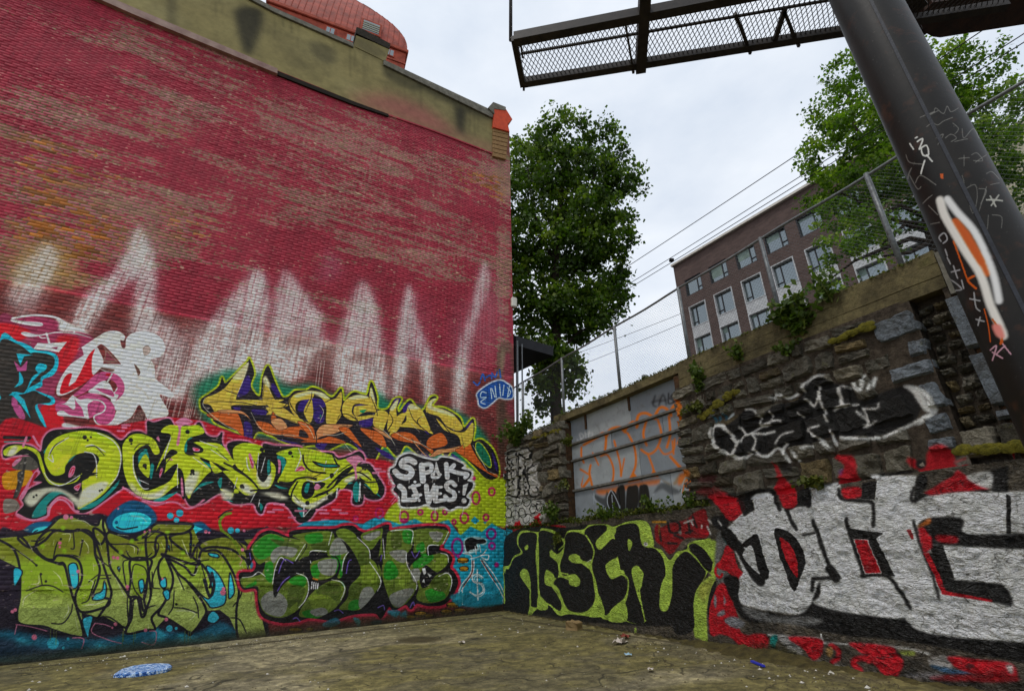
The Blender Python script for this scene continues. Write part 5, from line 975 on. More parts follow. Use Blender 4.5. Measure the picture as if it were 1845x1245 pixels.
m = NT('mossy_concrete'); cc_ = m.ramp(m.noise(2.6, 8, .65), [(.25, P_('2a2516')), (.45, P_('4a422c')), (.62, P_('5d5438')), (.8, P_('4c4a22'))]); cc_ = m.mix(.7, cc_, m.ramp(m.noise(19, 7, .7), [(.3, (.45,) * 3), (.7, (1.3,) * 3)]), 'MULTIPLY'); m.l(cc_, m.b.inputs['Base Color']); m.b.inputs['Roughness'].default_value = .95; m.bump(m.noise(15, 8, .7), .9, .03); MAT_CONC = m.m
MAT_CONC2 = basic('grey_concrete', '4a473e', '6b675c', 6, .9, .5, .02)
MAT_STEEL = basic('dark_steel', '1b1714', '2e2823', 9, .6, .3, .004)
MAT_GALV = basic('galvanised_steel', '4d4f4f', '6c6f70', 20, .5, .1, .002, .4)
MAT_RAIL = basic('grey_rail', '3f3d38', '5e5c57', 12, .6, .2, .004)
m = NT('stucco_stained'); c, _ = m.wallimg(IM_L, CL, DL, OL); m.l(m.mix(.5, c, m.ramp(m.noise(5, 8, .65), [(.3, (.68,) * 3), (.7, (1.2,) * 3)]), 'MULTIPLY'), m.b.inputs['Base Color']); m.b.inputs['Roughness'].default_value = .9; m.bump(m.noise(9, 7), .4, .02); MAT_STUC = m.m
m = NT('yard'); g = m.geo(); sx = m.n('ShaderNodeSeparateXYZ'); m.l(g, sx.inputs[0]); cb = m.n('ShaderNodeCombineXYZ')
m.l(m.mr(sx.outputs['X'], CG.u0, CG.u1, 0, 1), cb.inputs[0]); m.l(m.mr(sx.outputs['Y'], CG.v0, CG.v1, 0, 1), cb.inputs[1])
t = m.n('ShaderNodeTexImage'); t.image = IM_G; t.extension = 'EXTEND'; m.l(cb.outputs[0], t.inputs[0])
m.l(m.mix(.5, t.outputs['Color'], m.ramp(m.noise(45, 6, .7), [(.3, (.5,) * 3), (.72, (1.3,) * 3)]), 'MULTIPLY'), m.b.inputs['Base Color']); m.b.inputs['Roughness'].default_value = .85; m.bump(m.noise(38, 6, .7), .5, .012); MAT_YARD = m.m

# ------------------------------------------------------------------ ground
n_ = 24; V, Q = [], []
for j in range(n_ + 1):
    for i in range(n_ + 1):
        u = -1.5 + 30 * i / n_; v = -1.0 + 40 * j / n_; p = CORNER + DL * u + DR * v; V.append((p[0], p[1], 0.50 - 0.047 * u))
for j in range(n_):
    for i in range(n_): a = j * (n_ + 1) + i; Q.append((a, a + 1, a + n_ + 2, a + n_ + 1))
yard = mesh_np('yard_ground', V, np.array(Q)[:, ::-1], MAT_YARD); tag(yard, kind='structure')
MAT_UP = basic('street_asphalt', '2c2b29', '3b3a37', 3, .9, .4, .02)
b = MB(); q = [RW(-1.2, 4.62, -.75), RW(60, 4.62, -.75), RW(60, 4.62, -260), RW(-300, 4.62, -260), RW(-300, 4.62, -9.0), RW(-.9, 4.62, -9.0)]
pts = [CORNER[:2] + DR[:2] * u + DL[:2] * o for u, o in ((-0.35, -.75), (40, -.75), (40, -220), (-260, -220), (-260, 30), (-10.5, 30), (-10.5, -.75))]
b.F.append(tuple(range(len(pts)))); b.V += [(p[0], p[1], 4.62) for p in pts]
tag(b.build('street_ground', MAT_UP), kind='structure')
pts = [(-400, -400), (400, -400), (400, 500), (-400, 500)]
b = MB(); b.F.append((0, 1, 2, 3)); b.V += [(x, y, -1.6) for x, y in pts]; tag(b.build('outer_ground', MAT_UP), kind='structure')

# ------------------------------------------------------------------ painted brick building
bld = thing('painted_brick_building', LW(4, .3, 0), 'tall crimson painted brick building wall covered with graffiti', 'building')
def uend(z): return -.36 + .019 * (z - 6)
def LWf(x, y, z): return LW(x, z, y)
MAT_SIDE = basic('end_brick', '5e2b28', '7a5040', 6, .85, .6, .02)
ZT = 15.95
b = MB(); V = [LW(uend(0), -.4, 0), LW(15, -.4, 0), LW(15, ZT, 0), LW(uend(ZT), ZT, 0)]
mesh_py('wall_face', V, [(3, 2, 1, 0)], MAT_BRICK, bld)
V = [LW(uend(0), -.4, -.004), LW(15, -.4, -.004), LW(15, 17.3, -.004), LW(uend(17), 17.3, -.004), LW(uend(0), -.4, -10), LW(15, -.4, -10), LW(15, 17.3, -10), LW(uend(17), 17.3, -10)]
mesh_py('building_shell', V, [(0, 3, 7, 4), (1, 5, 6, 2), (3, 2, 6, 7), (4, 7, 6, 5), (0, 1, 2, 3)], MAT_SIDE, bld)
# bricks
ZP = 1.15
rows = np.arange(int(ZP / BH), int(ZT / BH) + 1); VB, FB, single = [], [], []
hw, hh = (BL - .0055) / 2, (BH - .0055) / 2; bev = .0035; D0 = .0016
tmpl = np.array([(-hw, -.003, -hh), (hw, -.003, -hh), (hw, -.003, hh), (-hw, -.003, hh), (-hw + bev, D0, -hh + bev), (hw - bev, D0, -hh + bev), (hw - bev, D0, hh - bev), (-hw + bev, D0, hh - bev)])
tf = np.array([(4, 5, 6, 7), (0, 1, 5, 4), (1, 2, 6, 5), (2, 3, 7, 6), (3, 0, 4, 7)])[:, ::-1]
cent = []
for r in rows:
    z = (r + .5) * BH
    if z < ZP + BH / 2: continue
    k0 = int((uend(z)) / BL) - 1
    for k in range(k0, 69):
        u = (k + .5 - (.5 if r % 2 else 0)) * BL
        if u - hw < uend(z): continue
        cent.append((u, z))
cent = np.array(cent); N = len(cent); rg = np.random.default_rng(3)
jd = rg.normal(0, .0022, N); up = cent[:, 1] > 7
wn_ = fbm(300, 300, 20, 30, 8, 3)[np.clip((cent[:, 1] * 18).astype(int), 0, 299), np.clip((cent[:, 0] * 18 + 10).astype(int), 0, 299)]
jd = jd * .3 + np.where(up, .0012 + np.clip((wn_ - .42) * .05, 0, .008) * rg.uniform(.2, 1.4, N), 0)
jt_ = rg.normal(0, .012, N)                                   # little tilts
# the 300 nearest in the picture
wp = CORNER[None] * np.array([1, 1, 0]) + DL[None] * cent[:, :1] + np.array([[0, 0, 1.]]) * cent[:, 1:]
rel = wp - CAM; fwd = np.array([0, cos(PITCH), sin(PITCH)]); upv = np.array([0, -sin(PITCH), cos(PITCH)])
dep = rel @ fwd; px = rel[:, 0] / dep * F_PX + CX; py = CY - (rel @ upv) / dep * F_PX
vis = (px > 24) & (px < 1820) & (py > 24) & (py < 1180); score = np.where(vis, 1 / dep ** 3 * np.abs(rel @ DR), 0)
order = np.argsort(-score); pick = set(order[:300].tolist())
rest = np.array([i for i in range(N) if i not in pick])
def brick_verts(i):
    s, c_ = sin(jt_[i]), cos(jt_[i]); x, y, z = tmpl[:, 0], tmpl[:, 1] + np.where(tmpl[:, 1] > 0, max(jd[i], -.003), 0), tmpl[:, 2]
    x2 = x * c_ - z * s * .3; z2 = z * c_ + x * s * .3
    return CORNER * np.array([1, 1, 0]) + DL * (cent[i, 0] + x2)[:, None] + DR * y[:, None] + UP * (cent[i, 1] + z2)[:, None]
VV = np.concatenate([brick_verts(i) for i in rest]); FF = (tf[None] + (np.arange(len(rest)) * 8)[:, None, None]).reshape(-1, 4)
bw = mesh_np('brickwork', VV, FF, MAT_BRICK, bld); tag(bw, kind='stuff')
me = bpy.data.meshes.new('brick'); me.from_pydata([tuple(v) for v in tmpl], [], [tuple(f) for f in tf]); me.materials.append(MAT_BRICK); me.update()
rotm = Matrix(((DL[0], DR[0], 0), (DL[1], DR[1], 0), (0, 0, 1))).to_4x4()
binv = bld.matrix_basis.inverted()
for i in order[:300]:
    o = bpy.data.objects.new('brick', me); COL.objects.link(o); o.parent = bld; o.matrix_parent_inverse = binv
    o.matrix_basis = Matrix.Translation(LW(cent[i, 0], cent[i, 1], float(jd[i]) * .5)) @ rotm @ Matrix.Rotation(float(jt_[i]) * .3, 4, 'Y')
# rough plinth
def rough_sheet(name, mat, parent, f, u0, u1, z0, z1, step, amp, ret, seed, side=0, ridge=0):
    nu, nz = int((u1 - u0) / step), int((z1 - z0) / step); H = fbm(nz + 1, nu + 1, .30 / step, .42 / step, seed, 5) - .5; H2 = fbm(nz + 1, nu + 1, .09 / step, .12 / step, seed + 5, 3) - .5
    if ridge: H2 = fbm(nz + 1, nu + 1, .05 / step, .085 / step, seed + 5, 3) - .5; H2 = .45 - 2.2 * np.abs(H2) + .8 * (fbm(nz + 1, nu + 1, .05 / step, .07 / step, seed + 9, 3) - .5)
    uu = np.linspace(u0, u1, nu + 1); zz = np.linspace(z0, z1, nz + 1); V = []
    for j in range(nz + 1):
        for i in range(nu + 1):
            a = amp(uu[i]) if callable(amp) else amp
            V.append(f(uu[i], zz[j], a * (1.6 * H[j, i] + (.75 if ridge and uu[i] > 6.8 else .45) * H2[j, i]) - (.02 * ((j / nz) ** 6) if ret else 0)))
    nr = nz + 1
    if ret:
        for k in range(1, 6):
            for i in range(nu + 1): V.append(f(uu[i], z1 + .03 * H[k % nz, i] - .002 * k, -ret * k / 5 - .01))
        nr += 5
    Q = [(j * (nu + 1) + i, j * (nu + 1) + i + 1, (j + 1) * (nu + 1) + i + 1, (j + 1) * (nu + 1) + i) for j in range(nr - 1) for i in range(nu)]
    return mesh_np(name, np.array([tuple(v) for v in V]), np.array(Q)[:, ::-1] if side else np.array(Q), mat, parent, True)
rough_sheet('rough_plinth', MAT_PLINTH, bld, lambda u, z, d: LW(u, z, .035 + d), -.02, 15, -.4, ZP + .03, .04, .05, .06, 70, 1)

def prism_px(name, mat, parent, pts, plane, off, th, bevel=0, sm=False):
    f, W_ = (uvL, LW) if plane == 'L' else (uvR, RW)
    uv = f(np.array([p[0] for p in pts], float), np.array([p[1] for p in pts], float), off)
    b = MB(); b.prism([W_(a, z, off) for a, z in uv], [W_(a, z, off - th) for a, z in uv]); return b.build(name, mat, parent, bevel=bevel)
def z2(s, ox=440, oy=0, k=2.9635): return [(ox + float(a) / k, oy + float(c_) / k) for a, c_ in np.array(s.split(), float).reshape(-1, 2)]
prism_px('stucco_parapet', MAT_STUC, bld, [(-160, -155), (60, -58), (245, 20), (500, 130), (575, 160), (640, 187), (700, 208), (780, 236), (905, 284), (889, 203)] + [(886, 203), (691, 116), (693, 108), (697, 98), (641, 66), (637, 84), (494, 18), (300, -85), (60, -210), (-160, -330)], 'L', .05, .5)
prism_px('parapet_coping', MAT_CONC2, bld, z2('745 318 1330 592 1338 612 1325 628 745 345'), 'L', .12, .6, .01)
prism_px('parapet_coping', MAT_CONC2, bld, [(300, -92), (494, 14), (637, 78), (637, 85), (494, 22), (300, -82)], 'L', .12, .6, .01)
prism_px('chimney_stub', basic('sooty_brick', '17140f', '2c261c', 10, .95, .8, .03), bld, z2('590 205 600 145 640 160 782 235 776 262 596 178'), 'L', .10, .7, .01)
prism_px('chimney_stub', MAT_STUC, bld, z2('596 190 776 262 750 330 735 320 590 250'), 'L', .07, .55)
prism_px('flashing_board', basic('flashing', '6b5048', '8c7468', 3, .6, .2, .005), bld, [(-100, -132), (60, -64), (250, 18), (500, 124), (500, 133), (240, 26), (60, -54), (-100, -122)], 'L', .13, .12)
prism_px('shadow_gap', basic('gap_shade', '14110d', '231c14', 5, .95, 0), bld, [(500, 128), (575, 158), (640, 184), (700, 206), (700, 210), (640, 190), (575, 165), (500, 135)], 'L', .07, .05)  # solid dark strip stands in for the shadow gap under the parapet
MAT_TERRA = basic('terracotta', 'a03418', 'b8401c', 6, .7, .3, .01)
prism_px('corner_cap', MAT_TERRA, bld, z2('1335 580 1395 578 1433 638 1408 662 1418 705 1330 680'), 'L', .16, .55, .01)
prism_px('corner_capstone', MAT_CONC2, bld, z2('1303 575 1330 545 1398 572 1397 590 1335 582 1338 610'), 'L', .18, .6, .01)
for k in range(7):
    za = [(1328, 682 + k * 22), (1412 - k * 2, 700 + k * 22), (1411 - k * 2, 719 + k * 22), (1328, 701 + k * 22)]
    prism_px('pier_brick', basic('tan_brick', '6a4a30', '8a7048', 20, .9, .5, .01) if k == 0 else bpy.data.materials['tan_brick'], bld, [(440 + x / 2.9635, y / 2.9635) for x, y in za], 'L', .10, .4, .006)
u_, z_ = uvL(np.array([925.]), np.array([546.]))[0]
lampfix = MB().box(u_ - .10, u_ + .10, -.1, .10, z_ - .18, z_ + .18, lambda x, y, z: LW(x, z, y)).build('wall_fixture', basic('fixture_white', 'a8a498', 'bdb9ae', 9, .5, .1), bld, bevel=.03)

# ------------------------------------------------------------------ stone retaining wall
sw = thing('stone_retaining_wall', RW(6, .45, 0), 'old stone retaining wall with graffiti, grey steel plates and concrete coping', 'wall')
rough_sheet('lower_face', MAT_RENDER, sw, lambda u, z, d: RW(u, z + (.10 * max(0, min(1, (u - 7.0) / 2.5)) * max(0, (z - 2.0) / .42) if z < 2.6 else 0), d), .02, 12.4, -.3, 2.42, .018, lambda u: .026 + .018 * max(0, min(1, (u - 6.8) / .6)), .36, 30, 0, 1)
def stone(u0, u1, z0, z1, off, dep, mat, parent=sw, name='stone', rnd=1.0):
    nx, ny = 9, 7; V = []; w_, h_ = u1 - u0, z1 - z0; jit = min(.014, min(w_, h_) * .05) * rnd; e1, e2 = .022 / max(w_, .1), .022 / max(h_, .1)
    SX = [0, e1] + [e1 + (1 - 2 * e1) * (k + R.uniform(-.25, .25)) / 6 for k in range(1, 6)] + [1 - e1, 1]; SY = [0, e2] + [e2 + (1 - 2 * e2) * (k + R.uniform(-.25, .25)) / 4 for k in range(1, 4)] + [1 - e2, 1]; LF = [R.uniform(-.02, .02) for _ in range(20)]
    cx_ = [[R.uniform(-jit, jit) for _ in range(2)] for _ in range(nx * ny)]
    SK, SK2 = R.uniform(-.22, .22) * rnd, R.uniform(-.13, .13) * rnd; tx, tz = R.uniform(-.03, .03), R.uniform(-.03, .03); bul = R.uniform(.3, 1.0) * dep * .5
    for j in range(ny):
        for i in range(nx):
            a, c_ = SX[i], SY[j]; ed = (0.0 if i in (0, nx - 1) else 1.0) * (0.0 if j in (0, ny - 1) else 1.0)
            corner = (abs(a - .5) * 2) ** 6 * (abs(c_ - .5) * 2) ** 6
            x = u0 + w_ * (a + (.5 - a) * corner * .06 * rnd) + cx_[j * nx + i][0] + SK * (c_ - .5) * h_; z = z0 + h_ * (c_ + (.5 - c_) * corner * .06 * rnd) + cx_[j * nx + i][1] + SK2 * (a - .5) * w_
            V.append(RW(x, z, off - dep * .45 + dep * .45 * ed ** .5 + bul * .3 * ed + (R.uniform(-.013, .013) + LF[(i // 2) + 5 * (j // 2)] * ed) * rnd + tx * (a - .5) + tz * (c_ - .5)))
    per = [i for i in range(nx)] + [j * nx + nx - 1 for j in range(1, ny)] + [(ny - 1) * nx + i for i in range(nx - 2, -1, -1)] + [j * nx for j in range(ny - 2, 0, -1)]
    F = [(j * nx + i, j * nx + i + 1, (j + 1) * nx + i + 1, (j + 1) * nx + i) for j in range(ny - 1) for i in range(nx - 1)]
    n0 = len(V)
    for p in per: v = V[p]; d_ = dep * .9; V.append(v - Vector((DL[0], DL[1], 0)) * d_)
    for k in range(len(per)): a, c_ = per[k], per[(k + 1) % len(per)]; F.append((a, n0 + k, n0 + (k + 1) % len(per), c_))
    o = mesh_py(name, V, [f[::-1] for f in F], mat, parent); 
    return o
def courses(u0f, u1f, z0, z1f, off, dep, hr, lr, seed, skip=()):
    global R; R0 = R; R = random.Random(seed); z = z0
    while z < z1f - .06:
        h_ = min(R.uniform(*hr), z1f - z)
        if z1f - (z + h_) < .07: h_ = z1f - z
        u = u0f(z) + R.uniform(-.05, 0)
        while u < u1f(z) - .05:
            l_ = R.uniform(*lr) * (1.3 if R.random() < .2 else 1); e = min(u + l_, u1f(z))
            if u1f(z) - e < .09: e = u1f(z)
            if not any(a < (u + e) / 2 < b_ and c_ < z + h_ / 2 < d_ for a, b_, c_, d_ in skip):
                g = R.uniform(.008, .026)
                if h_ > .25 and R.random() < .38:
                    zm = z + h_ * R.uniform(.4, .6); stone(u + g, e - g, z + g, zm - g * .6, off + R.uniform(-.02, .015), dep, MAT_STONE); stone(u + g, e - g, zm + g * .6, z + h_ - g, off + R.uniform(-.012, .015), dep, MAT_STONE)
                else: stone(u + g, e - g, z + g + R.uniform(0, .015), z + h_ - g, off + R.uniform(-.025, .02), dep, MAT_STONE)
            u = e
        z += h_
    R = R0
QU = []
for q in ([(1568, 587), (1640, 555), (1657, 597), (1582, 618)], [(1632, 618), (1662, 604), (1668, 634), (1638, 645)], [(1598, 668), (1674, 642), (1684, 672), (1608, 690)], [(1656, 694), (1688, 680), (1702, 728), (1668, 740)], [(1662, 756), (1704, 738), (1716, 772), (1674, 786)], [(1666, 796), (1716, 778), (1726, 808), (1676, 814)]):
    a = uvR(np.array([p[0] for p in q], float), np.array([p[1] for p in q], float), -.06); QU.append((float((a[0, 0] + a[3, 0]) / 2), float((a[1, 0] + a[2, 0]) / 2), float((a[2, 1] + a[3, 1]) / 2), float((a[0, 1] + a[1, 1]) / 2)))
QU = [(a, min(b_, 10.24) if i != 1 else b_, c_, d_) for i, (a, b_, c_, d_) in enumerate(QU)]
for (a, b_, c_, d_) in QU: stone(a, b_, c_, d_, -.05, .12, MAT_GREY, rnd=.7)
sk = [(a - .06, b_ + .06, c_ - .05, d_ + .05) for a, b_, c_, d_ in QU]
courses(lambda z: 6.46, lambda z: 10.22, 2.50, 4.46, -.05, .12, (.17, .36), (.20, .55), 15, sk)
courses(lambda z: .03, lambda z: 2.95, 2.44, 4.80, -.04, .13, (.22, .40), (.26, .62), 8)
courses(lambda z: 10.26, lambda z: 10.54, 2.92, 4.4, -.20, .10, (.10, .18), (.10, .22), 9)
def backing(name, u0, u1, z0, z1, off, mat=MAT_MORTAR, th=.2): return MB().box(u0, u1, off - th, off, z0, z1, lambda x, y, z: RW(x, z, y)).build(name, mat, sw)
backing('mortar_bed', -.05, 2.90, 2.3, 4.70, -.085, MAT_BED); backing('mortar_bed', 6.50, 10.24, 2.3, 4.50, -.088, MAT_BED); backing('mortar_bed', 10.22, 10.58, 2.3, 4.5, -.27, MAT_BED)
backing('core_wall', -.35, 12.4, -.3, 4.74, -.62, MAT_MORTAR, .25)
backing('mortar_bed', 10.60, 12.4, 2.3, 4.5, -.14); backing('jamb', 10.57, 10.62, 2.4, 4.5, -.10, MAT_BED, .5); backing('jamb', 10.19, 10.24, 2.4, 4.5, -.10, MAT_BED, .5)
backing('jamb', 2.80, 2.94, 2.3, 4.74, -.13, MAT_MORTAR, .45); backing('jamb', 6.47, 6.6, 2.3, 4.74, -.13, MAT_MORTAR, .45); backing('plate_backing', 2.9, 6.5, 2.3, 4.8, -.335, MAT_STEEL, .2)
for a, b_, c_, d_ in ((10.56, 11.0, 3.70, 4.32), (10.56, 11.0, 3.06, 3.64), (10.58, 11.0, 2.92, 3.02), (11.02, 11.6, 3.4, 4.3), (11.02, 11.6, 2.6, 3.36), (11.62, 12.3, 2.6, 4.2)):
    stone(a, b_, c_, d_, -.04, .14, MAT_GREY, name='grey_block', rnd=.2)
for a, b_ in ((10.24, 10.52), (10.54, 10.98), (11.0, 11.6)): stone(a, b_, 2.60, 2.88, -.02, .16, MAT_STONE, name='sill_stone', rnd=.6)
# steel plates and rails
rowsP = [(4.225, 4.79, (2.9, 3.55, 5.06, 6.50)), (3.84, 4.165, (2.92, 4.39, 5.90, 6.46)), (3.16, 3.775, (2.95, 5.18, 6.45)), (2.42, 3.095, (2.95, 4.48, 5.20, 5.92, 6.45))]
for z0, z1, us in rowsP:
    for a, b_ in zip(us, us[1:]):
        MB().box(a + .006, b_ - .006, -.33, -.30 + R.uniform(-.008, .008), z0, z1, lambda x, y, z: RW(x, z, y)).build('steel_plate', MAT_PLATE, sw, bevel=.006)
for z0 in (4.168, 3.778, 3.098):
    MB().box(2.9, 6.55, -.33, -.245, z0 + .004, z0 + .052, lambda x, y, z: RW(x, z, y)).build('plate_rail', MAT_RAIL, sw, bevel=.005)
for a in (3.55, 5.06): MB().box(a - .03, a + .03, -.31, -.27, 4.45 if a < 4 else 4.5, 4.8, lambda x, y, z: RW(x, z, y)).build('plate_bracket', MAT_MORTAR, sw, bevel=.004)
# concrete coping
def slab(u0, u1, z0, z1, off, th, mat, name='coping_board', bev=.012):
    b = MB(); n = max(2, int((u1 - u0) / .35)); us = [u0 + (u1 - u0) * i / n for i in range(n + 1)]; jz = [R.uniform(-.006, .006) for _ in us]; jo = [R.uniform(-.008, .008) for _ in us]
    b.V = []; 
    for i, u in enumerate(us): b.V += [tuple(RW(u, z0 + jz[i], off + jo[i])), tuple(RW(u, z1 + jz[i], off + jo[i] - .01)), tuple(RW(u, z1 + jz[i], off - th)), tuple(RW(u, z0 + jz[i], off - th))]
    for i in range(n):
        for k in range(4): b.F.append((i * 4 + k, i * 4 + (k + 1) % 4, (i + 1) * 4 + (k + 1) % 4, (i + 1) * 4 + k))
    b.F += [(0, 1, 2, 3), (n * 4 + 3, n * 4 + 2, n * 4 + 1, n * 4)]
    return b.build(name, mat, sw, bevel=0)
slab(2.66, 6.62, 4.785, 4.95, -.13, .5, MAT_CONC); slab(6.62, 10.62, 4.475, 4.63, -.085, .5, MAT_CONC); slab(6.62, 10.62, 4.636, 4.80, -.10, .5, MAT_CONC); slab(6.62, 10.62, 4.806, 4.975, -.115, .5, MAT_CONC)
slab(10.63, 12.4, 4.36, 4.62, -.08, .5, MAT_CONC2); slab(10.63, 12.4, 4.63, 4.93, -.10, .5, MAT_CONC2); slab(-.3, 2.64, 4.72, 4.82, -.16, .5, MAT_CONC); slab(2.46, 2.70, 4.68, 5.0, -.12, .5, MAT_CONC)

# ------------------------------------------------------------------ chain-link fence
fo = -.34; fen = thing('chain_link_fence', RW(6, 4.95, fo), 'galvanised chain-link fence on posts along the stone wall top', 'fence')
ZF = 6.56; posts = [(-1.0, 4.7), (.55, 4.75), (2.62, 4.9), (4.78, 4.9), (6.73, 4.9), (8.56, 4.9), (10.23, 4.9), (11.95, 4.8)]
for u, zb in posts: MB().tube([RW(u, zb, fo), RW(u, ZF + .03, fo)], .034, 10).build('post', MAT_GALV, fen, True)
MB().tube([RW(u, ZF + .012 * sin(u * 3), fo) for u in np.linspace(-1.2, 12.4, 40)], .022, 8).build('top_rail', MAT_GALV, fen, True)
MB().tube([RW(-.9, 4.86, fo), RW(2.62, 4.93, fo)], .024, 8).build('bottom_rail', MAT_GALV, fen, True)
b = MB(); z0, z1 = 4.93, ZF; H_ = z1 - z0; step = .066; r_ = .0015
for sgn in (1, -1):
    s = -1.0 - H_
    while s < 12.3 + H_:
        a0, a1 = (s, s + H_) if sgn > 0 else (s + H_, s); za, zb = z0, z1
        ua, ub = a0, a1
        def cut(u, lo, hi): return min(max(u, lo), hi)
        lo, hi = -1.0, 12.3
        ta = 0 if lo <= ua <= hi else ((lo if ua < lo else hi) - ua) / (ub - ua); tb = 1 if lo <= ub <= hi else ((lo if ub < lo else hi) - ua) / (ub - ua)
        if 0 <= ta < tb <= 1:
            p, q = RW(ua + (ub - ua) * ta, z0 + H_ * ta, fo + sgn * r_), RW(ua + (ub - ua) * tb, z0 + H_ * tb, fo + sgn * r_)
            b.tube([p, q], r_, 3, False)
        s += step
tag(b.build('wire_mesh', MAT_GALV, fen), kind='stuff')

# ------------------------------------------------------------------ billboard column and catwalk
bb = thing('billboard_support', (PC[0], PC[1], .2), 'dark steel billboard column with tags and mesh catwalk overhead', 'billboard')
m = NT('column_paint'); g = m.geo(); sx = m.n('ShaderNodeSeparateXYZ'); m.l(g, sx.inputs[0])
def sub(v, k): x = m.n('ShaderNodeMath', operation='SUBTRACT'); m.l(v, x.inputs[0]); x.inputs[1].default_value = k; return x.outputs[0]
vx, vy = sub(sx.outputs['X'], PC[0]), sub(sx.outputs['Y'], PC[1]); A0 = atan2(-PC[1], -PC[0]); ca_, sa_ = cos(A0), sin(A0)
cbv = m.n('ShaderNodeCombineXYZ'); m.l(vx, cbv.inputs[0]); m.l(vy, cbv.inputs[1])
def dot(a): x = m.n('ShaderNodeVectorMath', operation='DOT_PRODUCT'); m.l(cbv.outputs[0], x.inputs[0]); x.inputs[1].default_value = a; return x.outputs['Value']
at = m.n('ShaderNodeMath', operation='ARCTAN2'); m.l(dot((-sa_, ca_, 0)), at.inputs[0]); m.l(dot((ca_, sa_, 0)), at.inputs[1])
cb = m.n('ShaderNodeCombineXYZ'); m.l(m.mr(at.outputs[0], CP.u0 / PR, CP.u1 / PR, 0, 1), cb.inputs[0]); m.l(m.mr(sx.outputs['Z'], CP.v0, CP.v1, 0, 1), cb.inputs[1])
t = m.n('ShaderNodeTexImage'); t.image = IM_P; t.extension = 'CLIP'; m.l(cb.outputs[0], t.inputs[0])
base = m.ramp(m.noise(3, 7, .6), [(.3, P_('110f0c')), (.55, P_('181512')), (.8, P_('1e1a16'))]); base = m.mix(m.mr(m.noise(7, 7, .65), .56, .70, 0, .7), base, P_('3a2418')); base = m.mix(m.mr(m.noise(26, 6, .7), .64, .70, 0, .6), base, P_('4a4843'))
m.l(m.mix(t.outputs['Alpha'], base, t.outputs['Color']), m.b.inputs['Base Color']); m.b.inputs['Roughness'].default_value = .46; m.b.inputs['Specular IOR Level'].default_value = .22; m.bump(m.noise(18, 7, .7), .25, .006); MAT_COLM = m.m
ZC = 11.2
MB().tube([(PC[0], PC[1], z) for z in (-.5, 3, 6, 9, ZC)], PR, 64).build('column', MAT_COLM, bb, True)
sa = A0 + .16; MB().box(-.012, .012, PR - .004, PR + .006, -.2, ZC, lambda x, y, z: (PC[0] + cos(sa) * y - sin(sa) * x, PC[1] + sin(sa) * y + cos(sa) * x, z)).build('weld_seam', basic('weld', '1c1d22', '282a30', 12, .5, .3), bb)
HC = 9.6
z6 = lambda X, Y, z=HC: at_z(880 + X / 2.795, Y / 2.795, z)
F0, F1 = z6(172, 418), z6(1775, 160); N0 = z6(130, 200); N1 = z6(760, 78)
ef = (F1 - F0).normalized(); LEN = 7.7; F2 = F0 + ef * LEN; N2 = N0 + (N1 - N0).normalized() * LEN
MB().bar(F0, F2, .12, .14).build('catwalk_beam', MAT_STEEL, bb); MB().bar(N0, N2, .14, .20).build('catwalk_beam', MAT_STEEL, bb); MB().bar(N0 - (F0 - N0) * .03, F0 + (F0 - N0) * .06, .10, .13).build('end_beam', MAT_STEEL, bb)
MB().bar(z6(790, -60), z6(765, 352), .17, .22).build('cross_beam', MAT_STEEL, bb)
for a, c_, w_ in (((688, 108), (727, 345), .035), ((1243, 70), (1312, 250), .05), ((1488, 55), (1552, 212), .05), ((1495, 40), (1440, 212), .07), ((160, 200), (172, 290), .03)):
    MB().bar(z6(*a, HC - .02), z6(*c_, HC - .02), w_, .06).build('cross_strut', MAT_STEEL, bb)
p_, q_ = z6(165, 272, HC - .01), z6(1243, 85, HC - .01); MB().bar(p_, q_ + (q_ - p_) * .7, .035, .035).build('mid_rail', MAT_STEEL, bb)
for X, Y in ((178, 432), (727, 345), (1312, 248), (1555, 212)): MB().bar(z6(X, Y), z6(X, Y) - Vector((0, 0, .12)), .04, .04).build('bolt', MAT_STEEL, bb)
MB().tube([z6(112, 205), z6(112, 205) + Vector((0, 0, 3.2))], .03, 8).build('handrail_post', MAT_STEEL, bb, True)
b = MB()
wv = (N0 - F0); wl = wv.length; wv.normalize(); st = .075; k = -1.2
while k < LEN:
    for sg in (1, -1):
        a0 = k if sg > 0 else k + wl * .55; a1 = k + wl * .55 if sg > 0 else k
        t0, t1 = 0.0, 1.0
        pa = F0 + ef * a0; pb = N0 + (N1 - N0).normalized() * a1
        if max(a0, a1) < LEN and max(a0, a1) > .03:
            if a0 < 0: pa = pa + (pb - pa) * (-a0 / (a1 - a0))
            if a1 < 0: pb = pa + (pb - pa) * (a0 / (a0 - a1))
            b.bar(pa + Vector((0, 0, .012 * sg)), pb + Vector((0, 0, .012 * sg)), .011, .005)
    k += st
tag(b.build('expanded_mesh', MAT_STEEL, bb), kind='stuff')
rp = [at_z(x, y, 9.9) for x, y in ((1676, 12), (1665, 22), (1659, 34), (1659, 44), (1663, 54), (1671, 62), (1681, 67), (1694, 68.5), (1760, 58), (1850, 44), (2000, 20), (2000, -40), (1680, 5))]
MB().prism(rp, [p + Vector((0, 0, .45)) for p in rp]).build('torsion_beam', basic('rusty_beam', '1f1713', '3a261d', 5, .6, .4, .01), bb)
MB().bar((PC[0], PC[1], ZC - .4), F0 + ef * 6.5 + Vector((0, 0, .3)), .3, .4).build('support_arm', MAT_STEEL, bb); MB().bar((PC[0], PC[1], ZC - .5), rp[6] + Vector((0, 0, .3)), .25, .35).build('support_arm', MAT_STEEL, bb)

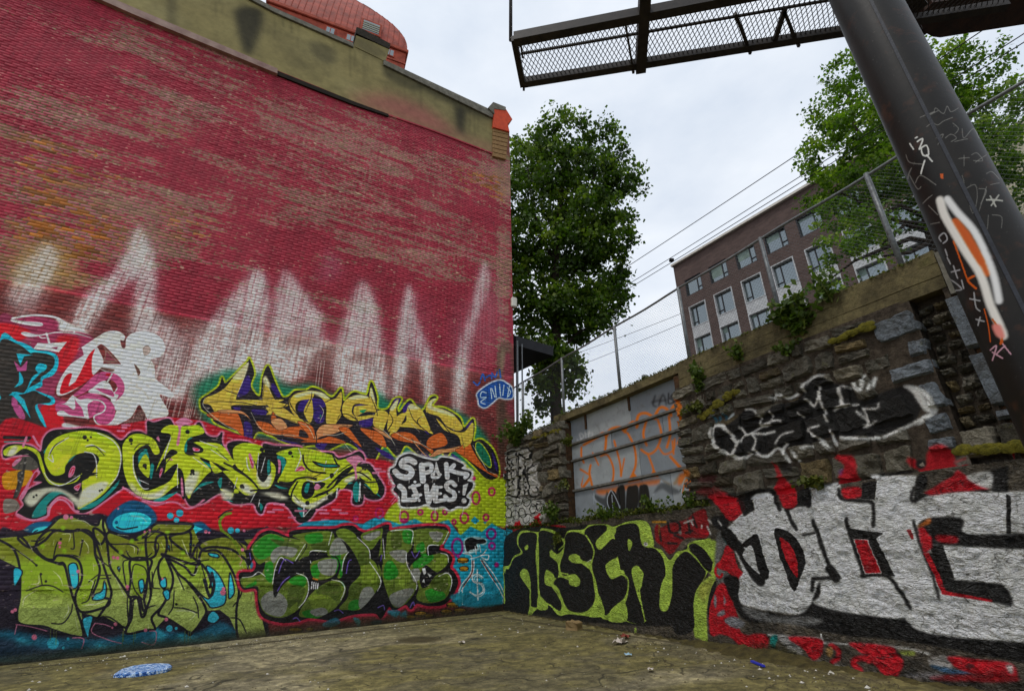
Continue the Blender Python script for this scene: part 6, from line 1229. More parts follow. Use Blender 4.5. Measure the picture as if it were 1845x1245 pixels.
# ------------------------------------------------------------------ trees
def leaf_mat(name, a, b_, c_, tr=.35):
    m = NT(name); at = m.n('ShaderNodeAttribute'); at.attribute_name = 'tone'
    col = m.ramp(at.outputs['Fac'], [(0, P_(a, 1.25)), (.5, P_(b_, 1.25)), (1, P_(c_, 1.25))]); m.l(col, m.b.inputs['Base Color']); m.b.inputs['Roughness'].default_value = .5
    tl = m.n('ShaderNodeBsdfTranslucent'); m.l(m.mix(1, col, (1.0, 1.25, .5), 'MULTIPLY'), tl.inputs[0]); ms = m.n('ShaderNodeMixShader'); ms.inputs[0].default_value = tr
    m.l(m.b.outputs[0], ms.inputs[1]); m.l(tl.outputs[0], ms.inputs[2]); m.l(ms.outputs[0], m.t.nodes['Material Output'].inputs[0]); return m.m
def leaves(name, centres, sizes, tones, mat, parent, seed, droop=.2):
    rg = np.random.default_rng(seed); n = len(centres); C = np.asarray(centres, float); S_ = np.asarray(sizes)[:, None]
    d = rg.normal(size=(n, 3)); d[:, 2] -= droop; d /= np.linalg.norm(d, axis=1)[:, None]
    w = np.cross(d, rg.normal(size=(n, 3))); w /= np.linalg.norm(w, axis=1)[:, None]; nn = np.cross(d, w)
    V = np.stack([C - d * S_ * .5, C + w * S_ * .42 + nn * S_ * .08, C + d * S_ * .55, C - w * S_ * .42 + nn * S_ * .08], 1).reshape(-1, 3)
    o = mesh_np(name, V, np.arange(n * 4).reshape(-1, 4), mat, parent)
    a = o.data.attributes.new('tone', 'FLOAT', 'FACE'); a.data.foreach_set('value', np.asarray(tones, np.float32)); return o
MAT_BARK = basic('bark', '1c1713', '332a22', 8, .95, .9, .03)
def tree(name, label, lobes, Y, nl, lsize, mat, trunk, limbs, seed, clump=(.30, .55)):
    rg = np.random.default_rng(seed); base = Vector(trunk[0]); t = thing(name, base, label, 'tree', 'trees above the wall')
    MB().tube(trunk, [.30 - .16 * i / (len(trunk) - 1) for i in range(len(trunk))], 10).build('trunk', MAT_BARK, t, True)
    for l in limbs: MB().tube(l, [.10 - .075 * i / (len(l) - 1) for i in range(len(l))], 6).build('limb', MAT_BARK, t, True)
    ar = np.array([l[2] * l[3] * (l[4] if len(l) > 4 else 1) for l in lobes], float); cnt = (ar / ar.sum() * nl).astype(int); P, S_, T = [], [], []
    for l, k in zip(lobes, cnt):
        c0 = np.array(at_y(l[0], l[1], Y + rg.uniform(-.6, .6))); dpt = np.linalg.norm(c0 - CAM) / F_PX; rx, rz = l[2] * dpt, l[3] * dpt; ry = (rx + rz) * .5
        nc = max(4, k // 42)
        for _ in range(nc):
            v = rg.normal(size=3); v /= np.linalg.norm(v); v *= rg.uniform(.25, 1) ** .5
            cc = c0 + v * np.array([rx, ry, rz]); m_ = int(k / nc); cr_ = rg.uniform(*clump)
            q = rg.normal(size=(m_, 3)) * cr_ * np.array([.6, .6, .42]); q[:, 2] -= (q[:, 0] ** 2 + q[:, 1] ** 2) * .25
            P.append(cc + q); S_.append(rg.uniform(.5, 1.4, m_) * lsize)
            T.append(np.clip(rg.normal(.42, .15, m_) + rg.normal(0, .18) + .16 * v[2], 0, 1))  # leaf colour lightened towards each lobe's top, sunlight painted in
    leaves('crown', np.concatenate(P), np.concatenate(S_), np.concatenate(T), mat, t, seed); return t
YA = 21.5; pa = lambda x, y, dy=0: at_y(x, y, YA + dy)
MAT_LEAF1 = leaf_mat('leaf_dark', '26380e', '435c16', '7d8f2a', .4)
tb = Vector((pa(1000, 640).x, YA, 4.6))
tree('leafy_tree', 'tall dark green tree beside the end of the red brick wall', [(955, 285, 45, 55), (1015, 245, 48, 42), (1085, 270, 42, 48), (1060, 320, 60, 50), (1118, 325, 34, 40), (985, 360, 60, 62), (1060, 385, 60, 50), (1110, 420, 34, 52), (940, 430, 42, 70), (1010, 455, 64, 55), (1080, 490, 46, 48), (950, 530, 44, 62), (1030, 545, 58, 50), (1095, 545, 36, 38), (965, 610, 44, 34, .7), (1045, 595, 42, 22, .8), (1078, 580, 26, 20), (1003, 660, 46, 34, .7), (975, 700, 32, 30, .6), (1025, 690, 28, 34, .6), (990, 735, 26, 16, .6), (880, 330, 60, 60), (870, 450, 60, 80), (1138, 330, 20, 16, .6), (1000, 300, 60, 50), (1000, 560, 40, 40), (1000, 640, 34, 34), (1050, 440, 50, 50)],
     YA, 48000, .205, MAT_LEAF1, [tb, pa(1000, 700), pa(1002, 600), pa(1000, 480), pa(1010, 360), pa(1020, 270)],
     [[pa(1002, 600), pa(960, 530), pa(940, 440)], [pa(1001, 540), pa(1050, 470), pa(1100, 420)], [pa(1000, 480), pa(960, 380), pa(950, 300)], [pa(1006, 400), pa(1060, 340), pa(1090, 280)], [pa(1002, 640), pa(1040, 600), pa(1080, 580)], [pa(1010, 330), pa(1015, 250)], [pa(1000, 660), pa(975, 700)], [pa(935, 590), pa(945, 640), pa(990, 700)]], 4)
YB = 12.2; pb = lambda x, y, dy=0: at_y(x, y, YB + dy)
MAT_LEAF2 = leaf_mat('leaf_bright', '344c0f', '587419', '8e9e36', .5)
tb = Vector((pb(1705, 470).x, YB, 4.6))
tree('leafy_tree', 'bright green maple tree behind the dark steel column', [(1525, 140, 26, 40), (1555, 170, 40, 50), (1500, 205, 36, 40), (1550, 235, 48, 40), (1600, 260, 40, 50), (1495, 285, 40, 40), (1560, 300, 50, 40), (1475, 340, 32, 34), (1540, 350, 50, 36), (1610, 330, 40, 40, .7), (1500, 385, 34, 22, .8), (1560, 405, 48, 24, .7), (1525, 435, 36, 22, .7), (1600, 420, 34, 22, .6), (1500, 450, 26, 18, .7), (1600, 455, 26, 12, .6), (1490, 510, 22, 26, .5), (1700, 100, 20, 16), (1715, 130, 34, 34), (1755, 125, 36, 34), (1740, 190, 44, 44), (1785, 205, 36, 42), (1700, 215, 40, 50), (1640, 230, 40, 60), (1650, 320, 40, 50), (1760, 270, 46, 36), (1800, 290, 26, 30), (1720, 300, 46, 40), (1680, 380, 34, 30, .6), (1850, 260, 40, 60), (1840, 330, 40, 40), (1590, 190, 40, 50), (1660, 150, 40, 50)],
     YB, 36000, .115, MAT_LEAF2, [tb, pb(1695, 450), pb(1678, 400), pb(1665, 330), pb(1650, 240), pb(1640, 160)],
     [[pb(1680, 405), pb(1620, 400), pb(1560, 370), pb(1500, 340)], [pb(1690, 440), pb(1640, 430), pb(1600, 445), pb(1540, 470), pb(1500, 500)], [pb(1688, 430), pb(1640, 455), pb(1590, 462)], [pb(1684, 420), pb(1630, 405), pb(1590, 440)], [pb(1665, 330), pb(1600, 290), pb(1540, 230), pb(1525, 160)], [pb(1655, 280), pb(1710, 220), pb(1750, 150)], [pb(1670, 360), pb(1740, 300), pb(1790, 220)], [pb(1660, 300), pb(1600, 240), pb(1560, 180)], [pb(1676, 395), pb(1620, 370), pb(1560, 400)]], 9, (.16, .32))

# ------------------------------------------------------------------ brown apartment building beyond the street
KD = 1.6; d0 = ray(1213., 482.); d0 = d0 / hypot(d0[0], d0[1]); PT = CAM + d0 * 27 * KD
ag = radians(4); AX = np.array([DR[0] * cos(ag) - DR[1] * sin(ag), DR[0] * sin(ag) + DR[1] * cos(ag), 0]); AN = np.array([AX[1], -AX[0], 0.])   # AN points towards the yard
if AN @ (CAM - PT) < 0: AN = -AN
def AW(u, o, z): p = PT + AX * (u * KD) + AN * o; return (p[0], p[1], CAM[2] + (z - 1.6) * KD)
apt = thing('apartment_building', AW(4, 0, 3.5), 'brown brick apartment building with white framed windows behind the fence', 'building')
m = NT('brown_brick'); bt = m.n('ShaderNodeTexBrick'); bt.inputs['Scale'].default_value = 1; bt.inputs['Brick Width'].default_value = .45; bt.inputs['Row Height'].default_value = .15; bt.inputs['Mortar Size'].default_value = .012
bt.inputs['Color1'].default_value = (*P_('40332f'), 1); bt.inputs['Color2'].default_value = (*P_('4e3f3a'), 1); bt.inputs['Mortar'].default_value = (*P_('4a3f3a'), 1)
dp = m.n('ShaderNodeVectorMath', operation='DOT_PRODUCT'); m.l(m.geo(), dp.inputs[0]); dp.inputs[1].default_value = tuple(AX); sx = m.n('ShaderNodeSeparateXYZ'); m.l(m.geo(), sx.inputs[0]); cb = m.n('ShaderNodeCombineXYZ'); m.l(dp.outputs['Value'], cb.inputs[0]); m.l(sx.outputs['Z'], cb.inputs[1]); m.l(cb.outputs[0], bt.inputs['Vector'])
m.l(m.mix(.4, bt.outputs['Color'], m.ramp(m.noise(.7, 5), [(.3, (.75,) * 3), (.7, (1.2,) * 3)]), 'MULTIPLY'), m.b.inputs['Base Color']); m.b.inputs['Roughness'].default_value = .85; MAT_BB = m.m
cols = [.60 + 1.665 * i for i in range(7)]; WW = 1.12; rowsW = [(15.83, 16.92), (13.76, 15.12), (11.8, 13.14), (9.75, 11.1)]
op = [(c_, c_ + WW, a, b_) for c_ in cols for a, b_ in rowsW]; UE = cols[-1] + 1.8; ZR = 18.22
us = sorted({0, UE} | {round(v, 4) for c_ in cols for v in (c_, c_ + WW)}); zs = sorted({3.2, ZR} | {v for r in rowsW for v in r}); b = MB()
for a, c_ in zip(us, us[1:]):
    for z0, z1 in zip(zs, zs[1:]):
        if not any(o[0] - .01 < (a + c_) / 2 < o[1] + .01 and o[2] < (z0 + z1) / 2 < o[3] for o in op): b.add([AW(a, 0, z0), AW(c_, 0, z0), AW(c_, 0, z1), AW(a, 0, z1)], [(0, 1, 2, 3)])
for a, c_, z0, z1 in op:
    for p, q in (((a, z0), (c_, z0)), ((c_, z0), (c_, z1)), ((c_, z1), (a, z1)), ((a, z1), (a, z0))): b.add([AW(p[0], 0, p[1]), AW(q[0], 0, q[1]), AW(q[0], -.3, q[1]), AW(p[0], -.3, p[1])], [(0, 1, 2, 3)])
b.add([AW(0, 0, 3.2), AW(0, -14, 3.2), AW(0, -14, ZR), AW(0, 0, ZR)], [(0, 1, 2, 3)]); b.add([AW(UE, 0, 3.2), AW(UE, -14, 3.2), AW(UE, -14, ZR), AW(UE, 0, ZR)], [(0, 1, 2, 3)]); b.add([AW(0, 0, ZR), AW(UE, 0, ZR), AW(UE, -14, ZR), AW(0, -14, ZR)], [(0, 1, 2, 3)])
b.build('wall', MAT_BB, apt)
MAT_WF = basic('white_frame', '8f9090', 'a8a9a8', 3, .5, 0); MAT_DF = basic('dark_frame', '1c1c1f', '2a2a2e', 3, .5, 0)
m = NT('window_glass'); g_ = m.noise(.35, 3, .5); m.l(m.ramp(g_, [(.3, (.012, .017, .015)), (.6, (.04, .055, .05)), (.8, (.09, .11, .10))]), m.b.inputs['Base Color']); m.b.inputs['Roughness'].default_value = .1; gl = m.n('ShaderNodeBsdfGlossy'); gl.inputs['Roughness'].default_value = .03; gl.inputs[0].default_value = (.75, .85, .9, 1); ms = m.n('ShaderNodeMixShader'); ms.inputs[0].default_value = .24; m.l(m.b.outputs[0], ms.inputs[1]); m.l(gl.outputs[0], ms.inputs[2]); m.l(ms.outputs[0], m.t.nodes['Material Output'].inputs[0]); MAT_GLASS = m.m
MAT_BLIND = basic('blind', '5b6a62', '73827a', 2, .7, 0)
MB().box(-.05, UE + .05, -.4, .28, ZR, ZR + .13, AW).build('roof_coping', basic('roof_edge', 'a09a90', 'b5b0a6', 2, .6, 0), apt)
for ci, c_ in enumerate(cols):
    for ri, (z0, z1) in enumerate(rowsW):
        w_ = MB().box(c_ + .03, c_ + WW - .03, -.29, -.24, z0 + .03, z1 - .03, AW)
        fr = MAT_DF if ri == 0 else MAT_WF; wt = .05
        b = MB()
        for a0, a1, y0, y1 in ((c_, c_ + WW, z0, z0 + wt), (c_, c_ + WW, z1 - wt, z1), (c_, c_ + wt, z0 + wt, z1 - wt), (c_ + WW - wt, c_ + WW, z0 + wt, z1 - wt)): b.box(a0, a1, -.22, -.05 if ri == 0 else .06, y0, y1, AW)
        win = b.build('window', fr, apt); w_.build('pane', MAT_GLASS, win)
        mu = MB(); k = .68 if ri == 0 else .34; mu.box(c_ + WW * k - .02, c_ + WW * k + .02, -.235, -.17, z0 + wt, z1 - wt, AW); mu.box(c_ + wt if ri else c_ + WW * k, c_ + WW * k if ri else c_ + WW - wt, -.235, -.17, z0 + .32, z0 + .36, AW); mu.build('mullion', MAT_DF, win)
        if (ci * 3 + ri) % 3 != 1: MB().box(c_ + .06, c_ + WW * k, -.238, -.232, z1 - .2 - .55 * ((ci * 7 + ri * 5) % 4) / 3, z1 - .06, AW).build('blind', MAT_BLIND, win)
    for z0, z1 in ((13.14, 13.76), (11.1, 11.8)): MB().box(c_, c_ + WW, -.2, .03, z0, z1, AW).build('spandrel', MAT_WF, apt)
# cream building to its right
def CWf(u, o, z): p = PT + AX * ((UE + .3 + u) * KD) + AN * (o - 3.0); return (p[0], p[1], CAM[2] + (z - 1.6) * KD)
cr = thing('cream_building', CWf(2, 0, 3.5), 'cream building with ribbed metal cladding behind the bright tree', 'building')
MB().box(0, 6, -8, 0, 3.2, 17.2, CWf).build('wall', basic('cream_wall', '8d8672', 'a39c88', 1, .8, 0), cr)
for k in range(16): MB().box(.1 + k * .36, .25 + k * .36, 0, .14, 9.5, 13.0, CWf).build('cladding_rib', basic('rib', '7c7c68', '8d8d78', 2, .6, 0) if k == 0 else bpy.data.materials['rib'], cr)

# ------------------------------------------------------------------ red domed building over the parapet
dd = ray(736., 95.); dd = dd / hypot(dd[0], dd[1]); PD = CAM + dd * 58; av = radians(22.4); BX = np.array([-cos(av), -sin(av), 0.]); BN = np.array([sin(av), -cos(av), 0.])
def BWf(u, o, z): p = PD + BX * u + BN * o; return (p[0], p[1], PD[2] + z)
dm = thing('domed_building', BWf(8, 0, -PD[2] + .5), 'terracotta red building with curved seamed roof above the parapet', 'building')
MAT_DOME = basic('red_roof', '5e2418', '94402f', .7, .6, .2, .02); MAT_DW = basic('red_wall', '66281a', '94422e', .8, .75, .2, .01)
MB().box(.35, 22, -20, -.35, -PD[2] + .5, 0, BWf).build('wall', MAT_DW, dm)
MB().box(0, 22.4, -20.4, 0, -.05, .75, BWf).build('cornice', MAT_DW, dm, bevel=.12); MB().box(.2, 22.2, -20.2, -.2, -2.9, -2.6, BWf).build('string_course', MAT_DW, dm)
b = MB(); K = 14; RR = 9.0
for k in range(K + 1):
    z = 13.0 * k / K; ix = .25 + 1.35 * (z / 5) ** 2.1; iy = .25 + .10 * z + .012 * z * z; b.V += [BWf(ix, -iy, .75 + z), BWf(22, -iy, .75 + z), BWf(22, -20 + iy, .75 + z), BWf(ix, -20 + iy, .75 + z)]
for k in range(K):
    for j in range(4): b.F.append((k * 4 + j, k * 4 + (j + 1) % 4, k * 4 + 4 + (j + 1) % 4, k * 4 + 4 + j))
b.F.append((K * 4, K * 4 + 1, K * 4 + 2, K * 4 + 3)); b.build('roof', MAT_DOME, dm)
for s in range(22):
    u0 = .9 + s * .95; pts = []
    for k in range(K + 1):
        z = 13.0 * k / K; ix = .25 + 1.35 * (z / 5) ** 2.1; iy = .25 + .10 * z + .012 * z * z; pts.append(Vector(BWf(max(u0, ix), -iy + .04, .75 + z)))
        if u0 < ix: break
    if len(pts) > 1: MB().tube(pts, .035, 4, False).build('roof_seam', MAT_DW, dm)
for u0, z0, z1 in ((2.2, -2.2, -.5), (5.4, -2.2, -.5), (8.6, -2.2, -.5), (11.8, -2.2, -.5)):
    wo_ = MB().box(u0, u0 + 1.6, -.36, -.2, z0, z1, BWf).build('window', MAT_DW, dm); MB().box(u0 + .2, u0 + 1.4, -.3, -.18, z0 + .2, z1 - .2, BWf).build('pane', MAT_GLASS, wo_); MB().box(u0 + .74, u0 + .86, -.25, -.14, z0 + .2, z1 - .2, BWf).build('mullion', MAT_DW, wo_)
for u0 in (4.9,):
    wo_ = MB().box(u0, u0 + 3.4, -2.2, .05, 1.15, 4.3, BWf).build('dormer', MAT_DW, dm); MB().box(u0 + .35, u0 + 3.05, -.2, .08, 1.55, 3.9, BWf).build('pane', MAT_GLASS, wo_)
    for k in range(4): MB().box(u0 + .35, u0 + 3.05, .0, .14, 1.8 + k * .5, 1.98 + k * .5, BWf).build('louvre', basic('dormer_slat', '6e6a52', '8a8468', 3, .7, 0) if k == 0 else bpy.data.materials['dormer_slat'], wo_)

# ------------------------------------------------------------------ canopy, street lamp, cables behind the wall
T0 = at_y(997, 641, 19.0); zc = T0.z
cp_ = [T0, at_z(928, 672, zc), at_z(880, 694, zc), at_z(860, 640, zc), at_z(930, 622, zc)]
can = thing('dark_canopy', (T0.x - 1.2, T0.y - .5, 4.62), 'dark flat canopy roof jutting past the brick wall end', 'canopy')
MB().prism(cp_, [p + Vector((0, 0, .42)) for p in cp_]).build('roof_slab', basic('canopy_dark', '17171a', '242428', 4, .6, .1), can)
pw = at_y(932, 690, 17.5); MB().tube([Vector((pw.x, pw.y, 4.6)), Vector((pw.x, pw.y, zc))], .05, 8).build('canopy_post', MAT_GALV, can, True); pw = at_y(941, 690, 17.8); MB().tube([Vector((pw.x, pw.y, 4.6)), Vector((pw.x, pw.y, zc))], .03, 8).build('canopy_post', MAT_GALV, can, True)
ra, rb = at_z(945, 628, zc + .5), at_z(998, 640, zc + .5); pts = []
for i in range(90): a = i * .62; p = ra.lerp(rb, i / 89); pts.append(p + Vector((.05 * sin(a), .25 * cos(a), .22 * sin(a) + .2)))
rw_ = MB().tube(pts, .012, 4, False).build('razor_wire', MAT_GALV); tag(rw_, 'coil of razor wire along the dark canopy edge', 'wire')
lp = thing('street_lamp', (at_y(1186, 690, 36).x, 36, 4.62), 'grey street lamp head peeping over the stone wall coping', 'street lamp')
h0, h1 = at_y(1156, 677, 36), at_y(1186, 686, 36)
MB().tube([h1 + Vector((0, 0, -.2)), at_y(1178, 681, 36), at_y(1170, 679, 36)], .05, 8).build('arm', MAT_GALV, lp, True); MB().tube([Vector((h1.x, 36, 4.6)), h1 + Vector((0, 0, -.15))], .08, 8).build('pole', MAT_GALV, lp, True)
hp = [h0, h0.lerp(h1, .12), h0.lerp(h1, .3), h0.lerp(h1, .52)]; MB().tube(hp, [.05, .17, .2, .07], 10).build('lamp_head', MAT_GALV, lp, True)
MAT_CABLE = basic('cable_black', '101010', '1a1a1a', 4, .7, 0)
def cable(a, ya, c_, yc, r, label, sag=.12):
    A_, B_ = at_y(a[0], a[1], ya), at_y(c_[0], c_[1], yc); b = MB().tube([A_.lerp(B_, i / 24) - Vector((0, 0, sag * 4 * (i / 24) * (1 - i / 24))) for i in range(25)], r, 6).build('overhead_cable', MAT_CABLE, None, True)
    tag(b, label, 'cable', 'overhead cables'); return A_, B_
cable((1105, 497), 21, (1900, -32), 7.4, .016, 'upper single overhead cable crossing above the brown building', .05)
A_, B_ = cable((1105, 529), 21, (1900, 26), 7.4, .014, 'middle overhead cable, upper of the close pair', .05); cable((1105, 537), 21, (1900, 42), 7.4, .014, 'lowest overhead cable, lower of the close pair', .05)
cable((1030, 640), 34, (1240, 560), 26, .014, 'thin faint wire seen through the fence, upper one', .05); cable((1040, 660), 34, (1240, 578), 26, .014, 'thin faint wire seen through the fence, lower one', .05)
pj = at_y(1210, 469, 18.5); o = MB().box(-.10, .10, -.09, .09, -.07, .07, lambda x, y, z: (pj.x + x, pj.y + y, pj.z + z)).build('cable_splice', MAT_CABLE, bevel=.03); tag(o, 'small black splice box hanging on the paired cables', 'splice box')

# ------------------------------------------------------------------ weeds, moss and grass on the stone wall
MAT_WEED = leaf_mat('weed_leaf', '2a3a10', '465a1c', '76803a', .35); MAT_GRASS = leaf_mat('grass_leaf', '2c3310', '4a5219', '6e6a2a', .3); MAT_STEM = basic('stem', '3c421c', '545a28', 9, .8, 0)
MAT_MOSS = basic('moss', '3c3a0e', '625b18', 22, .95, .9, .02)
def weed(x, y, off, hgt, n, spread, label, seed, ls=.07, dens=26, kind=MAT_WEED, hang=0):
    uv = uvR(np.array([float(x)]), np.array([float(y)]), off)[0]; base = RW(uv[0], uv[1], off); t = thing('wall_plant', base, label, 'plant', 'plants rooted in the stone wall'); rg = np.random.default_rng(seed)
    b = MB(); C, S_, T = [], [], []
    for _ in range(n):
        dx, dy = rg.normal(0, spread), abs(rg.normal(0, spread * .6)); hh_ = hgt * rg.uniform(.55, 1.05); pts = []
        for k in range(6):
            f = k / 5; pts.append(base + Vector((DR[0] * dx * f ** 1.3 + DL[0] * dy * f, DR[1] * dx * f ** 1.3 + DL[1] * dy * f, hh_ * (f - hang * f * f))))
        b.tube(pts, [.006 * (1.3 - k / 5) for k in range(6)], 4)
        for _k in range(dens):
            f = rg.uniform(.15, 1.0) * 4.999; i = int(f); p = pts[i].lerp(pts[i + 1], f - i); s_ = ls * rg.uniform(.6, 1.3); dvec = rg.normal(size=3) * s_ * .55; C.append(np.array(p) + dvec); S_.append(s_ * 1.25); T.append(np.clip(rg.normal(.45, .2), 0, 1))
    b.build('stem', MAT_STEM, t); leaves('foliage', C, S_, T, kind, t, seed, .1); return t
weed(1445, 600, -.05, .62, 16, .24, 'largest leafy bush growing from the concrete coping', 31, .085, 34)
weed(1500, 545, -.08, .55, 7, .16, 'slim upright weed beside the largest bush on the coping', 32, .06, 24)
weed(1262, 705, -.05, .50, 9, .11, 'tall stalky weed at the right of the steel plates', 33, .06, 26); weed(1255, 735, -.05, .30, 9, .16, 'drooping dry weed below the stalky one beside the plates', 35, .05, 22, MAT_GRASS, 1.2)
weed(935, 800, -.05, .55, 34, .34, 'big grassy clump on the corner where brick meets stone', 34, .09, 26); weed(958, 775, -.1, .62, 9, .22, 'thin leafy sprigs above the corner clump', 36, .07, 20)
weed(1330, 650, -.06, .26, 10, .12, 'small green tuft under the coping near the third post', 37, .05, 18); weed(1418, 640, -.05, .18, 8, .14, 'low fern under the largest coping bush', 38, .05, 18)
weed(1474, 875, 0.0, .16, 14, .12, 'yellow green fern above the silver letters', 39, .05, 20, MAT_GRASS, .6)
weed(1026, 800, -.06, .25, 10, .14, 'dry tuft at the left edge of the steel plates', 40, .05, 20, MAT_GRASS, .5); weed(1018, 870, -.08, .3, 12, .12, 'trailing creeper in the corner beside the plates', 41, .045, 26, MAT_GRASS, 1.5)
weed(1000, 935, -.02, .32, 14, .22, 'leafy weed at the left end of the ledge', 42, .07, 24); weed(1180, 925, -.04, .30, 10, .16, 'tall bushy weed at the middle of the ledge under the plates', 43, .05, 26); weed(1245, 915, -.04, .30, 5, .08, 'slender weed at the right end of the ledge', 44, .05, 16); weed(1095, 935, -.06, .22, 14, .26, 'low spreading weed on the ledge below the black paint', 45, .06, 20)
weed(1005, 965, .02, .15, 16, .10, 'brown drooping grass tuft over the lime letters', 46, .05, 14, MAT_GRASS, 2.2)
rg = np.random.default_rng(77); C, S_, T = [], [], []
for _ in range(3800):
    u = rg.uniform(.2, 6.9); o_ = -rg.uniform(.0, .34); C.append(np.array(RW(u, 2.42 + abs(rg.normal(0, .05)) + .03 * sin(u * 5), o_))); S_.append(rg.uniform(.03, .08)); T.append(np.clip(rg.normal(.4, .22), 0, 1))
for _ in range(2400):
    u = rg.uniform(.0, 10.5); zt = 4.95 if u > 2.7 else 4.84; C.append(np.array(RW(u, zt + abs(rg.normal(0, .02)), -.13 - rg.uniform(-.03, .10)))); S_.append(rg.uniform(.02, .05)); T.append(np.clip(rg.normal(.4, .25), 0, 1))
gr = leaves('ledge_grass', C, S_, T, MAT_GRASS, None, 78, -.8); tag(gr, 'short grass and moss along the stone wall ledges', 'grass', kind='stuff')
def moss(x0, x1, y0, y1, off, label, seed):
    rg = np.random.default_rng(seed); b = MB()
    a = uvR(np.array([x0, x1], float), np.array([y0, y1], float), off)
    for i in range(46):
        f = rg.random(); u = a[0, 0] + (a[1, 0] - a[0, 0]) * f; z = a[0, 1] + (a[1, 1] - a[0, 1]) * f + rg.normal(0, .018); r = rg.uniform(.02, .05); c0 = RW(u, z, off + rg.uniform(-.03, .02)); V = []
        for k in range(8): t = 2 * pi * k / 8; V.append(c0 + Vector((DR[0] * cos(t) * r * 1.6, DR[1] * cos(t) * r * 1.6, sin(t) * r)))
        V.append(c0 + Vector((DL[0] * r * .8, DL[1] * r * .8, r * .3))); b.add(V, [(k, (k + 1) % 8, 8) for k in range(8)])
    o = b.build('moss_cushion', MAT_MOSS, None, True); tag(o, label, 'moss', kind='stuff')
moss(1500, 1570, 615, 585, -.02, 'yellow moss above the topmost grey corner stone', 1); moss(1725, 1845, 812, 805, .02, 'green moss on the sill under the niche', 2); moss(1260, 1330, 752, 700, -.03, 'ochre moss beside the steel plates', 3); moss(960, 1010, 790, 775, -.03, 'moss on the corner stones', 4)

# ------------------------------------------------------------------ things lying in the yard
def gpt(x, y, h=0.0):
    q = uvG(np.array([float(x)]), np.array([float(y)]))[0]; u = (np.array([q[0], q[1], 0]) - CORNER * np.array([1, 1, 0])) @ DL; return Vector((q[0], q[1], .50 - .047 * u + h))
m = NT('blue_pattern'); vo = m.n('ShaderNodeTexVoronoi'); vo.inputs['Scale'].default_value = 15; m.l(m.geo(), vo.inputs['Vector']); m.l(m.ramp(m.noise(26, 3, .6, dist=1.5), [(.40, P_('16346a')), (.47, P_('27589a')), (.53, P_('6f92b8')), (.60, P_('b4bcc4'))]), m.b.inputs['Base Color']); m.b.inputs['Roughness'].default_value = .7
bp = [gpt(x, y, .05) for x, y in ((203, 1221), (216, 1212), (236, 1206), (262, 1202), (288, 1201), (304, 1202), (309, 1206), (300, 1211), (272, 1216), (240, 1220))]
o = MB().prism(bp, [p - Vector((0, 0, .055)) for p in bp]).build('patterned_board', m.m, bevel=.01); tag(o, 'flat blue and white patterned board lying on the ground', 'board')
def rock(x, y, s, mat, name, label, cat, seed, sq=.7):
    rr = random.Random(seed); bm = bmesh.new(); bmesh.ops.create_cube(bm, size=1); bmesh.ops.subdivide_edges(bm, edges=bm.edges[:], cuts=2, use_grid_fill=True)
    for v in bm.verts: v.co = Vector((v.co.x * s * 1.25, v.co.y * s, v.co.z * s * sq)) + Vector((rr.uniform(-1, 1), rr.uniform(-1, 1), rr.uniform(-1, 1))) * s * .06
    me = bpy.data.meshes.new(name); bm.to_mesh(me); bm.free(); o = link(name, me, mat); o.location = gpt(x, y, s * sq * .45); o.rotation_euler = (rr.uniform(-.15, .15), rr.uniform(-.15, .15), rr.uniform(0, 3)); tag(o, label, cat); return o
rock(1035, 1134, .20, basic('loose_block', '5d4c2e', '7c6848', 10, .9, .6, .02), 'loose_block', 'small tan stone block at the foot of the black lime letters', 'stone', 3)
def crumple(x, y, s, mat, name, label, cat, seed):
    rr = random.Random(seed); V = []; n = 5
    for j in range(n):
        for i in range(n): V.append((s * (i / (n - 1) - .5) * 2 + rr.uniform(-1, 1) * s * .2, s * (j / (n - 1) - .5) * 1.3 + rr.uniform(-1, 1) * s * .2, rr.uniform(0, .7) * s))
    o = mesh_py(name, V, [(j * n + i, j * n + i + 1, (j + 1) * n + i + 1, (j + 1) * n + i) for j in range(n - 1) for i in range(n - 1)], mat); o.location = gpt(x, y, .012); o.rotation_euler = (0, 0, rr.uniform(0, 3)); tag(o, label, cat); return o
PAP = basic('paper', '8a8078', 'aaa298', 12, .8, .2); crumple(1118, 1160, .13, PAP, 'crumpled_paper', 'crumpled grey white rag at the foot of the stone wall', 'litter', 5)
crumple(1172, 1210, .05, PAP, 'paper_scrap', 'small pale paper scrap in the foreground', 'litter', 6); crumple(1132, 1182, .05, basic('blue_scrap', '6f8a9a', '8aa4b2', 9, .7, 0), 'paper_scrap', 'pale blue paper scrap near the rag', 'litter', 8); crumple(832, 1159, .06, PAP, 'paper_scrap', 'torn white paper piece on the yard below the dollar sign', 'litter', 9); crumple(1126, 1150, .09, basic('red_scrap', '5a2a22', '7a3c30', 9, .8, .2), 'brick_fragment', 'reddish brick fragment beside the rag', 'litter', 12)
a, c_ = gpt(1355, 1194, .02), gpt(1377, 1203, .02); o = MB().bar(a, c_, .035, .02).build('blue_strip', basic('blue_plastic', '1c2488', '2a36a0', 3, .4, 0)); tag(o, 'thin dark blue plastic strip near the wall foot', 'litter')
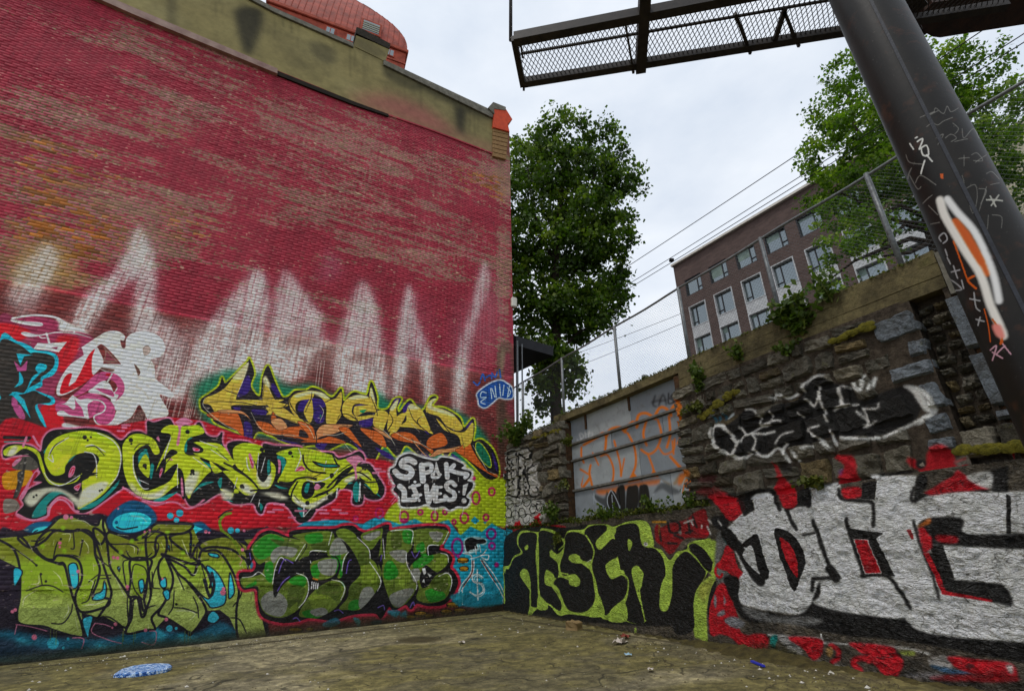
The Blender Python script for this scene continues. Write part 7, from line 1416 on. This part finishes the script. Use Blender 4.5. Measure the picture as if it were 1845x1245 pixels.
# pebbles and specks
rg = np.random.default_rng(12); V, Q = [], []; MP = [basic('pebble_pale', '8a857a', 'b5b0a6', 30, .8, 0), basic('pebble_dark', '3a3426', '5a5038', 30, .9, 0)]
for which, cnt in ((0, 260), (1, 3200)):
    b = MB(); k = 0
    while k < cnt:
        if rg.random() < .5: x = rg.uniform(900, 1620); y = 1106 + (x - 905) * .175 + abs(rg.normal(0, 22))
        else: x = rg.uniform(30, 1500); y = rg.uniform(1100, 1245)
        if y > 1260: continue
        if rg.random() < .35: x = rg.uniform(30, 900); y = 1102 + (906 - x) * .112 + abs(rg.normal(0, 9))
        if x < 906 and y < 1100 + (906 - x) * .11: continue
        k += 1; r = rg.uniform(.005, .014) * (1 if which else rg.choice([.7, 1, 1, 1.9])); c0 = gpt(x, y, r * .2); q = rg.uniform(.6, 1.5, 6)
        b.add([c0 + Vector(v) for v in ((r * q[0], 0, 0), (0, r * q[1], 0), (-r * q[2], 0, 0), (0, -r * q[3], 0), (0, 0, r * q[4] * .7))], [(0, 1, 4), (1, 2, 4), (2, 3, 4), (3, 0, 4)])
    tag(b.build('gravel', MP[which]), 'scattered pale grit and paper specks on the yard' if not which else 'scattered dark grit on the yard', 'gravel', kind='stuff')
# dirt bank and moss clump against the foot of the stone wall
rg = np.random.default_rng(5); V, Q = [], []; nu, nv = 150, 7
Hn = fbm(nv + 1, nu + 1, 3, 6, 90, 3)
for j in range(nv + 1):
    for i in range(nu + 1):
        u = .1 + 12 * i / nu; f = j / nv; wd = .08 + .14 * max(0, min(1, (u - 5.5) / 2)) * max(.15, min(1, (9.2 - u) / 1.2)); hgt = .035 + .07 * max(0, min(1, (u - 5.8) / 1.2)) * max(0, min(1, (8.6 - u) / .8)) * (.6 + .8 * Hn[0, i])
        p = RW(u, 0, .10 + wd * 2.2 * (1 - f) - .12 * f); p.z = .013 * sin(u * 23 + j) + .50 - .047 * float((np.array(p) * np.array([1, 1, 0]) - CORNER * np.array([1, 1, 0])) @ DL) - .02 + hgt * f ** 1.5 * (.5 + Hn[j, i]); V.append(tuple(p))
Q = [(j * (nu + 1) + i, j * (nu + 1) + i + 1, (j + 1) * (nu + 1) + i + 1, (j + 1) * (nu + 1) + i) for j in range(nv) for i in range(nu)]
o = mesh_np('dirt_bank', V, Q, basic('mossy_dirt', '2b2612', '4a4222', 9, .95, .9, .03), None, True); tag(o, kind='structure')
